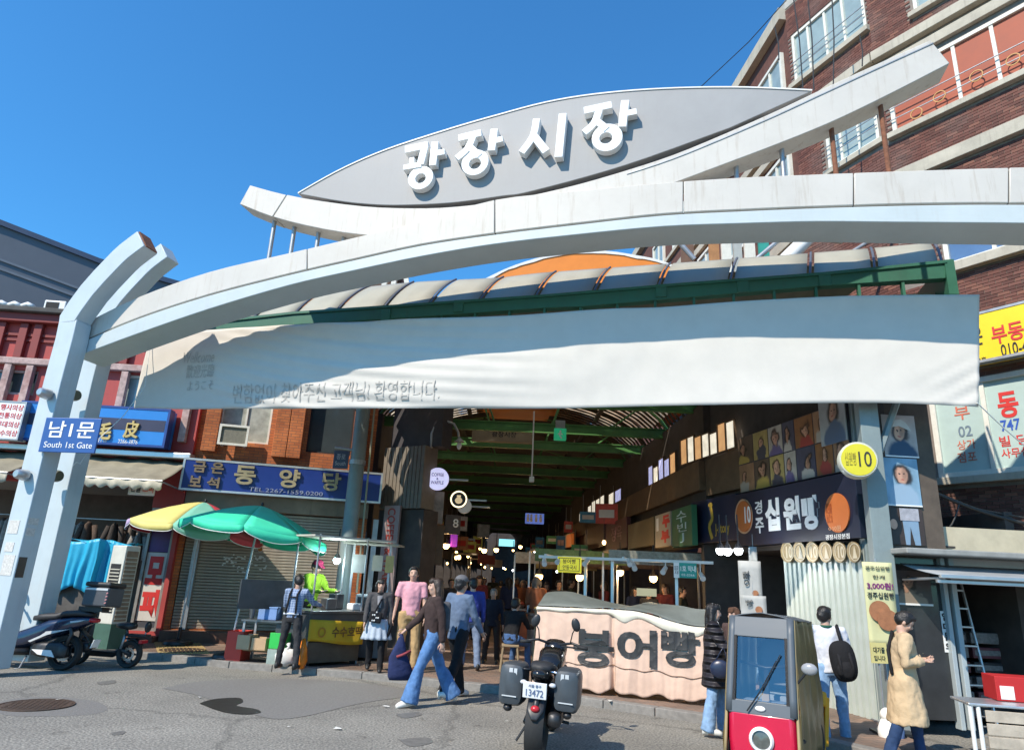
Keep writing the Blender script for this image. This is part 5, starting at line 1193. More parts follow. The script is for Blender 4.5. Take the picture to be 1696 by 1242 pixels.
MB().box(.03, w - .03, .05, .09, zc + .15, zc + .35).build('hanger', steel, t)
t = bsign('cream gable board with dark lettering above the beams', 782, 700, 884, 732, 18.6, M('cream gable', (.30, .25, .17), .7, var=.2), [('광장시장', (.32, .72, .25, .55), letter_black)])
for i, (px, y0_, y1_, Y) in enumerate([(884, 700, 792, 17)]):
    p0, p1 = at(px, y0_, Y), at(px - 1, y1_, Y)
    hr = thing('hanging_rod', 'white rod with a small box hanging from the arcade roof', 'rod', (p0.x, Y, 0))
    MB().cyl((0, 0, p1.z), (0, 0, p0.z + .3), .018, 8).build('rod', white_plain, hr); MB().box(-.06, .06, -.05, .05, p1.z - .1, p1.z + .04).build('box', white_plain, hr, bevel=.01)
t = thing('hook_lamp', 'old curved hook street lamp inside the left of the arcade', 'lamp', (at(716, 745, 16.5).x, 16.5, 0))
ox = t.location.x
pts = [at(a, b, 16.5) - Vector((ox, 16.5, 0)) for a, b in [(714, 742), (715, 718), (722, 702), (737, 696), (752, 702), (759, 716), (761, 730)]]
MB().tube(pts, .03, 8).build('arm', steel, t, smooth=1); pe = pts[-1]
MB().lathe([(.02, .08), (.1, .0), (.13, -.03), (.02, -.03)], pe, 14).build('shade', steel, t, smooth=40); MB().ell(pe + Vector((0, 0, -.12)), (.06, .06, .1)).build('bulb', white_plain, t, smooth=1)
# ---- tall round pole at the left of the entrance
pp = gnd(577, 1062, SW); pole = thing('street_pole', 'tall round grey steel pole beside the food cart', 'pole', (at(588, 800, 15.2).x, 15.2, SW))
MB().tube([(0, 0, 0), (0, 0, 3), (0, 0, 6.2)], [.17, .165, .16], 18).build('shaft', pil_m, pole, smooth=40)
MB().lathe([(.18, 0), (.185, 0), (.185, .1), (.18, .1)], (0, 0, 3.9), 18).build('collar', steel, pole)
MB().cyl((.3, -.05, 1.2), (.26, -.05, 6), .022, 8).build('conduit', M('olive conduit', (.3, .3, .22), .6), pole)
ps_ = bsign('small navy road sign on the pole', 552, 746, 577, 776, 15.1, M('navy road sign', (.05, .07, .13), .5, var=.1), [('종로', (.2, .8, .5, .8), M('dim white print', (.4, .42, .48), .5)), ('South', (.15, .85, .18, .4), M('dim white print', (.4, .42, .48), .5))], depth=.04)
MB().cyl((-.0, .02, at(560, 741, 15.1).z), (.45, .02, at(580, 745, 15.1).z), .03, 8).build('arm', steel, ps_)
# ---- orange dome board and the brown roof behind the canopy
OD = Frame((at(806, 455, 21).x, 21), (at(1130, 455, 21).x, 21))
od = fthing('orange_dome', 'orange arched roof board with torn white edging above the canopy', 'roof', OD)
arc_px = [(800, 466), (840, 447), (880, 433), (930, 421), (970, 418), (1010, 419), (1050, 425), (1090, 433), (1125, 446)]
AP = interp(OD.uvs(arc_px), 30)
ocl = M('orange sheet', (.78, .24, .03), .5, var=.08, scale=2)
MB().prism(AP + [(AP[-1][0], 0 + 7), (AP[0][0], 7)], 0, 2).build('sheet', ocl, od)
MB().strip([(x, z + .05) for x, z in AP], [(x, z - .05 - .05 * mnoise.noise(Vector((x * 2.3, 0, 0)))) for x, z in AP], -.03, 0.1).build('white_edging', white_plain, od)
bb = thing('brown_roof_building', 'brown brick rooftop with white vent hoods behind the canopy at left', 'building', (at(600, 460, 22).x, 22, 0))
pa, pb = at(500, 450, 22), at(668, 440, 22)
MB().box(pa.x - bb.location.x - .6, pb.x - bb.location.x, 0, 4, 0, pa.z + .05).build('wall', M('brown tile wall', (.11, .06, .045), .85, var=.35, scale=10), bb)
for a in (640, 655, 672):
    q = at(a, 455, 21.7); MB().obox((q.x - bb.location.x, -.3, q.z), (.16, .2, .9), (0, R(-12 if a > 660 else 4), 0)).build('vent_hood', win_white, bb)

# ================================================================== parasols
def parasol(label, base, top_z, rad, tilt, colors, drop=.55, lean=(0, 0), seg=8, val=.16):
    t = thing('market_parasol', label, 'parasol', base, 0, 'market parasols')
    cz = top_z; ax, ay = lean
    MB().lathe([(.02, .0), (.27, 0), (.29, .03), (.27, .08), (.1, .11), (.04, .13), (.035, .35), (.02, .35)], n=26).build('base', black_pl, t, smooth=40)
    MB().cyl((0, 0, .1), (ax, ay, cz - .1), .02, 8).build('pole', steel, t, smooth=40)
    m = Matrix.Translation((ax, ay, cz)) @ Euler(tilt).to_matrix().to_4x4()
    sub_ = 6
    def pt(a, r):
        k = (a / (2 * math.pi / seg)) % 1; pinch = 1 - .035 * math.sin(math.pi * k) * (r / rad) ** 2
        z = -drop * (r / rad) ** 1.4 - .03 * math.sin(math.pi * k) * (r / rad)
        return m @ Vector((r * pinch * math.cos(a), r * pinch * math.sin(a), z))
    for i in range(seg):
        a0 = 2 * math.pi * i / seg; da = 2 * math.pi / seg
        mb = MB().grid(lambda u, v: pt(a0 + da * u, rad * max(v, .02)), sub_, 8)
        mb.build('canopy_panel', colors[i % len(colors)], t, smooth=1, solid=.004)
        def vl(u, v):
            p = pt(a0 + da * u, rad); wob = .02 * math.sin(u * 9 + i * 2) * v; h = val * (1 - .45 * (1 - abs(math.sin(u * math.pi * 1.0)) ** .5) + .1 * math.sin(i * 3 + u * 5))
            q = m @ Vector((math.cos(a0 + da * u) * (rad + wob) , math.sin(a0 + da * u) * (rad + wob), -drop - .03 * math.sin(math.pi * u)))
            return (p.x + (q.x - p.x) * 0 + wob * math.cos(a0), p.y + wob * math.sin(a0), p.z - v * h)
        MB().grid(vl, sub_ * 2, 2).build('valance', colors[i % len(colors)], t, smooth=1, solid=.004)
        MB().grid(lambda u, v: (lambda q: (q[0], q[1], q[2] - .012 * v))(vl(u, 1)), sub_ * 2, 1).build('white_hem', white_plain, t, smooth=1, solid=.006)
        MB().tube([m @ Vector((0, 0, -.06)), pt(a0, rad * .5) - Vector((0, 0, .02)), pt(a0, rad * .98) - Vector((0, 0, .02))], .008, 5).build('rib', steel, t)
    MB().ell(m @ Vector((0, 0, .03)), (.03, .03, .05), 8, 6).build('finial', black_pl, t, smooth=1)
    return t
def cloth(name, c, tr=.2):
    m = bpy.data.materials.new(name); m.use_nodes = True; N = m.node_tree.nodes; L = m.node_tree.links; b = N['Principled BSDF']; b.inputs['Base Color'].default_value = (*c, 1); b.inputs['Roughness'].default_value = .7
    t_ = N.new('ShaderNodeBsdfTranslucent'); t_.inputs[0].default_value = (*c, 1); mx = N.new('ShaderNodeMixShader'); mx.inputs[0].default_value = tr
    L.new(b.outputs[0], mx.inputs[1]); L.new(t_.outputs[0], mx.inputs[2]); L.new(mx.outputs[0], N['Material Output'].inputs[0])
    nz = N.new('ShaderNodeTexNoise'); nz.inputs['Scale'].default_value = 5; nz.inputs['Detail'].default_value = 6; mr = N.new('ShaderNodeMapRange'); mr.inputs[3].default_value = .85; mr.inputs[4].default_value = 1.1
    L.new(nz.outputs[0], mr.inputs[0]); sc = N.new('ShaderNodeVectorMath'); sc.operation = 'SCALE'; sc.inputs[0].default_value = c; L.new(mr.outputs[0], sc.inputs['Scale']); L.new(sc.outputs[0], b.inputs['Base Color']); L.new(sc.outputs[0], t_.inputs[0]); return m
gcl = cloth('green parasol cloth', (.05, .75, .46)); g2 = cloth('green parasol cloth pale', (.07, .80, .50))
rb_ = [cloth('parasol yellow', (.82, .72, .24)), cloth('parasol mint', (.25, .62, .47)), cloth('parasol red', (.68, .07, .09)), cloth('parasol lilac', (.55, .42, .62)), cloth('parasol orange', (.8, .35, .08)), cloth('parasol blue', (.15, .35, .6))]
b1 = gnd(378, 1091, SW); top1 = at(434, 838, b1.y + .5)
parasol('large plain green parasol shading the food cart', b1, top1.z - SW, 1.42, (R(-2), R(7), .2), [gcl, gcl, g2, gcl], .52, (top1.x - b1.x, .5))
b2 = gnd(294, 1068, SW); top2 = at(340, 832, b2.y)
parasol('multicoloured parasol in yellow mint red and lilac behind the green one', b2, top2.z - SW, 1.42, (R(-2), R(6), R(5)), [rb_[4], rb_[5], rb_[1], rb_[2], rb_[3], rb_[0], rb_[1], rb_[2]], .62, (top2.x - b2.x, 0))

# ================================================================== food cart at the left
steel_box = M('stainless sheet', (.20, .205, .21), .38, metal=.8, var=.2, scale=4, dirt=.4)
dark_ss = M('dim steel', (.10, .105, .11), .45, metal=.5, var=.3, scale=3)
yel_cloth = M('yellow banner cloth', (.62, .40, .02), .7, var=.12, scale=4)
c0 = gnd(480, 1112, SW); c1 = gnd(596, 1088, SW)
FCt = Frame((at(512, 1060, 12.9).x, 12.75), (at(592, 1060, 13.5).x, 13.5))
cart = fthing('food_cart', 'steel street food cart with yellow cloth banner under the green parasol', 'cart', FCt)
wl = FCt.len + .1
MB().box(0, wl, 0, .85, .52, .98).build('body', dark_ss, cart, bevel=.01)
MB().box(-.04, wl + .04, -.06, .9, .98, 1.02).build('counter', steel_box, cart, bevel=.006)
MB().box(0.04, wl - .04, .02, .8, .16, .5).build('lower_panel', M('brown cart panel', (.13, .095, .06), .7, var=.3, scale=5), cart)
for x in (.05, wl - .05):
    for y in (.05, .8): MB().cyl((x, y, SW), (x, y, 2.35), .018, 8).build('upright', steel, cart)
for x in (.1, wl - .1): MB().cyl((x - .03, .1, SW + .05), (x + .03, .1, SW + .05), .06, 12).build('wheel', rubber, cart, smooth=40)
zb = at(555, 1060, 13.1).z; zt_ = at(555, 1005, 13.1).z
MB().grid(lambda u, v: (-.02 + (wl - .02) * u, -.05 + .02 * math.sin(u * 11) - .01 * v, lerp(.86, .48, v) + .025 * math.sin(u * 5 + 1) * v - .05 * (u - .5)), 20, 6).build('cloth_banner_panel', yel_cloth, cart, smooth=1, solid=.005)
text('수수호떡', (wl * .38, wl * .93, .58, .76), -.082, M('brown brush print', (.15, .07, .02), .6), cart, bold=.02)
mb = MB(); mb.ring((wl * .2, .67), .075, .085, .05, .06, -.083, -.077); mb.build('print_ring', M('brown brush print two', (.45, .2, .02), .6), cart)
MB().box(-.15, wl + .5, -.1, 1.0, 2.3, 2.33).build('cart_roof', M('pale roof film', (.5, .47, .40), .6, var=.2), cart)
MB().box(-.9, 0.3, .9, .95, 1.0, 1.5).build('back_shelf', dark_ss, cart)
for i, (x, y, z, w, d, h, m_) in enumerate([(.5, .3, 1.02, .22, .22, .2, steel_box), (.8, .45, 1.02, .16, .3, .28, dark_ss), (1.0, .2, 1.02, .2, .2, .12, white_plain)]):
    if x + w < wl + .3: MB().box(x, x + w, y, y + d, z, z + h).build('warmer', m_, cart, bevel=.02)
led = M('cool lamp glass', (.72, .95, 1.0), .3, emit=6.0)
def bulb(name, label, px, py, Y, r, mat, power=0, col=(1, .8, .5), group='bare bulbs in the market', cap=True):
    p = at(px, py, Y); t = thing(name, label, 'lamp', p, 0, group)
    MB().ell((0, 0, 0), (r, r, r * 1.1), 12, 8).build('bulb', mat, t, smooth=1)
    if cap: MB().lathe([(r * .95, r * .4), (r * .6, r * 1.3), (.015, r * 1.8), (.012, r * 8)], n=12).build('socket', black_pl, t, smooth=40)
    if power:
        l = bpy.data.lights.new('lamp_light', 'POINT'); l.energy = power * 2.2; l.color = col; l.shadow_soft_size = r
        o = bpy.data.objects.new('lamp_light', l); COL.objects.link(o); o.parent = t; o.location = (0, -r * 1.6, -r * .8)
    return t
bulb('led_bulb', 'cool white bulb over the cart left of the pole', 558, 927, 14.0, .075, led, 14, (.75, .95, 1))
bulb('led_bulb', 'cool white bulb right of the pole above the second counter', 602, 928, 14.2, .07, led, 10, (.75, .95, 1))
# goods around the cart
bx_o = M('cardboard', (.52, .35, .20), .8, var=.12, scale=6); bx_g = M('green crate plastic', (.03, .5, .08), .5, var=.08)
sd = Frame((at(398, 1060, 13.2).x, 13.1), (at(500, 1080, 13.2).x, 13.0))
tb_ = fthing('side_table', 'low steel side table left of the food cart', 'table', sd)
SL = sd.len
MB().box(0, SL, 0, .6, .78, .81).build('top', steel_box, tb_); MB().box(.05, SL, .05, .55, .28, .31).build('shelf', wood, tb_)
for x in (.05, SL - .05):
    for y in (.05, .55): MB().box(x - .02, x + .02, y - .02, y + .02, SW, .78).build('leg', steel, tb_)
MB().box(SL * .55, SL, .08, .55, .34, .76).build('dark_drawer', dark_ss, tb_)
def crate(label, x, y, z, w, d, h, m_, cat='crate', lid=None):
    t = thing('crate', label, cat, sd.w(x, y, z), sd.a + random.uniform(-.1, .1), 'boxes by the food cart')
    mb = MB().box(0, w, 0, d, 0, .012); 
    for (a, b, c_, e) in ((0, w, 0, .012), (0, w, d - .012, d), (0, .012, .012, d - .012), (w - .012, w, .012, d - .012)): mb.box(a, b, c_, e, .012, h)
    mb.build('shell', m_, t, bevel=.004)
    if lid: MB().box(-.01, w + .01, -.01, d + .01, h, h + .02).build('lid', lid, t)
    else: MB().box(.02, w - .02, .02, d - .02, .012, h * .8).build('contents', M('white bags', (.6, .6, .56), .6, var=.4, scale=12), t)
    return t
crate('open cardboard box on the shelf left of the side table', .02, -.1, .315, .24, .3, .24, bx_o); crate('second cardboard box beside the first on the low shelf', .29, -.1, .315, .26, .3, .2, bx_o)
crate('red plastic crate on the pavement at the far left of the cart', -.22, .0, SW, .3, .4, .5, M('red crate plastic', (.6, .05, .03), .5))
crate('bright green basket under the side table', .62, -.12, .36, .3, .3, .26, bx_g); crate('clear plastic box under the green basket', .62, -.14, .1, .3, .3, .25, M('clear tub', (.35, .42, .38), .3, var=.3))
crate('light blue lidded tub on the side table', .25, .1, .815, .34, .3, .2, M('light blue tub', (.2, .33, .62), .5, var=.1), 'tub', M('light blue lid', (.24, .38, .66), .5))
t = thing('plastic_bag', 'white plastic bag of goods on the pavement beside the cart', 'bag', sd.w(1.0, -.2, SW), 0)
mb = MB().ell((0, 0, .14), (.2, .15, .15), 18, 12); mb.v = [(x + .02 * mnoise.noise(Vector((x * 20, y * 20, z * 20))), y, max(0, z + .04 * mnoise.noise(Vector((x * 12, y * 12, z * 12 + 4))))) for x, y, z in mb.v]
mb.build('bag_body', M('white bag film', (.7, .7, .68), .35, var=.1), t, smooth=1); MB().tube([(0, 0, .26), (.02, 0, .32), (.0, .02, .36)], [.05, .02, .04], 8).build('knot', M('white bag film', (.7, .7, .68), .35), t, smooth=1)
t = thing('orange_bag', 'orange plastic bag hanging at the corner of the cart', 'bag', FCt.w(-.12, -.1, SW), 0)
mb = MB().tube([(0, 0, .0), (0, 0, .12), (0, 0, .3), (0, 0, .48)], [(.06, .09), (.1, .13), (.08, .11), (.02, .03)], 12); mb.v = [(x + .02 * mnoise.noise(Vector((x * 15, y * 15, z * 9))), y, z) for x, y, z in mb.v]
mb.build('bag_body', M('orange bag film', (.85, .24, .02), .35, var=.3, scale=9), t, smooth=1)
for i, (x, y, z, h, r, m_, lab) in enumerate([(.05, .3, .815, .2, .05, steel_box, 'small steel canister at the left end of the side table'), (.75, .3, .815, .14, .1, M('pale bowl', (.45, .55, .55), .4), 'pale bowl on the side table'), (.95, .35, .815, .22, .08, M('glass jar', (.3, .42, .4), .2), 'greenish jar at the right end of the side table')]):
    o = thing('kitchen_pot', lab, 'pot', sd.w(x, y, z)); MB().lathe([(.005, 0), (r * .8, 0), (r, h * .4), (r, h), (r * .9, h), (r * .85, h * .9), (.005, h * .9)], n=18).build('pot_body', m_, o, smooth=40)
# second counter right of the pole
sc_ = thing('side_counter', 'grey steel counter with white appliance right of the pole', 'counter', (at(601, 1060, 14.4).x, 14.4, SW))
MB().box(-.32, .45, -.3, .3, .05, .8).build('cabinet', M('slate cabinet', (.10, .115, .135), .5, var=.2), sc_, bevel=.01); MB().box(-.35, .5, -.34, .34, .8, .83).build('top', steel_box, sc_)
MB().box(-.2, .3, -.15, .25, .83, 1.2).build('appliance', M('dim appliance', (.35, .36, .36), .4, var=.2), sc_, bevel=.02); MB().box(-.16, .2, -.156, -.15, .88, 1.15).build('appliance_door', black_pl, sc_)
for x in (-.3, .43): MB().box(x - .02, x + .02, -.3, -.26, .83, 2.15).build('upright', steel, sc_)
MB().box(-.5, .6, -.4, .4, 2.15, 2.18).build('shade_roof', M('dim film', (.3, .3, .26), .6, var=.2), sc_)
for i, (x, w, h) in enumerate(((-.3, .28, .25), (.1, .2, .2), (.36, .16, .22))): MB().box(x, x + w, -.36, -.345, 1.85 - h, 1.95).build('price_card', M('card %d' % i, [(.3, .3, .28), (.4, .36, .28), (.35, .28, .1)][i], .6, var=.2), sc_)

# ================================================================== cloth covered stall in the middle
s0 = gnd(886, 1138, SW); s1 = gnd(1178, 1168, SW)
ST = Frame((s0.x, s0.y), (s1.x, s1.y)); SLn = ST.len
stall = fthing('covered_stall', 'market stall draped in peach cloth with a grey tarpaulin on top', 'stall', ST)
peach = M('peach cloth', (.64, .46, .36), .85, var=.12, scale=3, spec=.2, dirt=.3, dirt_col=(.42, .30, .23), bump=.25, bscale=14); cream_c = M('cream cloth', (.72, .68, .56), .85, var=.06, scale=3, spec=.2); tarp = M('grey green tarpaulin', (.13, .145, .13), .6, var=.2, scale=4)
def top_of(u): return ST.uv(lerp(895, 1165, u), lerp(1008, 1008, u), 0)[1]
zt0 = ST.uv(905, 1006)[1]; zt1 = ST.uv(1165, 1040)[1]; ztm = ST.uv(1040, 1012)[1]
def stop(u): return lerp(zt0, ztm, sm(0, .55, u)) if u < .55 else lerp(ztm, zt1, sm(.55, .95, u))
def drape(u, v):
    z = lerp(stop(u), SW + .06 + .04 * math.sin(u * 37) * math.sin(u * 11), v)
    f = v ** 1.3
    fo = mnoise.noise(Vector((u * 16, v * .7, 5))) * 1.3 + .5 * mnoise.noise(Vector((u * 38, v * 1.2, 9)))
    cr = abs(mnoise.noise(Vector((u * 11 + v * 2.5, v * 6 - u * 4, 2)))) ** .6
    y = -.02 - .12 * v + (.25 + .75 * f) * .03 * fo + .012 * cr * (1 - v * .4) + .02 * mnoise.noise(Vector((u * 5, v * 3, 1)))
    if .40 < u < .52: y += .10 * math.exp(-((u - .46 - .01 * v) / .012) ** 2) * v ** .4
    return (u * SLn + .02 * math.sin(v * 6 + u * 20) * v, y, z)
MB().grid(drape, 220, 40).build('front_cloth', peach, stall, smooth=1, solid=.006)
MB().grid(lambda u, v: (-.02 - .05 * v + .02 * math.sin(u * 22) * v, u * 1.5, lerp(zt0 + .1 * math.sin(u * 3), SW + .08, v)), 30, 12).build('side_cloth', M('green side cloth', (.07, .10, .07), .8, var=.2), stall, smooth=1, solid=.006)
MB().grid(lambda u, v: (SLn + .03 * v + .015 * math.sin(u * 22) * v, u * 1.5, lerp(zt1, SW + .08, v)), 20, 10).build('side_cloth', peach, stall, smooth=1, solid=.006)
def cloth_print(body, l, t_, r__, b_):
    x0, z1 = ST.uv(l, t_, -.1); x1, z0 = ST.uv(r__, b_, -.1); tm = text_mb(body, x0, x1, z0, z1, 0, .001, .03, 4); me = tm.mesh('p'); bm = bmesh.new(); bm.from_mesh(me)
    bmesh.ops.delete(bm, geom=[f for f in bm.faces if abs(f.normal.y) < .5], context='FACES_ONLY'); bmesh.ops.delete(bm, geom=[v for v in bm.verts if not v.link_faces or v.co.y > .0006], context='VERTS'); bmesh.ops.triangulate(bm, faces=bm.faces)
    for _ in range(3): bmesh.ops.subdivide_edges(bm, edges=[e for e in bm.edges if e.calc_length() > .03], cuts=1); bmesh.ops.triangulate(bm, faces=bm.faces)
    for v in bm.verts:
        u = v.co.x / SLn; zt_, zb_ = stop(u), SW + .06 + .04 * math.sin(u * 37) * math.sin(u * 11); v.co.y = drape(u, min(1, max(0, (zt_ - v.co.z) / (zt_ - zb_))))[1] - .032
    bm.to_mesh(me); bm.free(); me.materials.append(letter_black); return link('lettering', me, stall)
for ch, l in (('붕', 950), ('어', 1022), ('빵', 1094)): cloth_print(ch, l, 1040, l + 66, 1106)
def fold_top(u, v):
    x, y, z = drape(u, 0); dz = (.06 + .13 * math.exp(-((u - .53) / .06) ** 2) + .09 * sm(.55, .75, u) * (1 - sm(.93, 1, u))) * v
    return (x, y - .015 - .025 * math.sin(v * 3.14), z + .012 - dz + .01 * math.sin(u * 30) * v)
MB().grid(fold_top, 120, 6).build('cream_fold', cream_c, stall, smooth=1, solid=.006)
def tarp_f(u, v):
    base = stop(u) + .03; hump = .22 * math.sin(math.pi * min(v * 1.1, 1)) * (.55 + .45 * math.sin(u * 7 + 1)) + .1 * sm(.5, .6, u) * (1 - sm(.8, .95, u)) * v
    return (u * SLn, .0 + 1.5 * v, base + hump + .02 * mnoise.noise(Vector((u * 8, v * 5, 2))))
MB().grid(tarp_f, 60, 16).build('tarpaulin', tarp, stall, smooth=1, solid=.006)
MB().tube([drape(u / 60, .72) if False else (lambda p: (p[0], p[1] - .012, p[2]))(drape(u / 60, .70)) for u in range(4, 61)], .006, 5).build('tie_cord', M('brown cord', (.2, .12, .08), .8), stall)
t = thing('card_sign', 'small beige card standing on the covered stall', 'card', ST.w(SLn * .63, .5, stop(.63) + .25)); MB().box(-.16, .16, 0, .01, 0, .12).build('card', M('beige card', (.38, .34, .2), .7), t); MB().box(-.16, .16, .01, .1, 0, .01).build('foot', M('beige card', (.38, .34, .2), .7), t)
# track lighting frame over the next stall behind
TF = Frame((at(895, 915, 15.2).x, 15.2), (at(1182, 938, 14.2).x, 14.2))
tf = fthing('lamp_frame', 'white overhead frame with spot lamps above the stalls', 'frame', TF)
a_, z_a = TF.uv(893, 914); b__, z_b = TF.uv(1182, 940)
zf = (z_a + z_b) / 2
MB().box(a_, b__, -.04, .04, zf - .03, zf + .03).build('rail', white_plain, tf, bevel=.008)
MB().box(a_ + .3, b__ - .2, .9, .96, zf + .0, zf + .05).build('rail', white_plain, tf)
for u in (.04, .5): MB().box(lerp(a_, b__, u) - .025, lerp(a_, b__, u) + .025, -.02, .92, zf + .03, zf + .06).build('cross_rail', white_plain, tf)
for a in (1013, 968, 1120): 
    x = TF.uv(a, 960)[0]; MB().box(x - .03, x + .03, .1, .16, SW, zf - .03).build('upright', alu, tf)
for i, (a, b) in enumerate([(900, 925), (973, 925), (1048, 932), (1102, 938), (1160, 948), (928, 922), (1040, 925)]):
    x, z = TF.uv(a, b, -.1); MB().cyl((x, -.05, zf - .03), (x, -.08, z - .02), .012, 6).build('lamp_stem', white_plain, tf)
    MB().cyl((x, -.02, z - .02), (x + .05 * (-1) ** i, -.2, z - .12), .045, 12, .055).build('spot_lamp', white_plain, tf, smooth=40)
yl = M('lit yellow sign', (.82, .70, .04), .5, emit=.45)
r_ = rpx(TF, 924, 922, 963, 948, -.12)
t = sign('stall_sign', 'lit yellow stall sign 붕어빵 hanging from the lamp frame', TF, r_, -.16, .06, yl, [('붕어빵', (.22, .78, .56, .86), letter_black, .01), ('안동국시', (.22, .8, .18, .48), letter_black, .01)])
frame_mb(*sub(r_, (.06, .94, .1, .92)), .012, -.166, -.161).build('border', letter_black, t)
r_ = rpx(TF, 1116, 932, 1154, 957, -.12)
t = sign('stall_sign', 'teal green stall sign hanging from the lamp frame', TF, r_, -.16, .05, M('teal sign', (.015, .26, .22), .5, emit=.08), [('1호 막내', (.3, .97, .42, .82), letter_white, .02), ('02-2266', (.34, .9, .14, .28), letter_white)])
MB().box(r_[0], r_[0] + (r_[1] - r_[0]) * .24, -.166, -.161, r_[2], r_[3]).build('white_block', letter_white, t); text('맛집', sub(r_, (.04, .2, .25, .8)), -.172, letter_black, t)
warm = M('warm bulb glass', (1.0, .62, .22), .3, emit=9.0); cool = M('white bulb glass', (.9, .97, 1.0), .3, emit=8.0)
for i, (a, b, Y, pw) in enumerate([(893, 954, 17.5, 10), (960, 955, 16.5, 10), (1027, 947, 17.5, 10), (1082, 957, 16.0, 14)]):
    bulb('warm_bulb', 'warm glowing bulb over the stalls, %s from the left' % ['first', 'second', 'third', 'fourth'][i], a, b, Y, .09, warm, pw, (1, .62, .28))
for i, (a, b, Y, pw) in enumerate([(802, 911, 24, 14), (822, 910, 26, 14), (739, 903, 19, 6), (862, 905, 34, 20), (700, 890, 17.5, 0), (699, 908, 17.5, 0), (850, 911, 30, 0), (795, 908, 28, 0)]):
    bulb('warm_bulb', 'distant warm bulb on the left of the arcade, %s' % ['near the crowd', 'right of the crowd', 'beside the purple panel', 'above the far crowd', 'upper white dot', 'lower white dot', 'at the far end', 'over the far stalls'][i], a, b, Y, .09 if i < 4 else .05, warm if i not in (4, 5) else cool, pw, (1, .62, .28))
for i, (a, b) in enumerate([(1193, 911), (1205, 912), (1223, 911)]):
    bulb('white_bulb', 'bright white bulb under the J-story sign, %s' % ['left', 'middle', 'right'][i], a, b, 12.0, .075, cool, 10 if i != 1 else 0, (.9, .95, 1))

rnd = random.Random(5)
for i in range(26):
    Y = rnd.uniform(17, 46); side = i % 2; xx = (wallx_l(max(Y, 17.6)) + rnd.uniform(.3, 2.2)) if side else (wallx_r(Y) - rnd.uniform(.3, 3.0)); zz = rnd.uniform(2.2, 2.75)
    t = thing('hanging_bulb', 'tiny warm bulb hanging deep in the arcade', 'lamp', (xx, Y, zz), 0, 'distant bulbs of the arcade stalls')
    MB().ell((0, 0, 0), (.05, .05, .06), 8, 6).build('bulb', warm if i % 4 else cool, t, smooth=1); MB().cyl((0, 0, .05), (0, 0, .6), .006, 5).build('cord', black_pl, t)
hc = [(.45, .06, .04), (.5, .42, .08), (.06, .2, .3), (.42, .40, .36), (.08, .25, .1), (.3, .12, .05)]
for i in range(22):
    Y = 22.5 + i * 1.3; side = i % 2; xx = (wallx_l(max(Y, 17.6)) + .15 + rnd.uniform(0, .5)) if side else (wallx_r(Y) - .9 - rnd.uniform(0, .5)); zz = rnd.uniform(2.6, 3.9); w, h = rnd.uniform(.35, .8), rnd.uniform(.25, .7)
    t = thing('hanging_board', 'small %s board hanging over the %s stalls, %s from the entrance' % (['red', 'yellow', 'blue', 'pale', 'green', 'brown'][i % 6], 'left' if side else 'right', ['first', 'second', 'third', 'fourth', 'fifth', 'sixth', 'seventh', 'eighth', 'ninth', 'tenth', 'eleventh'][i // 2]), 'sign', (xx, Y, zz), rnd.uniform(-.3, .3), 'boards hanging in the arcade')
    MB().box(0, w, 0, .06, 0, h).build('panel', M('hanging board %d' % (i % 6), hc[i % 6], .5, var=.35, scale=5, emit=.06), t); MB().box(w * .15, w * .85, -.006, 0, h * .3, h * .7).build('print_block', letter_white if i % 6 in (0, 2, 4) else letter_red, t)
    for xx_ in (w * .2, w * .8): MB().cyl((xx_, .03, h), (xx_, .03, h + .6), .008, 5).build('chain', steel, t)

# ================================================================== vehicles (local x forward, y left, z up)
def wheel(par, c, r, w, name='wheel', rim=None, spokes=5, disc=True):
    c = Vector(c); t = w / 2
    prof = [(r * .70, -t * .55), (r * .80, -t * .9), (r * .92, -t), (r * .985, -t * .55), (r, 0), (r * .985, t * .55), (r * .92, t), (r * .80, t * .9), (r * .70, t * .55), (r * .66, 0), (r * .70, -t * .55)]
    o = MB().lathe(prof, c, 36, 'y', caps=False).build(name, rubber, par, smooth=50)
    rm = rim or black_pl
    ri = MB().lathe([(r * .72, -t * .6), (r * .68, -t * .62), (r * .62, -t * .3), (r * .62, t * .3), (r * .68, t * .62), (r * .72, t * .6)], c, 30, 'y', caps=False)
    for k in range(spokes):
        a = 2 * math.pi * k / spokes; p = Vector((math.cos(a), 0, math.sin(a))); ri.tube([c + p * r * .1, c + p * r * .64], [r * .09, r * .06], 6)
    ri.lathe([(.005, -t * .6), (r * .16, -t * .6), (r * .16, t * .6), (.005, t * .6)], c, 14, 'y')
    ri.build('rim', rm, o, smooth=40)
    if disc: MB().ring((0, 0), r * .48, r * .48, r * .3, r * .3, t * .55, t * .63).build('brake_disc', chrome, o).location = c
    return o
def rloft(name, secs, mat, par, n=16, p=.7, bevel=0, smooth=1):
    """hull along x from rounded sections (x, yc, zc, half width, half height)"""
    rings = []
    for x, yc, zc, a, b in secs:
        ring = []
        for k in range(n):
            q = 2 * math.pi * k / n; cc, ss = math.cos(q), math.sin(q)
            ring.append(Vector((x, yc + a * math.copysign(abs(cc) ** p, cc), zc + b * math.copysign(abs(ss) ** p, ss))))
        rings.append(ring)
    return MB().loft(rings).build(name, mat, par, smooth=smooth)
gloss_blue = M('dark blue lacquer', (.012, .02, .05), .18, var=.1, coat=.6, spec=.6); gloss_black = M('black lacquer', (.012, .012, .013), .2, coat=.4, var=.1)
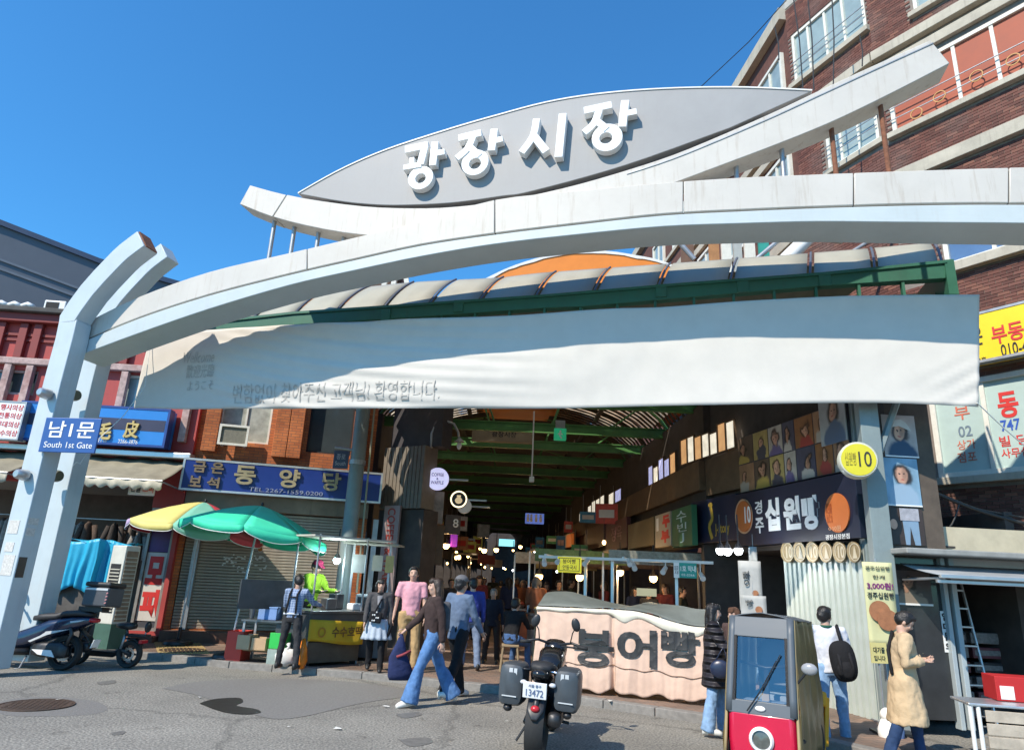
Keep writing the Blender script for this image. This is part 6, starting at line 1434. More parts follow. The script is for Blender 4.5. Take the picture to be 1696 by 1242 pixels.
pann = M('slate pannier plastic', (.055, .065, .075), .4, var=.15, scale=10, dirt=.2, dirt_col=(.16, .15, .14)); silver_st = M('silver decal', (.55, .57, .58), .35, var=.1); dark_metal = M('dark engine metal', (.06, .06, .062), .45, metal=.7, var=.3, scale=20)
tail_red = M('tail lamp red', (.5, .02, .03), .2, var=.1); clear_l = M('clear lens', (.6, .62, .65), .1, spec=.8)
# ---- touring motorcycle seen from behind
rc = gnd(886, 1252); hd = R(79)
mc = thing('motorcycle', 'black touring motorcycle with two slate panniers parked facing the stall', 'motorcycle', (rc.x, rc.y, 0), hd, scale=.93)
mc.rotation_euler = (R(3), 0, hd)
wheel(mc, (0, 0, .325), .325, .20, rim=black_pl); wheel(mc, (1.45, 0, .30), .30, .12, rim=black_pl)
rloft('fuel_tank', [(.62, 0, .80, .09, .07), (.75, 0, .86, .15, .13), (.95, 0, .90, .17, .15), (1.1, 0, .88, .14, .12), (1.2, 0, .84, .06, .06)], gloss_black, mc)
rloft('seat', [(-.12, 0, .90, .10, .035), (.05, 0, .91, .14, .06), (.3, 0, .86, .15, .06), (.55, 0, .82, .13, .06), (.68, 0, .84, .08, .05)], M('seat vinyl', (.02, .02, .022), .6, var=.15, bump=.1), mc)
rloft('tail_cowl', [(-.28, 0, .86, .05, .03), (-.15, 0, .84, .10, .06), (.1, 0, .80, .13, .08), (.4, 0, .74, .12, .08)], gloss_black, mc)
rloft('engine', [(.45, 0, .45, .12, .14), (.55, 0, .45, .2, .2), (.9, 0, .45, .21, .2), (1.0, 0, .46, .14, .16)], dark_metal, mc, p=.5)
rloft('radiator_cowl', [(.95, 0, .65, .12, .12), (1.1, 0, .68, .22, .2), (1.25, 0, .68, .18, .16)], gloss_black, mc)
MB().tube([(.5, .13, .42), (.0, .13, .33)], [.045, .035], 8).build('swingarm', dark_metal, mc, smooth=1); MB().tube([(.5, -.13, .42), (.0, -.13, .33)], [.045, .035], 8).build('swingarm', dark_metal, mc, smooth=1)
for s in (-1, 1):
    MB().tube([(1.45, .09 * s, .3), (1.22, .1 * s, .98)], [.032, .03], 10).build('fork_leg', chrome, mc, smooth=1)
    t_ = MB()
    pn = rloft('pannier', [(-.22, .30 * s, .72, .06, .12), (-.19, .305 * s, .715, .125, .2), (-.1, .31 * s, .71, .14, .225), (.22, .31 * s, .70, .14, .225), (.32, .30 * s, .70, .12, .19), (.35, .29 * s, .70, .06, .1)], pann, mc, n=20, p=.42, smooth=40)
    MB().obox((-.215, .31 * s - .05 * s, .80), (.008, .035, .17)).build('silver_strip', silver_st, pn); MB().obox((-.215, .31 * s + .0 * s, .80), (.008, .04, .17)).build('silver_strip', silver_st, pn)
    MB().obox((-.222, .31 * s, .60), (.006, .16, .012)).build('seam_strip', silver_st, pn)
    MB().ell((-.12, .33 * s, .47), (.06, .05, .04)).build('pannier_latch', black_pl, pn, smooth=1)
    MB().tube([(-.1, .1 * s, .88), (-.12, .2 * s, .88), (-.1, .24 * s, .82)], .015, 8).build('rack_tube', chrome if s < 0 else black_pl, mc, smooth=1)
    MB().tube([(1.16, 0, 1.05), (1.12, .22 * s, 1.10), (1.02, .40 * s, 1.07)], [.016, .016, .014], 8).build('handlebar', black_pl, mc, smooth=1)
    MB().tube([(1.04, .30 * s, 1.07), (1.0, .43 * s, 1.065)], .021, 10).build('grip', rubber, mc, smooth=1)
    MB().tube([(1.1, .2 * s, 1.1), (1.1, .22 * s, 1.22), (1.06, .25 * s, 1.28)], .008, 6).build('mirror_stem', black_pl, mc, smooth=1)
    MB().ell((1.05, .26 * s, 1.33), (.02, .055, .085), 12, 8, (R(18 * s), 0, 0)).build('mirror', black_pl, mc, smooth=1)
    MB().ell((-.22, .16 * s, .76), (.035, .04, .025), 10, 6).build('turn_signal', clear_l, mc, smooth=1)
MB().tube([(1.0, -.1, 1.06), (.99, -.28, 1.06)], [.012, .01], 6).build('brake_lever', black_pl, mc)
rloft('headlamp_cowl', [(1.12, 0, .98, .1, .08), (1.25, 0, 1.0, .15, .12), (1.36, 0, .96, .1, .1)], gloss_black, mc)
pl_ = MB().obox((-.30, 0.02, .70), (.012, .26, .17), (0, R(-12), 0)).build('number_plate', letter_white, mc, bevel=.006)
tm = text_mb('13472', -.095, .095, -.06, .01, 0, .003); tm.v = [(-.312 + (z) * -.21 + .0 + y, .02 - x, .70 + z) for x, y, z in tm.v]; tm.build('plate_number', M('plate blue print', (.12, .16, .3), .5), pl_)
tm = text_mb('서울 중구', -.07, .07, .03, .06, 0, .003); tm.v = [(-.312 + (z) * -.21 + y, .02 - x, .70 + z) for x, y, z in tm.v]; tm.build('plate_number', M('plate blue print', (.12, .16, .3), .5), pl_)
MB().tube([(-.1, 0, .75), (-.24, 0, .58), (-.3, 0, .5)], [.03, .035, .03], 8).build('mudguard_stay', dark_metal, mc, smooth=1)
MB().ell((-.30, 0, .52), (.04, .05, .035)).build('tail_lamp', tail_red, mc, smooth=1)
rloft('mudguard', [(-.34, 0, .42, .03, .015), (-.3, 0, .5, .09, .02), (-.15, 0, .64, .1, .02), (.05, 0, .68, .08, .02)], black_pl, mc)
rloft('muffler', [(-.25, -.2, .42, .055, .055), (-.2, -.2, .42, .075, .08), (.25, -.19, .40, .075, .08), (.45, -.16, .36, .03, .03)], dark_metal, mc)
MB().tube([(.45, -.16, .36), (.8, -.18, .26), (1.0, -.1, .3)], .028, 8).build('exhaust_pipe', chrome, mc, smooth=1)
for k, (x, z) in enumerate([(.55, .55), (.7, .5), (.62, .38), (.82, .42)]): MB().lathe([(.005, 0), (.06, 0), (.06, .03), (.04, .045), (.005, .045)], (x, -.25, z), 14, 'y').build('engine_cover', chrome if k % 2 else dark_metal, mc, smooth=40)
MB().tube([(.5, -.16, .3), (.52, -.3, .28)], .018, 8).build('foot_peg', rubber, mc); MB().tube([(.55, .14, .3), (.5, .3, .02)], .014, 8).build('side_stand', dark_metal, mc)
MB().obox((.3, -.17, .55), (.4, .02, .22), (0, R(-12), 0)).build('side_panel', gloss_black, mc, bevel=.01)
for i, (a, b, c_) in enumerate([((.6, -.2, .55), (.8, -.24, .7), (1.1, -.2, .75)), ((.4, -.2, .5), (.6, -.26, .6), (.75, -.22, .4)), ((1.1, .1, 1.0), (.9, .12, .9), (.7, .1, .78))]): MB().tube([a, b, c_], .012, 6).build('hose', rubber, mc, smooth=1)

# ---- scooter with top box at the left edge (faces left)
def scooter(label, loc, rz, body_m, box=True):
    t = thing('scooter', label, 'scooter', loc, rz, 'scooters parked at the kerb'); t.rotation_euler = (R(4), 0, rz)
    wheel(t, (0, 0, .27), .27, .13); wheel(t, (1.32, 0, .27), .27, .11)
    rloft('rear_body', [(-.42, 0, .78, .03, .02), (-.3, 0, .76, .10, .06), (-.05, 0, .70, .16, .12), (.3, 0, .60, .19, .17), (.6, 0, .47, .2, .17), (.85, 0, .40, .2, .13), (1.0, 0, .42, .19, .15)], body_m, t, n=20, p=.75)
    rloft('footboard', [(.55, 0, .26, .2, .06), (.9, 0, .25, .22, .06), (1.15, 0, .34, .2, .1)], black_pl, t)
    rloft('front_shield', [(.92, 0, .62, .14, .22), (1.08, 0, .68, .24, .34), (1.25, 0, .70, .2, .3), (1.42, 0, .66, .09, .14)], body_m, t, n=20)
    rloft('front_fender', [(1.05, 0, .50, .04, .04), (1.2, 0, .56, .08, .05), (1.45, 0, .52, .08, .05), (1.6, 0, .40, .05, .03)], body_m, t)
    rloft('saddle', [(-.32, 0, .85, .09, .03), (-.15, 0, .87, .14, .05), (.1, 0, .85, .15, .05), (.22, 0, .80, .15, .06), (.45, 0, .78, .15, .06), (.62, 0, .76, .1, .05)], M('saddle vinyl', (.035, .035, .038), .55, var=.2), t)
    for s in (-1, 1):
        MB().prism([(-.1, .62), (.35, .56), (.55, .42), (.5, .4), (.25, .52)], .175 * s, .185 * s).build('silver_trim', silver_st, t)
        MB().prism([(-.3, .77), (.1, .72), (.12, .69), (-.2, .735)], .14 * s, .155 * s).build('silver_trim', silver_st, t)
        MB().tube([(1.05, 0, 1.03), (1.0, .2 * s, 1.08), (.92, .36 * s, 1.06)], .015, 8).build('handlebar', black_pl, t, smooth=1)
        MB().tube([(.95, .28 * s, 1.07), (.9, .4 * s, 1.05)], .022, 8).build('grip', rubber, t, smooth=1)
        MB().tube([(1.0, .22 * s, 1.08), (1.0, .28 * s, 1.24)], .008, 6).build('mirror_stem', black_pl, t); MB().ell((.99, .3 * s, 1.28), (.02, .07, .05)).build('mirror', black_pl, t, smooth=1)
        MB().tube([(-.05, .12 * s, .3), (-.12, .13 * s, .55), (-.05, .12 * s, .68)], .03, 10).build('shock_absorber', dark_metal, t, smooth=1)
    rloft('engine_case', [(-.12, .13, .28, .04, .08), (.0, .14, .30, .06, .12), (.3, .14, .3, .06, .11), (.45, .13, .3, .04, .08)], dark_metal, t)
    MB().prism([(.02, .2), (.3, .23), (.42, .3), (.1, .3)], .2, .215).build('case_badge', letter_white, t)
    rloft('muffler', [(-.3, -.17, .36, .05, .05), (-.25, -.17, .36, .07, .08), (.15, -.16, .3, .06, .07), (.3, -.12, .26, .03, .03)], dark_metal, t)
    rloft('rear_mudguard', [(-.46, 0, .36, .06, .01), (-.36, 0, .5, .08, .015), (-.2, 0, .6, .07, .015)], black_pl, t); MB().obox((-.47, 0, .42), (.01, .18, .13), (0, R(-15), 0)).build('number_plate', letter_white, t)
    rloft('tail_lamp', [(-.44, 0, .77, .03, .02), (-.4, 0, .77, .1, .035), (-.34, 0, .77, .12, .04)], tail_red, t)
    MB().grid(lambda u, v: (1.12 - .14 * v, lerp(-.17, .17, u) * (1 - .15 * v), .98 + .3 * v), 6, 4).build('windscreen', M('smoked screen', (.05, .055, .06), .1, spec=.8), t, smooth=1, solid=.006)
    MB().tube([(.55, .1, .2), (.5, .26, .02), (.56, .28, .01)], .012, 6).build('side_stand', steel, t)
    if box:
        b = MB().box(-.62, -.2, -.22, .22, .98, 1.28).build('top_box', M('top box plastic', (.06, .065, .075), .5, var=.1, dirt=.25, dirt_col=(.15, .15, .15)), t, bevel=.03, seg=3)
        MB().box(-.63, -.19, -.23, .23, 1.285, 1.36).build('lid', black_pl, b, bevel=.03, seg=3); MB().box(-.6, -.22, .222, .228, 1.23, 1.262).build('silver_strip', silver_st, b)
        for k in range(4): MB().obox((-.6, .224, 1.04 + k * .05), (.03, .006, .02), (0, R(30), 0)).build('reflector', M('reflector red', (.45, .2, .2), .4), b)
        MB().box(-.5, -.1, -.1, .1, .9, .975).build('rack', black_pl, t)
    return t
g = gnd(100, 1110); scooter('dark blue scooter with a black top box parked facing left', (g.x, g.y, 0), R(176), gloss_blue)
g = gnd(-40, 1066, SW); scooter('black scooter at the left edge behind the blue one', (at(20, 1040, 13.4).x - .3, 13.4, SW), R(165), gloss_black, False)
# ---- small electric kick scooter with saddle
g = gnd(210, 1106); ks = thing('electric_scooter', 'small black electric scooter with saddle behind the blue scooter', 'scooter', (g.x, g.y, 0), R(172))
wheel(ks, (0, 0, .22), .22, .11, spokes=6); wheel(ks, (.95, 0, .22), .22, .1, spokes=6)
MB().tube([(0, 0, .22), (.15, 0, .28), (.3, 0, .2), (.75, 0, .2), (.86, 0, .3)], [.04, .05, .05, .05, .04], 10).build('frame', black_pl, ks, smooth=1); MB().box(.22, .75, -.11, .11, .23, .255).build('deck', black_pl, ks, bevel=.01)
MB().tube([(.95, 0, .22), (.84, 0, .55), (.74, 0, .98)], [.03, .025, .02], 10).build('steering_column', black_pl, ks, smooth=1); MB().tube([(.74, -.26, 1.0), (.74, .26, 1.0)], .014, 8).build('handlebar', black_pl, ks)
for y in (-.06, .06): MB().tube([(.14, y, .3), (.1, y, .52)], .02, 8).build('seat_post', steel, ks, smooth=1)
rloft('saddle', [(-.02, 0, .66, .05, .04), (.06, 0, .66, .11, .06), (.2, 0, .66, .1, .055), (.32, 0, .66, .04, .035)], black_pl, ks); MB().tube([(.1, 0, .5), (.14, 0, .62)], .025, 8).build('seat_post', dark_metal, ks)
MB().box(-.28, .1, -.09, .09, .50, .54).build('rear_rack', black_pl, ks, bevel=.015); MB().ell((-.25, 0, .66), (.03, .09, .09)).build('back_pad', black_pl, ks, smooth=1); MB().tube([(-.22, 0, .54), (-.25, 0, .66)], .012, 6).build('pad_stay', steel, ks)
rloft('mudguard', [(-.2, 0, .36, .05, .01), (-.08, 0, .46, .06, .015), (.12, 0, .46, .06, .012)], black_pl, ks); MB().box(-.24, -.18, -.08, .08, .40, .45).build('tail_lamp', tail_red, ks)
# ---- bicycle by the gate post
bk = thing('bicycle', 'bicycle with silver front fork leaning near the gate post', 'bicycle', (at(86, 1030, 12.6).x, 12.6, SW), R(160))
for x in (0, 1.02): 
    w = MB().ring((x, .33), .33, .33, .30, .30, -.018, .018, 30).build('wheel', rubber, bk); mb = MB()
    for k in range(12): a = k * math.pi / 6; mb.tube([(x, 0, .33), (x + .3 * math.cos(a), 0, .33 + .3 * math.sin(a))], .002, 4)
    mb.build('spokes', chrome, w)
mb = MB(); 
for p, q in (((0, 0, .33), (.42, 0, .3)), ((.42, 0, .3), (.3, 0, .85)), ((0, 0, .33), (.33, 0, .75)), ((.42, 0, .3), (.85, 0, .72)), ((.33, 0, .78), (.85, 0, .8))): mb.tube([p, q], .017, 8)
mb.build('frame', M('dark frame paint', (.1, .03, .03), .4), bk, smooth=40)
MB().tube([(.84, 0, .82), (.9, 0, .6), (1.02, .0, .33)], .018, 8).build('fork', alu, bk, smooth=1); MB().tube([(.8, -.26, 1.0), (.84, -.1, .98), (.84, .1, .98), (.8, .26, 1.0)], .013, 8).build('handlebar', alu, bk, smooth=1); MB().tube([(.84, 0, .8), (.84, 0, .98)], .014, 8).build('stem', alu, bk)
rloft('saddle', [(.16, 0, .9, .07, .03), (.26, 0, .9, .06, .03), (.42, 0, .89, .02, .02)], black_pl, bk)
# ---- red covered mobility car
a = R(32); Yv = 7.25; pv = at(1264, 1200, Yv)
mv = thing('mobility_car', 'small red covered mobility car with a brown rain cover', 'vehicle', (pv.x, Yv, 0), -math.pi / 2 - a)   # x forward = towards the viewer, left
red_l = M('red lacquer', (.55, .01, .05), .25, coat=.5, var=.06); olive_c = M('brown rain cover', (.13, .095, .03), .35, var=.3, scale=5, bump=.3, bscale=9); gray_p = M('grey frame plastic', (.085, .10, .115), .45, var=.1)
W2_ = .315; TOPZ = at(1275, 1020, Yv).z
zr1 = at(1250, 1183, Yv - .1).z
MB().loft([[Vector((x, y, z)) for y, z in ((-w, .16), (w, .16), (w + .01, zr1 * .6), (w, zr1), (-w, zr1), (-w - .01, zr1 * .6))] for x, w in ((-.5, W2_), (0.0, W2_), (.06, W2_ * .96), (.09, W2_ * .85))]).build('nose_panel', red_l, mv, smooth=40, bevel=.015)
bmp = MB().box(-.1, .15, -W2_ - .05, W2_ + .05, .10, .2).build('bumper', black_pl, mv, bevel=.03, seg=3)
hl = MB().lathe([(.11, .0), (.115, .03), (.10, .05), (.085, .05), (.08, .02)], (.08, 0, zr1 * .62), 28, 'x').build('headlamp_ring', white_plain, mv, smooth=40); MB().lathe([(.085, .0), (.08, .025), (.005, .04)], (.085, 0, zr1 * .62), 24, 'x').build('headlamp_lens', M('headlamp glass', (.10, .11, .10), .1, spec=.8, var=.3, scale=20), hl, smooth=40)
def scr(y, z):  # the screen leans back a little towards the roof
    f = (z - zr1) / (TOPZ - zr1); return Vector((.07 - .20 * f - .03 * f * f, y * (1 - .06 * f), z))
hb, ht = zr1 + .0, TOPZ - .02
fm = MB()
def bar(y0, z0, y1, z1, w=.04, d=.04, n_=6):
    pts = [scr(lerp(y0, y1, i / n_), lerp(z0, z1, i / n_)) for i in range(n_ + 1)]; fm.tube(pts, w, 8, flat=.6)
bar(-W2_ + .02, hb, -W2_ + .02, ht); bar(W2_ - .02, hb, W2_ - .02, ht)
fm.build('screen_frame', gray_p, mv, smooth=1)
for z0_, z1_ in ((hb - .01, hb + .11), (ht - .19, ht)): MB().loft([[scr(y, z) + Vector((.018, 0, 0)) for y in (-W2_ + .01, W2_ - .01)] + [scr(y, z) - Vector((.03, 0, 0)) for y in (W2_ - .01, -W2_ + .01)] for z in (z0_, (z0_ + z1_) / 2, z1_)]).build('frame_panel', gray_p, mv, bevel=.008)
glz = bpy.data.materials.new('windscreen glass'); glz.use_nodes = True; N = glz.node_tree.nodes; L = glz.node_tree.links; N.remove(N['Principled BSDF'])
tr_ = N.new('ShaderNodeBsdfTransparent'); tr_.inputs[0].default_value = (.86, .92, .95, 1); gl_ = N.new('ShaderNodeBsdfGlossy'); gl_.inputs['Roughness'].default_value = .05; mx_ = N.new('ShaderNodeMixShader'); mx_.inputs[0].default_value = .2
L.new(tr_.outputs[0], mx_.inputs[1]); L.new(gl_.outputs[0], mx_.inputs[2]); L.new(mx_.outputs[0], N['Material Output'].inputs[0])
MB().grid(lambda u, v: scr(lerp(-W2_ + .05, W2_ - .05, u), lerp(hb + .11, ht - .19, v)), 6, 8).build('windscreen', glz, mv, smooth=1)
MB().loft([[scr(y, z) + Vector((.02, 0, 0)) for y, z in ((-W2_ + .045, zz), (-W2_ + .075, zz), (-W2_ + .075, zz), (-W2_ + .045, zz))] for zz in (hb + .1, ht - .18)]).build('seal', black_pl, mv)
MB().loft([[scr(y, z) + Vector((.02, 0, 0)) for y, z in ((W2_ - .045, zz), (W2_ - .075, zz), (W2_ - .075, zz), (W2_ - .045, zz))] for zz in (hb + .1, ht - .18)]).build('seal', black_pl, mv)
MB().tube([scr(-.12, hb + .02) + Vector((.05, 0, 0)), scr(.0, lerp(hb, ht, .22)) + Vector((.05, 0, 0)), scr(.16, lerp(hb, ht, .55)) + Vector((.03, 0, 0))], .007, 6).build('wiper', black_pl, mv)
MB().tube([scr(.01, lerp(hb, ht, .25)) + Vector((.04, 0, 0)), scr(.2, lerp(hb, ht, .62)) + Vector((.03, 0, 0))], .009, 6, flat=.5).build('wiper_blade', rubber, mv)
for s_ in (-1, 1): MB().tube([scr(s_ * (W2_ + .015), lerp(.2, TOPZ - .03, i / 8)) - Vector((.02, 0, 0)) for i in range(9)], .016, 6).build('cover_edge', M('tan piping', (.36, .27, .13), .5), mv, smooth=1)
# sides and roof of the rain cover
def side_pt(s, u, v):
    x = lerp(scr(0, lerp(.14, TOPZ, v)).x - .02, -1.35, u); wv = .02 * mnoise.noise(Vector((u * 6, v * 4, s * 5))) + .012 * math.sin(u * 25 + v * 3)
    return (x, s * (W2_ + .03 - .05 * v ** 2 + wv), lerp(.14, TOPZ - .03 - .05 * u, v))
for s in (-1, 1): MB().grid(lambda u, v: side_pt(s, u, v), 26, 16).build('cover_side', olive_c, mv, smooth=1, solid=.006)
MB().grid(lambda u, v: (lerp(-.17, -1.35, u), lerp(-W2_ + .01, W2_ - .01, v), TOPZ - .03 - .05 * u + .05 * math.sin(math.pi * v) + .01 * mnoise.noise(Vector((u * 7, v * 5, 1)))), 20, 10).build('cover_roof', gray_p, mv, smooth=1, solid=.01)
MB().box(-1.37, -1.34, -W2_, W2_, .2, zr1 + .1).build('cover_back', olive_c, mv); MB().box(-1.36, -1.355, -W2_, W2_, zr1 + .1, TOPZ - .09).build('rear_window', glz, mv)
rloft('seat', [(-.95, 0, .62, .2, .08), (-.8, 0, .62, .25, .1), (-.5, 0, .6, .22, .08)], M('grey seat', (.3, .32, .34), .7), mv); rloft('backrest', [(-1.0, 0, .95, .2, .25), (-.92, 0, .95, .22, .28), (-.88, 0, .92, .15, .2)], M('grey seat', (.3, .32, .34), .7), mv)
MB().tube([(-.18, 0, .5), (-.3, 0, .95)], .03, 8).build('tiller', black_pl, mv); MB().tube([(-.3, -.26, 1.0), (-.28, 0, .96), (-.3, .26, 1.0)], .016, 8).build('handlebar', black_pl, mv, smooth=1)
MB().box(-.22, -.08, -.2, .2, zr1 + .04, zr1 + .1).build('dash_tray', M('dash grey', (.25, .27, .3), .6), mv, bevel=.01); MB().box(-.14, -.1, -.02, .05, zr1 + .1, zr1 + .16).build('tissue_box', M('tan box', (.6, .4, .25), .7), mv)
MB().tube([(-.03, W2_ + .02, zr1 + .3), (.0, W2_ + .12, zr1 + .42)], .012, 6).build('mirror_stem', black_pl, mv); MB().ell((.0, W2_ + .14, zr1 + .44), (.035, .075, .055)).build('mirror', M('mirror shell', (.3, .3, .31), .25, coat=.3), mv, smooth=1)
MB().ell(scr(0, hb + .05) + Vector((.03, 0, 0)), (.012, .05, .025)).build('white_badge', white_plain, mv, smooth=1)
for s in (-1, 1): wheel(mv, (-.15, s * (W2_ - .02), .19), .19, .1); wheel(mv, (-1.15, s * (W2_ - .02), .19), .19, .1)
MB().box(-1.3, 0, -W2_, W2_, .2, .26).build('chassis', black_pl, mv)
# yellow bollard behind the car
yb2 = thing('yellow_post', 'orange yellow folding post standing behind the red car', 'post', (at(1350, 1150, 8.4).x, 8.4, 0))
oy = M('orange yellow paint', (.75, .33, .01), .4, var=.12, dirt=.2)
MB().lathe([(.005, .0), (.07, 0), (.07, .5), (.06, .55), (.005, .56)], n=14).build('post_body', oy, yb2, smooth=40); MB().box(-.1, .1, -.1, .1, .5, .66).build('head', oy, yb2, bevel=.03); MB().obox((.08, -.05, .35), (.05, .05, .5), (0, R(6), 0)).build('brace', oy, yb2, bevel=.01)

# ================================================================== shop front at the right edge
rs = fthing('corner_shop', 'shop front with silver awning and dark glass at the right edge', 'building', RS)
pale_post = M('pale blue post', (.40, .46, .48), .45, var=.1, streak=.25, streak_col=(.2, .2, .2)); dk_glass = M('dark shop glass', (.03, .033, .036), .08, var=.3, scale=3, spec=.8); br_wall = M('brown shop wall', (.11, .085, .065), .8, var=.3, scale=4)
MB().box(-.05, 3.4, -.55, 1.6, 2.27, 2.345).build('roof_slab', M('grey slab', (.30, .30, .28), .7, var=.2, streak=.3, streak_col=(.1, .1, .1)), rs, bevel=.015)
MB().box(.9, 3.4, .25, .35, 2.35, 2.72).build('cream_fascia', M('cream render', (.52, .46, .33), .8, var=.15), rs)
MB().box(-.05, .95, .12, .2, 2.35, 4.7).build('upper_panel', br_wall, rs)
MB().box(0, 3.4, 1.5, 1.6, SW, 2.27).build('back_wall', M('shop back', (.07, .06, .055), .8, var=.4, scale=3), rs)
MB().box(.95, 3.4, .12, .2, 1.98, 2.27).build('awning_housing', M('pale housing', (.42, .44, .44), .5, var=.1), rs)
MB().box(0.05, .74, .05, .07, SW + .1, 2.25).build('side_glass', dk_glass, rs)
for x, w in ((.0, .05), (.74, .06), (.86, .07), (3.3, .07)): MB().box(x, x + w, -.03, .1, SW, 2.26).build('door_post', pale_post, rs, bevel=.008)
# awning
MB().grid(lambda u, v: (lerp(.15, 3.4, u), -.05 - .85 * v, 2.16 - .16 * v - .02 * math.sin(math.pi * v)), 10, 5).build('awning_sheet', M('silver awning cloth', (.35, .37, .38), .5, var=.15, scale=3), rs, smooth=1, solid=.01)
for y, z in ((-.9, 1.99), (-.82, 1.93)): MB().box(.12, 3.42, y - .025, y + .025, z - .022, z + .022).build('awning_bar', alu, rs, bevel=.006)
for x in (.2, 2.2): MB().tube([(x, 0, 1.95), (x, -.85, 1.97)], .018, 6).build('awning_arm', alu, rs)
# goods behind: ladder, stacked trays
ld = fthing('ladder', 'dull metal ladder standing in the shop doorway', 'ladder', RS)
for x in (1.12, 1.5): MB().tube([(x, .35, SW), (x + .04, .75, 2.0)], .022, 6).build('rail', alu, ld)
for i in range(7): MB().cyl((1.12, .37 + .05 * i, .35 + .25 * i), (1.5, .37 + .05 * i, .35 + .25 * i), .016, 6).build('rung', alu, ld)
tray_m = [M('tray maroon', (.14, .04, .05), .5, var=.3), M('tray black', (.03, .028, .03), .5, var=.3), M('tray grey', (.22, .2, .19), .5, var=.4, scale=20)]
for i in range(12):
    c = i // 6; j = i % 6
    t = thing('goods_tray', 'stacked goods tray inside the right shop, %s column, level %s from the floor' % (('left', 'right')[c], ['one', 'two', 'three', 'four', 'five', 'six'][j]), 'tray', RS.w(1.0 + c * .62, .8, SW + .02 + j * .2), RS.a, 'trays stacked in the right shop')
    MB().box(0, .56, 0, .4, 0, .15).build('shell', tray_m[(i * 2 + c) % 3], t, bevel=.01); MB().box(.03, .53, -.004, .0, .04, .11).build('label_strip', tray_m[2], t)
cm_ = fthing('code_card', 'white card with black block characters on the shop glass', 'card', RS); r_ = rpx(RS, 1562, 1012, 1577, 1080, .03)
MB().box(r_[0], r_[1], .04, .046, r_[2], r_[3]).build('card', letter_white, cm_)
for i, ch in enumerate('임대문의'): text(ch, sub(r_, (.12, .88, .76 - .24 * i, .96 - .24 * i)), .034, letter_black, cm_, bold=.03)
# poster column
def poster(label, l, t_, r__, b_, mat, capc=None):
    rr = rpx(RS, l, t_, r__, b_, .1); t = fthing('portrait_poster', label, 'poster', RS, 'portrait posters by the pillar'); w, h = rr[1] - rr[0], rr[3] - rr[2]
    MB().box(rr[0], rr[1], .09, .115, rr[2], rr[3]).build('sheet', mat, t); MB().box(rr[0], rr[1], .085, .089, rr[2], rr[2] + .02).build('print_edge', letter_white, t)
    if capc: MB().prism([(rr[0] + w * a, rr[2] + h * c) for a, c in ((.28, .70), (.50, .74), (.74, .66), (.86, .62), (.80, .72), (.72, .82), (.58, .9), (.42, .88), (.31, .8))], .084, .088).build('print_cap', capc, t)
pp_s = M('printed skin', (.66, .38, .26), .5, var=.15, scale=12)
poster('poster of a smiling face in a white cap above the blue poster', 1462, 688, 1517, 757, portrait('poster face one', (.46, .40, .38), (.05, .03, .025), (.62, .36, .25), (.03, .06, .12), .4, .52, .62, 1.0), M('print white cap', (.62, .62, .60), .5, var=.12, scale=6))
poster('poster of a long haired person in a pale blue uniform', 1462, 759, 1522, 838, portrait('poster face two', (.22, .36, .48), (.03, .022, .02), (.58, .33, .23), (.30, .42, .54), 5.1, .54, .66, .92))
t = fthing('cutout_figure', 'printed cut-out figure in jeans and pale jacket below the posters', 'poster', RS); rr = rpx(RS, 1470, 842, 1530, 902, .1); w, h = rr[1] - rr[0], rr[3] - rr[2]
MB().box(rr[0] - .05, rr[1], .095, .115, rr[2], rr[3]).build('sheet', M('print dark brown', (.05, .035, .03), .5, var=.3), t)
MB().prism([(rr[0] + w * .45, rr[2]), (rr[0] + w * .56, rr[2]), (rr[0] + w * .62, rr[2] + h * .5), (rr[0] + w * .7, rr[2]), (rr[0] + w * .85, rr[2]), (rr[0] + w * .85, rr[2] + h * .7), (rr[0] + w * .42, rr[2] + h * .7)], .087, .093).build('print_jeans', M('print jeans', (.22, .33, .45), .5), t)
MB().box(rr[0] + w * .36, rr[0] + w * .88, .080, .086, rr[2] + h * .66, rr[3]).build('print_jacket', M('print jacket', (.4, .4, .44), .5, var=.3, scale=14), t); MB().disc((rr[0] + w * .16, rr[2] + h * .55), w * .1, h * .14, .080, .086).build('print_face', pp_s, t)
rr = rpx(RS, 1480, 945, 1542, 1000, .03); t = fthing('window_photo', 'dark photo print behind the shop glass under the awning', 'poster', RS); MB().box(rr[0], rr[1], .03, .045, rr[2], rr[3]).build('sheet', portrait('print night', (.07, .055, .05), (.02, .015, .01), (.35, .2, .13), (.25, .2, .15), 8.8, .4, .6, .9, True), t)
MB().box(rr[0], rr[1], .025, .03, rr[2] - .015, rr[2] + .01).build('white_edge', letter_white, t)
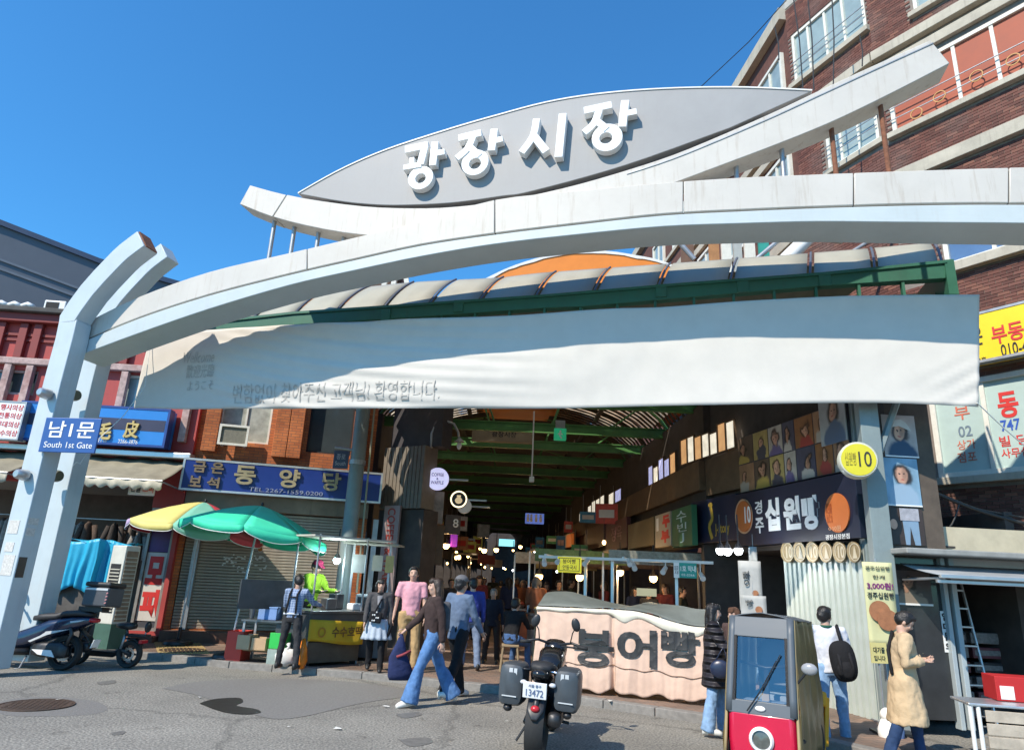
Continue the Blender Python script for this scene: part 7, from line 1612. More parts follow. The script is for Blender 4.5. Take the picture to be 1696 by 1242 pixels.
# tall pale yellow banner stand
VB = Frame((at(1434, 1000, 9.25).x, 9.25), (at(1484, 1000, 9.2).x, 9.2))
vb = fthing('banner_stand', 'tall pale yellow banner 3,000원 with two brown coin cakes', 'banner', VB); r_ = (0.0, VB.len, VB.uv(1462, 1068)[1], VB.uv(1458, 931)[1])
MB().grid(lambda u, v: (lerp(r_[0], r_[1], u), .012 * math.sin(v * 7) * math.sin(u * 3), lerp(r_[2], r_[3], v)), 6, 16).build('cloth', M('pale yellow cloth', (.58, .56, .30), .7, var=.08), vb, smooth=1, solid=.004)
MB().cyl((VB.len / 2, .04, SW), (VB.len / 2, .04, r_[3] + .05), .012, 6).build('stand_pole', steel, vb)
MB().box(-.05, VB.len + .05, -.1, .16, SW, SW + .03).build('stand_foot', black_pl, vb)
prn = M('print purple', (.22, .02, .16), .5); text('3,000원!', sub(r_, (.08, .95, .66, .75)), -.02, prn, vb, bold=.02); text('경주십원빵', sub(r_, (.06, .95, .55, .63)), -.02, letter_black, vb, bold=.01); text('한개', sub(r_, (.3, .7, .79, .84)), -.02, letter_black, vb); text('경주십원빵', sub(r_, (.08, .9, .9, .95)), -.02, letter_black, vb)
ck = M('print cake brown', (.34, .14, .06), .6, var=.3, scale=12)
MB().disc((VB.len * .42, lerp(r_[2], r_[3], .40)), .13, .13, -.022, -.018).build('print_cake', ck, vb); MB().disc((VB.len * .66, lerp(r_[2], r_[3], .30)), .13, .13, -.028, -.024).build('print_cake', ck, vb)
sg = thing('small_board', 'small yellow notice board under the tall banner', 'sign', (at(1456, 1080, 9.1).x, 9.1, 0)); z1, z0 = at(1456, 1064, 9.1).z, at(1456, 1098, 9.1).z
MB().box(-.1, .1, 0, .02, z0, z1).build('panel', M('soft yellow', (.62, .55, .22), .6), sg); text('대기줄', (-.07, .07, z0 + .12, z0 + .19), -.006, letter_black, sg); text('입니다', (-.07, .07, z0 + .03, z0 + .09), -.006, letter_black, sg); MB().cyl((0, .03, SW), (0, .03, z0), .012, 6).build('leg', steel, sg)
# dolls and pots at the foot of the banner
for i, (a, b, s_, m_) in enumerate([(1465, 1128, .1, white_plain), (1478, 1160, .09, M('blue pot', (.12, .2, .4), .5)), (1470, 1185, .12, letter_white)]):
    p = at(a, b, 9.05); o = thing('ornament', 'small ornament figure at the foot of the banner, %s' % ('top', 'middle', 'bottom')[i], 'ornament', (p.x, 9.05, SW), 0, 'ornaments below the banner')
    MB().lathe([(.005, 0), (s_, 0), (s_ * 1.1, .08), (s_ * .6, .2), (.005, .23)], n=14).build('figure_body', m_, o, smooth=40); MB().ell((0, 0, .24), s_ * .7).build('figure_head', m_, o, smooth=1)
# wooden slat stand with red box, front right
wst = Frame((at(1607, 1200, 8.2).x, 8.2), (at(1760, 1200, 8.0).x, 8.0)); ws_ = fthing('slat_stand', 'low stand with pale wooden slats and steel posts at the lower right corner', 'stand', wst)
zt_ = wst.uv(1650, 1166)[1]; pw = M('pale weathered wood', (.46, .40, .32), .8, var=.25, scale=6, bump=.2)
for i in range(5): MB().box(.16, wst.len, -.02, .0, zt_ - .05 - (i + 1) * .13, zt_ - .065 - i * .13).build('slat', pw, ws_, bevel=.005)
MB().box(0, wst.len, -.03, .5, zt_ - .03, zt_).build('top_rail', alu, ws_, bevel=.008)
for x in (.02, .1): MB().cyl((x, .0, 0), (x, .0, zt_ - .03), .022, 8).build('post', white_plain, ws_, smooth=40)
for i in range(6): MB().cyl((.1, .02, .1 + i * .1), (.2, .02, .1 + i * .1), .006, 5).build('wire', steel, ws_)
rb2 = thing('red_box', 'red cardboard box with white label in the right shop', 'box', wst.w(.42, .3, zt_ + .005), wst.a); MB().box(0, .5, 0, .35, 0, .26).build('carton', M('red carton', (.48, .02, .02), .6, var=.1), rb2, bevel=.006); MB().box(.04, .18, -.004, 0, .02, .16).build('label', letter_white, rb2); MB().box(.3, .36, -.004, 0, .04, .2).build('label', letter_white, rb2)
# loose cables under the office window
for i, (pts, lab) in enumerate([([(1500, 800), (1545, 815), (1620, 845), (1700, 868)], 'thick black cable sagging under the office window'), ([(1530, 808), (1600, 838), (1700, 858)], 'upper thin black cable under the office window'), ([(1520, 870), (1570, 875), (1590, 830)], 'looped cable beside the posters')]):
    tag(MB().tube([at(a, b, 10.2) for a, b in interp(pts, 10)], .03 if i == 0 else .014, 6).build('cable', cab, smooth=1), lab, 'cable')

# ================================================================== blue tarps and outdoor units beside the gate post
blue_t = M('cyan tarpaulin', (.02, .36, .56), .45, var=.12, scale=4, bump=.1)
def tarp_thing(label, l, r__, t_, b_, Y, seed):
    p0, p1 = at(l, b_, Y), at(r__, b_, Y); zt_ = at((l + r__) / 2, t_, Y).z; zb_ = p0.z; w = p1.x - p0.x
    t = thing('covered_unit', label, 'cover', (p0.x, Y, 0), 0, 'tarpaulin covered goods'); 
    def f(u, v):
        a = u * 2 - .5    # around the front and the sides
        x = min(max(a, 0), 1) * w; y = (-.5 * (a) if a < 0 else (.5 * (a - 1) if a > 1 else 0)) ; y = abs(y) * 1.2
        return (x + .03 * math.sin(v * 5 + seed) * v + .05 * (v - .5) * math.sin(u * 17 + seed), y - .05 * v + (.035 * math.sin(u * 34 + seed * 3) + .025 * math.sin(u * 61)) * (.3 + v), lerp(zt_ + .04 * math.sin(u * 9 + seed), zb_ + .07 * math.sin(u * 13 + seed), v) )
    MB().grid(f, 60, 14).build('tarpaulin', blue_t, t, smooth=1, solid=.005)
    MB().grid(lambda u, v: (u * w, v * .55, zt_ + .03 * math.sin(u * 7) - .02), 8, 4).build('tarpaulin_top', blue_t, t, smooth=1, solid=.005)
    MB().box(.08, w - .08, .08, .55, SW, zt_ - .04).build('goods', M('dim goods', (.10, .09, .08), .8, var=.4, scale=6), t)
tarp_thing('bright cyan tarpaulin over goods nearest the gate post', 88, 150, 893, 975, 13.9, 1); tarp_thing('bright cyan tarpaulin draped over goods beside the outdoor unit', 140, 200, 897, 988, 14.1, 4)
oy_ = 14.0; p = at(200, 1010, oy_); ou = thing('outdoor_unit', 'white louvred outdoor unit standing beside the blue tarpaulins', 'outdoor unit', (at(176, 960, oy_).x, oy_, 0), R(-20)); zt_ = at(200, 903, oy_).z
MB().box(0, .36, 0, .34, .55, zt_).build('case', M('aged white case', (.62, .60, .52), .5, var=.12, streak=.3, streak_col=(.3, .26, .2)), ou, bevel=.015); MB().box(.05, .31, -.004, .0, .75, zt_ - .35).build('grille_back', dark, ou)
for i in range(13): MB().box(.05, .31, -.016, -.006, .78 + i * (zt_ - 1.18) / 13, .80 + i * (zt_ - 1.18) / 13).build('louvre', M('louvre cream', (.5, .47, .38), .6), ou)
MB().box(.365, .37, .03, .3, .6, zt_ - .1).build('side_grille', M('rusty louvre', (.3, .2, .13), .7, var=.3), ou)
for i in range(16): MB().box(.37, .378, .03, .3, .64 + i * (zt_ - .8) / 16, .66 + i * (zt_ - .8) / 16).build('louvre', M('louvre cream', (.5, .47, .38), .6), ou)
MB().box(-.02, .38, -.02, .36, SW, .55).build('plinth', M('green plinth', (.05, .12, .09), .7, var=.2), ou)
for i, (a, b, h_, m_, lab) in enumerate([(232, 1000, 1.35, steel, 'thin steel prop leaning beside the outdoor unit'), (240, 990, 1.2, M('dark bar', (.03, .03, .03), .5), 'dark prop beside the fur shop door')]):
    p = gnd(a - 10, b + 35, SW); tag(MB().tube([(p.x, 14.2, SW), (p.x + .25, 14.5, SW + h_)], .02, 6).build('prop_bar', m_), lab, 'bar')
sb = thing('sandwich_board', 'brown folding board by the gate post', 'board', (at(62, 935, 12.2).x, 12.2, SW)); zz = at(62, 920, 12.2).z; MB().obox((0, 0, zz - .25 - SW), (.34, .03, .2), (R(-10), 0, 0)).build('board', wood, sb); MB().cyl((.1, .02, 0), (.14, .06, zz - SW), .018, 6).build('leg', wood, sb); MB().cyl((-.14, .02, 0), (-.12, .06, zz - SW), .018, 6).build('leg', wood, sb)

# ================================================================== stalls inside the arcade
good_c = [M('goods %d' % i, c, .6, var=.4, scale=14) for i, c in enumerate([(.35, .16, .06), (.42, .30, .10), (.28, .05, .03), (.36, .34, .28), (.10, .18, .07), (.45, .38, .30), (.14, .08, .05)])]
def inner_stall(label, x, y, w, d, rz=0, k=0, roof=True):
    t = thing('food_stall', label, 'stall', (x, y, SW), rz, 'food stalls in the arcade')
    MB().box(-w / 2, w / 2, -d / 2, d / 2, 0, .85).build('counter', M('stall counter %d' % (k % 3), [(.12, .09, .06), (.16, .15, .14), (.2, .07, .04)][k % 3], .6, var=.3), t, bevel=.01)
    MB().box(-w / 2 - .05, w / 2 + .05, -d / 2 - .05, d / 2 + .05, .85, .88).build('counter_top', steel_box, t)
    for sx in (-1, 1): MB().box(sx * w / 2 - .02, sx * w / 2 + .02, d / 2 - .04, d / 2, .88, 2.3).build('upright', alu, t)
    if roof: MB().box(-w / 2, w / 2, -d / 2, d / 2, 2.3, 2.34).build('shade', M('stall shade', (.3, .24, .16), .7, var=.3), t); MB().box(-w / 2, w / 2, -d / 2 - .01, -d / 2, 2.05, 2.34).build('menu_board', good_c[(k + 3) % 7], t)
    n_ = int(w / .34)
    for i in range(n_):
        cx = -w / 2 + (i + .5) * w / n_; r = .13
        bw = MB().lathe([(.005, 0), (r * .7, 0), (r, .09), (r * .95, .1), (r * .6, .06), (.005, .06)], (cx, -.12, .88), 14).build('bowl', white_plain if i % 2 else steel_box, t, smooth=40)
        mb = MB()
        for q in range(7): a_ = q * 2.4; mb.ell((cx + .07 * math.cos(a_), -.12 + .07 * math.sin(a_), .98 + .02 * (q % 3)), (.045, .045, .035), 7, 5)
        o = mb.build('heaped_food', good_c[(i + k) % 7], t, smooth=1); o['kind'] = 'stuff'
for i, (px, Y, w, rz) in enumerate([(1085, 15.9, 2.2, 0), (955, 17.0, 2.2, .1), (905, 19.5, 1.8, 0), (1040, 19.6, 2.2, 0), (985, 22.5, 2.0, 0), (935, 26, 2.2, 0), (780, 22.8, 1.4, 1.2), (800, 28, 1.4, 1.2)]):
    inner_stall('food stall in the arcade, %s' % ['right behind the covered stall', 'under the yellow sign', 'left behind the yellow sign', 'behind the lamp frame uprights', 'in the fourth row', 'in the far middle', 'along the left side', 'far along the left side'][i], at(px, 1000, Y).x, Y, w, .9, rz, i)
# paper signs hanging by the bread shop, white sheets
for i, (l, t_, r__, b_, Y, lab) in enumerate([(1222, 928, 1262, 1012, 11.2, 'white paper sheet sign hanging beside the bread shop opening'), (1240, 905, 1254, 932, 11.4, 'white paper roll under the bread sign'), (1226, 985, 1268, 1022, 11.0, 'lower printed sheet beside the bread shop opening')]):
    p0, p1 = at(l, t_, Y), at(r__, b_, Y); t = thing('paper_sign', lab, 'sign', (p0.x, Y, 0), R(-20), 'paper signs at the bread shop'); w = p1.x - p0.x
    MB().grid(lambda u, v: (u * w, .02 * math.sin(u * 5 + v * 3), lerp(p1.z, p0.z, v)), 6, 6).build('sheet', M('paper sheet', (.42, .42, .40), .7, var=.15), t, smooth=1, solid=.003)
    if i != 1: text('빵', (w * .2, w * .5, lerp(p1.z, p0.z, .5), lerp(p1.z, p0.z, .8)), -.04, letter_black, t); MB().disc((w * .7, lerp(p1.z, p0.z, .35)), w * .14, w * .14, -.04, -.03).build('print_cake', ck, t)
    MB().cyl((w * .5, .02, p0.z), (w * .5, .02, p0.z + .2), .004, 5).build('string', steel, t)

# ================================================================== people
TMP = bpy.data.scenes.new('workbench')
def remesh(mb, voxel, wr=0.0, ws=9.0, it=4, extra=None):
    me = mb.mesh('tmp'); o = bpy.data.objects.new('tmp', me); TMP.collection.objects.link(o)
    md = o.modifiers.new('r', 'REMESH'); md.mode = 'VOXEL'; md.voxel_size = voxel; md.use_smooth_shade = True
    ms = o.modifiers.new('s', 'SMOOTH'); ms.factor = .5; ms.iterations = it
    vl = TMP.view_layers[0]; vl.update(); dg = vl.depsgraph; out = bpy.data.meshes.new_from_object(o.evaluated_get(dg))
    bpy.data.objects.remove(o); bpy.data.meshes.remove(me)
    if wr:
        nm = [n.vector.copy() for n in out.vertex_normals]
        for v, n in zip(out.vertices, nm):
            c = v.co; d = mnoise.noise(Vector((c.x * ws, c.y * ws, c.z * ws * .55 + c.x * 4))) + .5 * mnoise.noise(Vector((c.x * ws * 2.3, c.y * ws * 2.3, c.z * ws * 1.6 + 9)))
            v.co = c + n * (d * wr)
    if extra:
        bm = bmesh.new(); bm.from_mesh(out); t = extra.mesh('t2'); bm.from_mesh(t); bm.to_mesh(out); bm.free(); bpy.data.meshes.remove(t)
    return out
SKIN = [M('skin light', (.55, .34, .25), .5, var=.08, sss=.1), M('skin tan', (.45, .27, .19), .5, var=.08, sss=.1)]
HAIR = M('black hair', (.014, .011, .010), .4, var=.3, scale=40, bump=.4, bscale=80); HAIRB = M('dark brown hair', (.035, .02, .013), .45, var=.3, scale=40, bump=.4, bscale=80); HAIRG = M('grey hair', (.14, .13, .12), .6, var=.3, scale=40)
EYE_M = M('eye dark', (.02, .015, .012), .3); LIP = M('lip', (.38, .14, .11), .5)
def fab(name, c, var=.14, scale=7, rough=.85): return M(name, c, rough, var=var, scale=scale, bump=.5, bscale=16, spec=.25)
def person(label, loc, rz, H, pose, top, legs, shoes, hair='short', skin=0, hairm=None, top_len=.86, sleeve='long', flare=0.0, wide=1.0, belly=1.0, voxel=.016, skirt=None, head=(0, 0), puffy=0, name='person', group='people at the entrance', cap=None, skd=0.0, wr=.013, face=True, shoe_m=None):
    t = thing(name, label, 'person', loc, rz, group, scale=H / 1.70)
    lean = R(pose.get('lean', 0)); hipz = .92 + pose.get('hip', 0)
    def up(p):                       # upper body leans about the hips
        p = Vector(p); d = p - Vector((0, 0, hipz)); c, s = math.cos(lean), math.sin(lean)
        return Vector((p.x, d.y * c - d.z * s, hipz + d.y * s + d.z * c))
    dz = hipz - .92
    L = {}
    for side, k in ((1, 'l'), (-1, 'r')):
        fl, kn, ab = pose.get('leg_' + k, (0, 0, 3)); fl, kn, ab = R(fl), R(kn), R(ab)
        h = Vector((.095 * side, 0, hipz)); kp = h + Vector((math.sin(ab) * side, -math.sin(fl) * math.cos(ab), -math.cos(fl) * math.cos(ab))) * .43
        a2 = fl - kn; an = kp + Vector((math.sin(ab) * side * .6, -math.sin(a2), -math.cos(a2))) * .41
        L[k] = (h, kp, an)
        fs, sab, el, inw = pose.get('arm_' + k, (4, 10, 12, 0)); fs, sab, el, inw = R(fs), R(sab), R(el), R(inw)
        sh = up((.185 * side, 0, 1.385 + dz)); d1 = Vector((math.sin(sab) * side, -math.sin(fs) * math.cos(sab), -math.cos(fs) * math.cos(sab)))
        e = sh + d1 * .28; f2 = fs + el
        d2 = Vector((math.sin(sab * .4) * side - math.sin(inw) * side, -math.sin(f2) * math.cos(inw), -math.cos(f2) * math.cos(inw))).normalized()
        w = e + d2 * .245; L['a' + k] = (sh, e, w, d2)
    hx, hn = R(head[0]), R(head[1])    # turn, nod
    hc = up((0, -.01, 1.56 + dz)); hm = Matrix.Rotation(hx, 3, 'Z') @ Matrix.Rotation(hn + lean * .4, 3, 'X')
    hp = lambda x, y, z: hc + hm @ Vector((x, y, z))
    # --- body, one surface
    b = MB()
    def ellh(c, r): b.ell(hp(*c), r, 16, 10, (hn, 0, hx))
    ellh((0, .006, .03), (.076, .094, .092)); ellh((0, -.018, -.05), (.058, .066, .068)); ellh((0, -.03, -.092), (.03, .034, .026))
    ellh((0, -.096, -.005), (.011, .018, .026)); ellh((0, -.098, -.02), (.016, .016, .012))
    for s in (-1, 1): ellh((.078 * s, .01, -.008), (.014, .022, .034)); ellh((.036 * s, -.066, -.02), (.026, .022, .022))
    nb = up((0, .01, 1.40 + dz)); b.tube([nb, hp(0, .012, -.06)], [.056, .054], 12)
    b.tube([Vector((0, 0, hipz - .04)), up((0, 0, 1.08 + dz)), up((0, 0, 1.28 + dz)), up((0, 0, 1.40 + dz))], [(.14, .1), (.125, .09), (.15, .1), (.11, .07)], 14)
    fing = MB()
    for side, k in ((1, 'l'), (-1, 'r')):
        h, kp, an = L[k]; b.tube([h, kp, an, an - Vector((0, 0, .05))], [.08, .052, .038, .036], 10); b.ell(an + Vector((0, -.05, -.055)), (.036, .09, .028), 10, 6)
        sh, e, w, d2 = L['a' + k]; b.tube([up((0.04 * side, 0, 1.38 + dz)), sh, e, w], [.06, .052, .04, .028], 10)
        pm_ = w + d2 * .055; b.tube([w - d2 * .01, pm_, w + d2 * .10], [(.022, .028), (.02, .042), (.014, .036)], 10)
        u = d2.cross(Vector((0, 1, .01))).normalized(); v = d2.cross(u).normalized(); base = w + d2 * .088
        for i, (o_, ln) in enumerate(((-.030, .062), (-.010, .074), (.010, .070), (.029, .054))):
            p0 = base + v * o_; p1 = p0 + d2 * ln * .5 + u * .008 * -side; p2 = p0 + d2 * ln * .9 + u * .024 * -side
            fing.tube([p0, p1, p2], [.0085, .008, .006], 6)
        p0 = w + d2 * .04 + v * .032; fing.tube([p0, p0 + v * .022 + d2 * .03, p0 + v * .026 + d2 * .062], [.010, .009, .007], 6)
    me = remesh(b, .014, 0, it=3, extra=fing); me.materials.append(SKIN[skin]); link('body', me, t, 1)
    if face:
        for s in (-1, 1): MB().ell(hp(.031 * s, -.084, .008), (.008, .004, .004), 8, 6).build('eye', EYE_M, t, smooth=1); MB().tube([hp(.017 * s, -.089, .026), hp(.033 * s, -.087, .03), hp(.047 * s, -.078, .025)], .003, 5).build('eyebrow', hairm or HAIR, t)
        MB().ell(hp(0, -.083, -.056), (.02, .008, .006), 8, 6).build('mouth', LIP, t, smooth=1)
    # --- hair
    hb_ = MB()
    if hair != 'none':
        hb_.ell(hp(0, .024, .052), (.088, .098, .084), 18, 12); hb_.ell(hp(0, .06, .0), (.078, .06, .085), 16, 10); hb_.ell(hp(0, -.045, .095), (.066, .042, .035), 12, 8)
        for s in (-1, 1): hb_.ell(hp(.07 * s, .012, .022), (.02, .05, .055), 10, 8)
        if hair == 'long':
            for s in (-1, 0, 1): hb_.tube([hp(.05 * s, .03 + .035 * (s == 0), .06), hp(.075 * s, .03 + .05 * (s == 0), -.06), hp(.085 * s, .035 + .045 * (s == 0), -.17), hp(.075 * s, .04 + .05 * (s == 0), -.28)], [(.05, .05), (.05, .045), (.045, .04), (.02, .02)], 10)
            hb_.ell(hp(0, -.068, .068), (.058, .03, .03), 12, 8)
        if hair == 'bob':
            for s in (-1, 0, 1): hb_.tube([hp(.055 * s, .02 + .04 * (s == 0), .06), hp(.082 * s, .02 + .055 * (s == 0), -.04), hp(.08 * s, .015 + .06 * (s == 0), -.12)], [(.05, .05), (.045, .04), (.025, .025)], 10)
            hb_.ell(hp(0, -.07, .06), (.06, .028, .035), 12, 8)
        me = remesh(hb_, .013, .005, 26, 2); me.materials.append(hairm or HAIR); link('hair', me, t, 1)
    if cap:
        cm = MB(); cm.ell(hp(0, .006, .075), (.094, .108, .075), 18, 10); cm.tube([hp(0, -.07, .07), hp(0, -.12, .062), hp(0, -.165, .052)], [(.012, .07), (.009, .075), (.006, .05)], 12, up=hm @ Vector((0, 0, 1)))
        me = remesh(cm, .012, 0, it=2); me.materials.append(cap); link('cap', me, t, 1)
    # --- trousers
    tr = MB(); tr.tube([Vector((0, 0, hipz + .1)), Vector((0, 0, hipz)), Vector((0, 0, hipz - .09))], [(.150, .11), (.168, .122), (.13, .105)], 16)
    for k in 'lr':
        h, kp, an = L[k]; lo = an + (an - kp).normalized() * .035
        tr.tube([h + Vector((0, 0, .02)), h.lerp(kp, .5), kp, kp.lerp(lo, .5), lo], [.095 * wide, .085 * wide, .070 * wide, (.064 + flare * .5) * wide, (.060 + flare) * wide], 12)
    me = remesh(tr, voxel, wr, 11); me.materials.append(legs); link('trousers', me, t, 1)
    # --- top
    g = MB(); zl = top_len; p_ = puffy
    lc = .035 if zl < .8 else 0
    secs = [(zl, .172 + lc + .05 * max(0, .9 - zl) + p_, .128 + .05 * max(0, .9 - zl) + p_ + skd)]
    if zl < .8: secs.append((.68, .182 + lc + p_, .138 + p_ + skd * .8)) if zl < .6 else None; secs.append((.9, .176 + lc * .8 + p_, .13 + p_ + skd * .3))
    secs += [(1.04, (.158 + p_) * belly, (.118 + p_) * belly), (1.2, .172 + p_, .126 + p_), (1.32, .182 + p_, .118 + p_), (1.40, .15 + p_ * .5, .085 + p_ * .5), (1.435, .072, .068)]
    pts = [up((0, 0, z + dz)) if z > .9 else Vector((0, -.0 + pose.get('sway', 0) * (.9 - z), z + dz)) for z, _, _ in secs]
    g.tube(pts, [(a, c_) for _, a, c_ in secs], 18)
    for k in 'lr':
        sh, e, w, d2 = L['a' + k]; s = 1 if k == 'l' else -1
        st = up((.06 * s, 0, 1.375 + dz))
        if sleeve == 'long': g.tube([st, sh, sh.lerp(e, .5), e, w + d2 * .01], [.07 + p_, .07 + p_, .062 + p_, .054 + p_, .042 + p_ * .6], 12)
        elif sleeve == 'short': g.tube([st, sh, sh.lerp(e, .75)], [.07, .07, .066], 12)
    me = remesh(g, voxel, wr, 10); me.materials.append(top)
    o_top = link('top', me, t, 1)
    if skirt:
        m_, z1, r1 = skirt; mb = MB()
        mb.grid(lambda u, v: (lambda a, rr: (rr * 1.12 * math.cos(a), rr * .85 * math.sin(a), lerp(.95, z1, v)))(2 * math.pi * u, lerp(.16, r1, v) * (1 + .09 * v * math.sin(u * 2 * math.pi * 13)) ), 78, 8); mb.build('skirt', m_, t, smooth=1, solid=.006)
    # --- shoes
    for k in 'lr':
        h, kp, an = L[k]; d = (an - kp).normalized(); z0 = an.z - .08; tilt = pose.get('toe_' + k, 0)
        mb = MB(); c = an + Vector((0, 0, 0))
        rings = []
        for yy, hw, hh in ((.075, .03, .05), (.05, .038, .06), (-.02, .04, .06), (-.09, .044, .045), (-.15, .04, .036), (-.185, .02, .026)):
            ring = []
            for q in range(12):
                a_ = 2 * math.pi * q / 12; pz = max(-.078, -.078 + hh + hh * math.sin(a_) * 1.0); x_ = hw * math.cos(a_)
                v_ = Matrix.Rotation(R(tilt), 3, 'X') @ Vector((x_, yy, pz)); ring.append(c + v_)
            rings.append(ring)
        mb.loft(rings).build('shoe', shoes, t, smooth=1)
    return t, L, up, hp
def Hof(px, top, foot_y, z=SW):
    g = gnd(px, foot_y, z); return g, at(px, top, g.y).z - z
def plaid():
    m = fab('plaid shirt', (.16, .22, .36)); N = m.node_tree.nodes; Lk = m.node_tree.links; b = N['Principled BSDF']; src = b.inputs['Base Color'].links[0].from_socket
    tc = N.new('ShaderNodeTexCoord')
    for d in ('X', 'Z'):
        w = N.new('ShaderNodeTexWave'); w.bands_direction = d; w.inputs['Scale'].default_value = 7; Lk.new(tc.outputs['Object'], w.inputs['Vector'])
        mr = N.new('ShaderNodeMapRange'); mr.inputs[1].default_value = .75; mr.inputs[2].default_value = .95; mr.inputs[4].default_value = .6; Lk.new(w.outputs['Color'], mr.inputs[0])
        mx = N.new('ShaderNodeMix'); mx.data_type = 'RGBA'; Lk.new(mr.outputs[0], mx.inputs[0]); Lk.new(src, mx.inputs[6]); mx.inputs[7].default_value = (.42, .5, .62, 1); src = mx.outputs[2]
    Lk.new(src, b.inputs['Base Color']); return m
blk = fab('black cloth', (.016, .016, .018)); blk2 = fab('charcoal cloth', (.04, .04, .043)); jean = fab('blue denim', (.10, .21, .42), .3, 12); jean_l = fab('light denim', (.24, .38, .58), .25, 12); navy_c = fab('navy cloth', (.02, .03, .07)); tan_c = fab('tan chino', (.44, .29, .14)); coat_c = fab('camel coat cloth', (.56, .41, .25), .08)
white_c = fab('white knit', (.62, .64, .70), .06); shoe_b = M('black shoe', (.02, .02, .02), .5); shoe_w = M('white shoe', (.75, .73, .68), .6, var=.1); pink_c = fab('pink shirt cloth', (.68, .34, .40)); slate_c = fab('slate jacket cloth', (.12, .17, .26)); brown_c = fab('dark brown jacket', (.05, .032, .03)); grey_c = fab('grey cardigan', (.075, .072, .075))

# vendor in a plaid shirt at the cart
g, h = Hof(474, 950, 1108)
P1, L, up, hp = person('person in a plaid blue shirt with black straps seen from behind at the cart', (g.x, g.y, SW), R(172), h, dict(leg_l=(4, 6, 8), leg_r=(-4, 4, 9), arm_l=(20, 12, 40, 10), arm_r=(42, 18, 34, -8), lean=6), plaid(), blk2, shoe_b, 'short', 1, cap=blk, top_len=.90, head=(20, 18))
for s in (-1, 1): MB().tube([up((.09 * s, -.1, 1.1)), up((.09 * s, -.05, 1.43)), up((.085 * s, .05, 1.43)), up((.075 * s, .142, 1.32)), up((.085 * s, .142, 1.15)), up((.1 * s, .138, .98))], .013, 6, flat=1.6).build('apron_strap', blk, P1, smooth=1)
MB().tube([up((-.08, .146, 1.27)), up((.08, .146, 1.27))], .013, 6).build('apron_strap', blk, P1); MB().tube([up((x, .142 - abs(x) * .25, .97)) for x in (-.15, -.08, 0, .08, .15)], .016, 6).build('apron_tie', white_c, P1, smooth=1)
# vendor behind the cart
g = at(520, 927, 14.3)
person('person in a lime green jacket and magenta cap behind the cart', (g.x, 14.3, SW), R(60), g.z - SW + .02, dict(arm_l=(30, 8, 60, 10), arm_r=(30, 8, 60, 10), lean=8), fab('lime jacket', (.25, .42, .03)), blk, shoe_b, 'short', 0, cap=fab('magenta cap', (.22, .02, .06)), head=(0, 20))
# woman in grey cardigan
g, h = Hof(618, 957, 1112)
P3, L, up, hp = person('person in grey cardigan and pale blue skirt over black trousers with a dark bag', (g.x, g.y, SW), R(8), h, dict(leg_l=(8, 4, 2), leg_r=(-10, 8, 2), arm_l=(-6, 9, 14, 0), arm_r=(8, 9, 12, 0)), grey_c, blk, shoe_b, 'bob', 0, top_len=.84, skirt=(fab('pale blue skirt', (.42, .48, .55), .06), .58, .25))
MB().ell(hp(0, -.01, -.14), (.075, .075, .03), 16, 8).build('scarf', blk, P3, smooth=1); MB().grid(lambda u, v: (lerp(-.05, .05, u) * (1 - .4 * v), -.128 - .012 * math.sin(math.pi * u), lerp(1.38, 1.16, v)), 6, 6).build('inner_shirt', fab('grey tee', (.32, .31, .32)), P3, smooth=1)
MB().tube([(.12, .05, 1.42), (.03, -.14, 1.3), (-.08, -.17, 1.05)], .012, 6, flat=1.8).build('bag_strap', blk, P3); bg_ = MB().obox((-.05, -.19, .99), (.24, .09, .2), (0, R(8), 0)).build('shoulder_bag', blk, P3, bevel=.03, seg=3)
for i in range(7): MB().ell((-.1 + .035 * (i % 4), -.245, .93 + .05 * (i // 2)), (.016, .01, .018), 8, 6).build('bag_charm', white_plain if i % 2 else silver_st, bg_, smooth=1)
# man in pink shirt
g, h = Hof(672, 936, 1113)
P4, L, up, hp = person('person in pink shirt and tan trousers holding a folded umbrella', (g.x, g.y, SW), R(5), h, dict(leg_l=(5, 3, 3), leg_r=(-4, 5, 5), arm_r=(0, 14, 14, 0), arm_l=(5, 8, 20, 0)), pink_c, tan_c, M('brown shoe', (.08, .03, .02), .5), 'short', 0, sleeve='short', top_len=.88, wide=1.12)
w = L['ar'][2] + L['ar'][3] * .08; um = thing('folded_umbrella', 'black folded umbrella held by the person in pink', 'umbrella', (g.x, g.y, SW), R(5)); um.scale = P4.scale
MB().tube([w + Vector((0, .02, .06)), w, w + Vector((-.06, -.04, -.22)), w + Vector((-.09, -.06, -.36))], [.012, .03, .036, .008], 10).build('umbrella_body', blk, um, smooth=1)
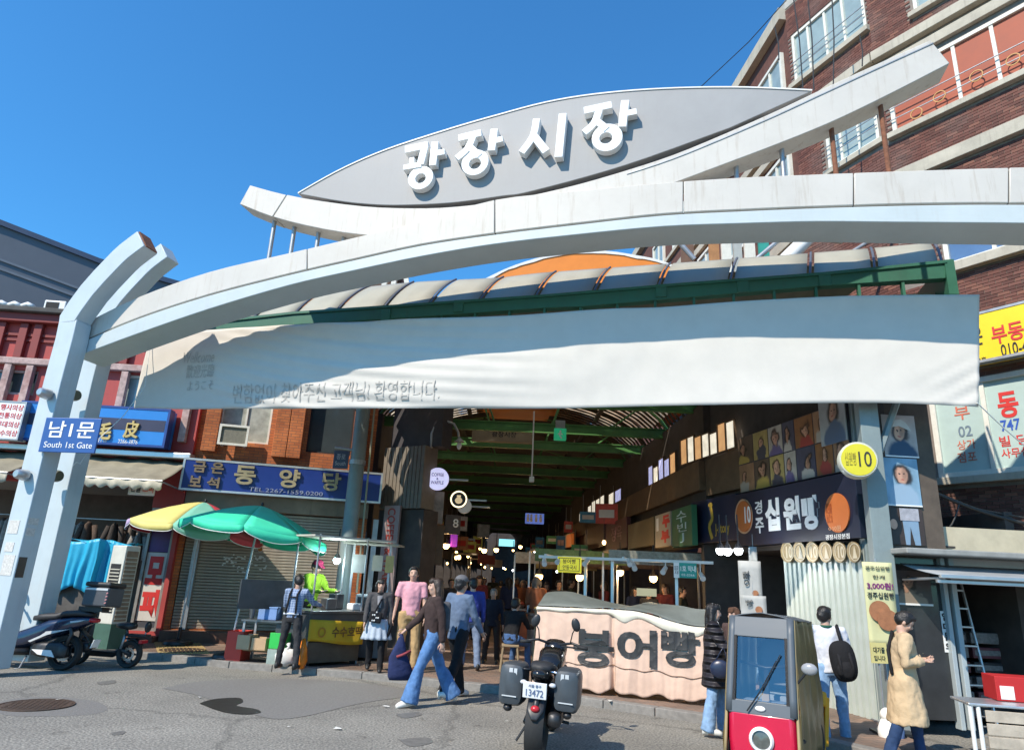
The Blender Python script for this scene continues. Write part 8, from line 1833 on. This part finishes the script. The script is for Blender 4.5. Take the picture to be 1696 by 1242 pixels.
# person walking left in flared jeans with navy bag
g, h = Hof(708, 950, 1169, 0)
P5, L, up, hp = person('person in flared blue jeans striding left with a navy drawstring bag', (g.x, g.y, 0), R(-72), h, dict(leg_l=(24, 10, 2), leg_r=(-22, 8, 2), arm_l=(-15, 8, 12, 0), arm_r=(30, 10, 18, 0), hip=-.035, toe_r=-14, toe_l=8), brown_c, jean, shoe_w, 'long', 0, hairm=HAIRB, flare=.055, wide=1.05, top_len=.86)
w = L['ar'][2] + L['ar'][3] * .09; bag = thing('drawstring_bag', 'navy drawstring bag carried by the person in flared jeans', 'bag', (g.x, g.y, 0), R(-72)); bag.scale = P5.scale
MB().tube([w, w + Vector((0, 0, -.12)), w + Vector((0, -.02, -.3)), w + Vector((0, .03, -.52)), w + Vector((0, .03, -.6))], [(.02, .02), (.03, .06), (.05, .13), (.065, .18), (.05, .15)], 14).build('bag_body', fab('navy bag cloth', (.025, .035, .10), .3, 10), bag, smooth=1); MB().tube([w + Vector((.05, -.05, -.3)), w + Vector((.07, .03, -.27)), w + Vector((.05, .14, -.22))], .018, 6).build('red_ribbon', fab('red ribbon', (.3, .06, .07)), bag, smooth=1)
MB().obox(up((0, .15, 1.15)), (.26, .12, .38), (0, 0, 0)).build('backpack', fab('grey backpack', (.10, .10, .11), .4), P5, bevel=.04, seg=3)
# man in slate blue jacket
g, h = Hof(752, 948, 1158, 0)
person('person in slate blue jacket grey cap and black trousers walking away', (g.x, g.y, 0), R(140), h, dict(leg_l=(20, 8, 2), leg_r=(-18, 18, 2), arm_l=(-16, 8, 18, 0), arm_r=(18, 8, 20, 0), hip=-.03, toe_r=-20), slate_c, blk, shoe_w, 'short', 1, cap=fab('grey cap', (.13, .13, .14)), wide=1.05, top_len=.82)
g, h = Hof(776, 955, 1109)
person('person in royal blue jacket and faded jeans at the edge of the shade', (g.x, g.y, SW), R(195), h, dict(leg_l=(10, 6, 3), leg_r=(-8, 6, 3)), fab('royal blue jacket', (.04, .06, .28)), fab('faded jeans', (.17, .22, .32), .2), shoe_b, 'short', 0, wide=1.08)
# dark standing man, seated person on stool
g, h = Hof(812, 973, 1098)
person('person all in black standing still in the arcade shade', (g.x, g.y, SW), R(-5), h, dict(arm_l=(2, 12, 8, 0), arm_r=(2, 12, 8, 0), leg_l=(0, 2, 5), leg_r=(0, 2, 5)), fab('black navy jacket', (.014, .016, .026)), fab('dark trousers', (.035, .028, .026)), shoe_b, 'short', 1, hairm=HAIRG, top_len=.82, wide=1.1)
stool = thing('stool', 'wooden stool under the seated person in the arcade', 'stool', (at(846, 1050, 13.6).x, 13.6, SW)); stw = M('stool wood', (.30, .22, .13), .7, var=.2)
MB().box(-.16, .16, -.16, .16, .42, .46).build('seat', stw, stool, bevel=.01)
for sx in (-1, 1):
    for sy in (-1, 1): MB().tube([(.13 * sx, .13 * sy, .42), (.17 * sx, .17 * sy, 0)], .02, 6).build('leg', stw, stool)
    MB().box(-.15, .15, .14 * sx - .01, .14 * sx + .01, .14, .17).build('rung', stw, stool)
person('person in black jacket and blue jeans seated on the stool', (stool.location.x, 13.62, SW - .0), R(150), 1.66, dict(leg_l=(82, 84, 8), leg_r=(76, 80, 8), arm_l=(35, 10, 50, 10), arm_r=(35, 10, 50, 10), hip=-.36, lean=14), blk, fab('seat jeans', (.06, .12, .26), .2), shoe_b, 'short', 0, top_len=.88)
# woman in a black puffer coat
def puffer():
    m = M('black puffer', (.025, .022, .027), .45, var=.15, scale=6, spec=.5); N = m.node_tree.nodes; Lk = m.node_tree.links; b = N['Principled BSDF']; tc = N.new('ShaderNodeTexCoord'); w = N.new('ShaderNodeTexWave'); w.bands_direction = 'Z'; w.wave_profile = 'SIN'; w.inputs['Scale'].default_value = 3.2; w.inputs['Distortion'].default_value = .8; Lk.new(tc.outputs['Object'], w.inputs['Vector'])
    bp = N.new('ShaderNodeBump'); bp.inputs['Strength'].default_value = 1; bp.inputs['Distance'].default_value = .05; Lk.new(w.outputs['Color'], bp.inputs['Height']); Lk.new(bp.outputs[0], b.inputs['Normal']); return m
PUF = puffer()
g, h = Hof(1188, 994, 1212, .05)
P10, L, up, hp = person('person in a long black puffer coat and blue jeans beside the red car', (g.x, g.y, .02), R(72), h, dict(arm_r=(28, 10, 62, 5), arm_l=(20, 10, 55, 5), leg_l=(8, 4, 3), leg_r=(-6, 4, 3)), PUF, jean_l, shoe_w, 'long', 0, top_len=.60, skd=.03, puffy=.022, flare=.03, wide=1.05, head=(5, 4))
pbag = thing('plastic_bag', 'pale blue shopping bag held by the person in the puffer coat', 'bag', P10.location, R(72)); pbag.scale = P10.scale; w = L['ar'][2] + L['ar'][3] * .08
mb = MB().tube([w, w + Vector((0, 0, -.1)), w + Vector((0, 0, -.28)), w + Vector((0, .01, -.42))], [(.015, .02), (.05, .09), (.06, .12), (.05, .1)], 14); mb.build('bag_body', M('pale blue film', (.50, .68, .78), .4, var=.2, scale=14, bump=.4, bscale=25), pbag, smooth=1)
hbag = thing('handbag', 'dark blue handbag on the arm of the person in the puffer coat', 'bag', P10.location, R(72)); hbag.scale = P10.scale; e = L['ar'][1]
MB().ell(e + Vector((-.08, .05, -.28)), (.05, .14, .12), 16, 10).build('bag_body', M('navy leather', (.02, .028, .06), .3), hbag, smooth=1); MB().tube([e + Vector((-.08, -.05, -.2)), e + Vector((-.06, .0, .0)), e + Vector((-.08, .12, -.2))], .012, 6).build('handle', M('navy leather', (.02, .028, .06), .3), hbag, smooth=1)
g = at(1215, 1004, 9.6)
person('person in a dark coat half hidden between the puffer coat and the red car', (g.x, 9.6, SW), R(-60), g.z - SW, dict(), fab('dusky coat', (.08, .05, .045)), blk, shoe_b, 'bob', 0, hairm=fab('chestnut hair', (.10, .05, .03)), top_len=.6)
# man in white sweater with backpack
g, h = Hof(1384, 1003, 1234, .0)
P12, L, up, hp = person('person in white sweater and light jeans with a black backpack seen from behind', (g.x, g.y, 0), R(168), h, dict(leg_l=(-6, 4, 4), leg_r=(6, 4, 5), arm_l=(20, 12, 40, 10), arm_r=(8, 16, 22, 0), sway=0), white_c, jean_l, shoe_w, 'short', 0, top_len=.86, wide=1.1, head=(-40, 6))
MB().lathe([(.074, 0), (.078, .02), (.068, .035)], up((0, .005, 1.415)), 18).build('collar', fab('green collar', (.02, .09, .06)), P12, smooth=1)
bp_ = MB().ell((0, 0, 0), (.16, .10, .25), 20, 14); bp_.v = [(math.copysign(abs(x / .16) ** .75 * .16, x), y, math.copysign(abs(z / .25) ** .7 * .25, z)) for x, y, z in bp_.v]
bpk = bp_.build('backpack', fab('black nylon', (.014, .014, .016), .2), P12, smooth=1); bpk.location = up((-.13, .21, 1.03)); bpk.rotation_euler = (0, R(8), 0)
pk = MB().ell((0, 0, 0), (.12, .05, .11), 16, 10).build('front_pocket', fab('black nylon', (.014, .014, .016), .2), bpk, smooth=1); pk.location = (0, .08, -.1)
for k, dx in enumerate((-.07, .06)): MB().tube([(dx, .08, .1), (dx * 1.1, .12, -.05), (dx, .1, -.2)], .012, 6, flat=1.6).build('strap', blk, bpk, smooth=1)
MB().tube([up((-.13, .2, 1.25)), up((-.12, .06, 1.44)), up((-.13, -.08, 1.40)), up((-.16, -.14, 1.2)), up((-.17, -.02, 1.0))], [.02, .022, .022, .02, .016], 8, flat=1.8).build('shoulder_strap', blk, P12, smooth=1)
# man in camel coat
g, h = Hof(1512, 1009, 1266, .0)
P13, L, up, hp = person('person in a long camel coat looking down at a phone', (g.x, g.y, 0), R(68), h, dict(leg_l=(11, 6, 3), leg_r=(-13, 8, 3), arm_l=(-6, 8, 108, 38), arm_r=(-10, 10, 108, 36), lean=6, hip=-.01), coat_c, fab('indigo jeans', (.03, .06, .14), .2), shoe_b, 'short', 0, top_len=.44, puffy=.012, head=(0, 36), wr=.016, skd=.06)
ph_ = thing('phone', 'small dark phone in the hands of the person in the camel coat', 'phone', P13.location, R(68)); ph_.scale = P13.scale; w = (L['al'][2] + L['ar'][2]) / 2 + L['ar'][3] * .09
MB().obox(w + Vector((0, -.01, .02)), (.07, .012, .14), (R(-50), 0, 0)).build('phone_body', gloss_black, ph_, bevel=.006); MB().tube([up((.15, .1, 1.42)), up((.0, .16, 1.2)), up((-.12, .13, .95))], .02, 6, flat=1.7).build('bag_strap', blk, P13, smooth=1)
# --- the crowd in the arcade, darker figures
ar = []
for i, (tp, lg, hr, hm_, sk, lab) in enumerate([(blk2, blk, 'short', HAIR, 1, ''), (fab('maroon jacket', (.10, .02, .025)), navy_c, 'bob', HAIRB, 0, ''), (fab('olive parka', (.07, .065, .04)), jean, 'short', HAIR, 1, ''), (navy_c, blk2, 'long', HAIR, 0, ''), (fab('rust coat', (.22, .08, .04)), blk, 'bob', HAIRG, 1, '')]):
    ar.append((tp, lg, hr, hm_, sk))
proto = []
spots = [(1075, 17.0, 150), (1102, 17.4, -40), (1130, 16.6, 60), (1052, 18.5, 20), (888, 17.2, 170), (925, 18.8, 10), (905, 21.5, -20), (945, 20.0, 90), (842, 21.0, 180), (865, 24.0, 0), (828, 27.0, 170), (792, 19.5, -10), (800, 23.0, 15), (775, 21.5, 175), (855, 30.0, 0), (838, 34.0, 180), (880, 28.0, 30), (815, 31.0, 0), (870, 38.0, 0), (850, 42.0, 180), (745, 18.6, 20), (1000, 19.2, -70), (1110, 20.5, 80), (970, 23.5, 140)]
cl_names = ['charcoal jacket', 'maroon jacket', 'olive parka', 'navy coat', 'rust coat']
plc = ['behind the covered stall at right', 'third head behind the teal sign', 'nearest the bread shop', 'under the fourth warm bulb', 'left under the yellow sign', 'right of the yellow sign post', 'deeper below the yellow sign', 'between the frame uprights', 'in the middle lane', 'further up the middle lane', 'far up the lane at left', 'at the left stalls', 'behind the left stalls row', 'beside the left menu boxes', 'small in the far lane', 'smaller still in the far lane', 'far lane right side', 'far lane left side', 'tiny near the far end', 'tiniest at the far end', 'by the coffee stand', 'in the centre behind the lamp frame', 'deep at the right stalls', 'deep in the centre right']
for i, (px, Y, rz) in enumerate(spots):
    k = i % 5; x = at(px, 1000, Y).x; H_ = 1.58 + .17 * ((i * 37) % 10) / 10; lab = 'dim figure in a %s %s' % (cl_names[k], plc[i])
    if i < 5:
        tp, lg, hr, hm_, sk = ar[k]
        t = person(lab, (x, Y, SW), R(rz), H_, dict(leg_l=(10, 6, 3), leg_r=(-8, 8, 3), arm_l=(10, 8, 30, 0), arm_r=(-6, 8, 20, 0)), tp, lg, shoe_b, hr, sk, hairm=hm_, top_len=.8, voxel=.024, group='crowd in the arcade')[0]
        proto.append(t)
    else:
        t = copy_tree(proto[k]); t.location = (x, Y, SW); t.rotation_euler = (0, 0, R(rz)); t.scale = (H_ / 1.7,) * 3; t['label'] = lab

bpy.data.scenes.remove(TMP)
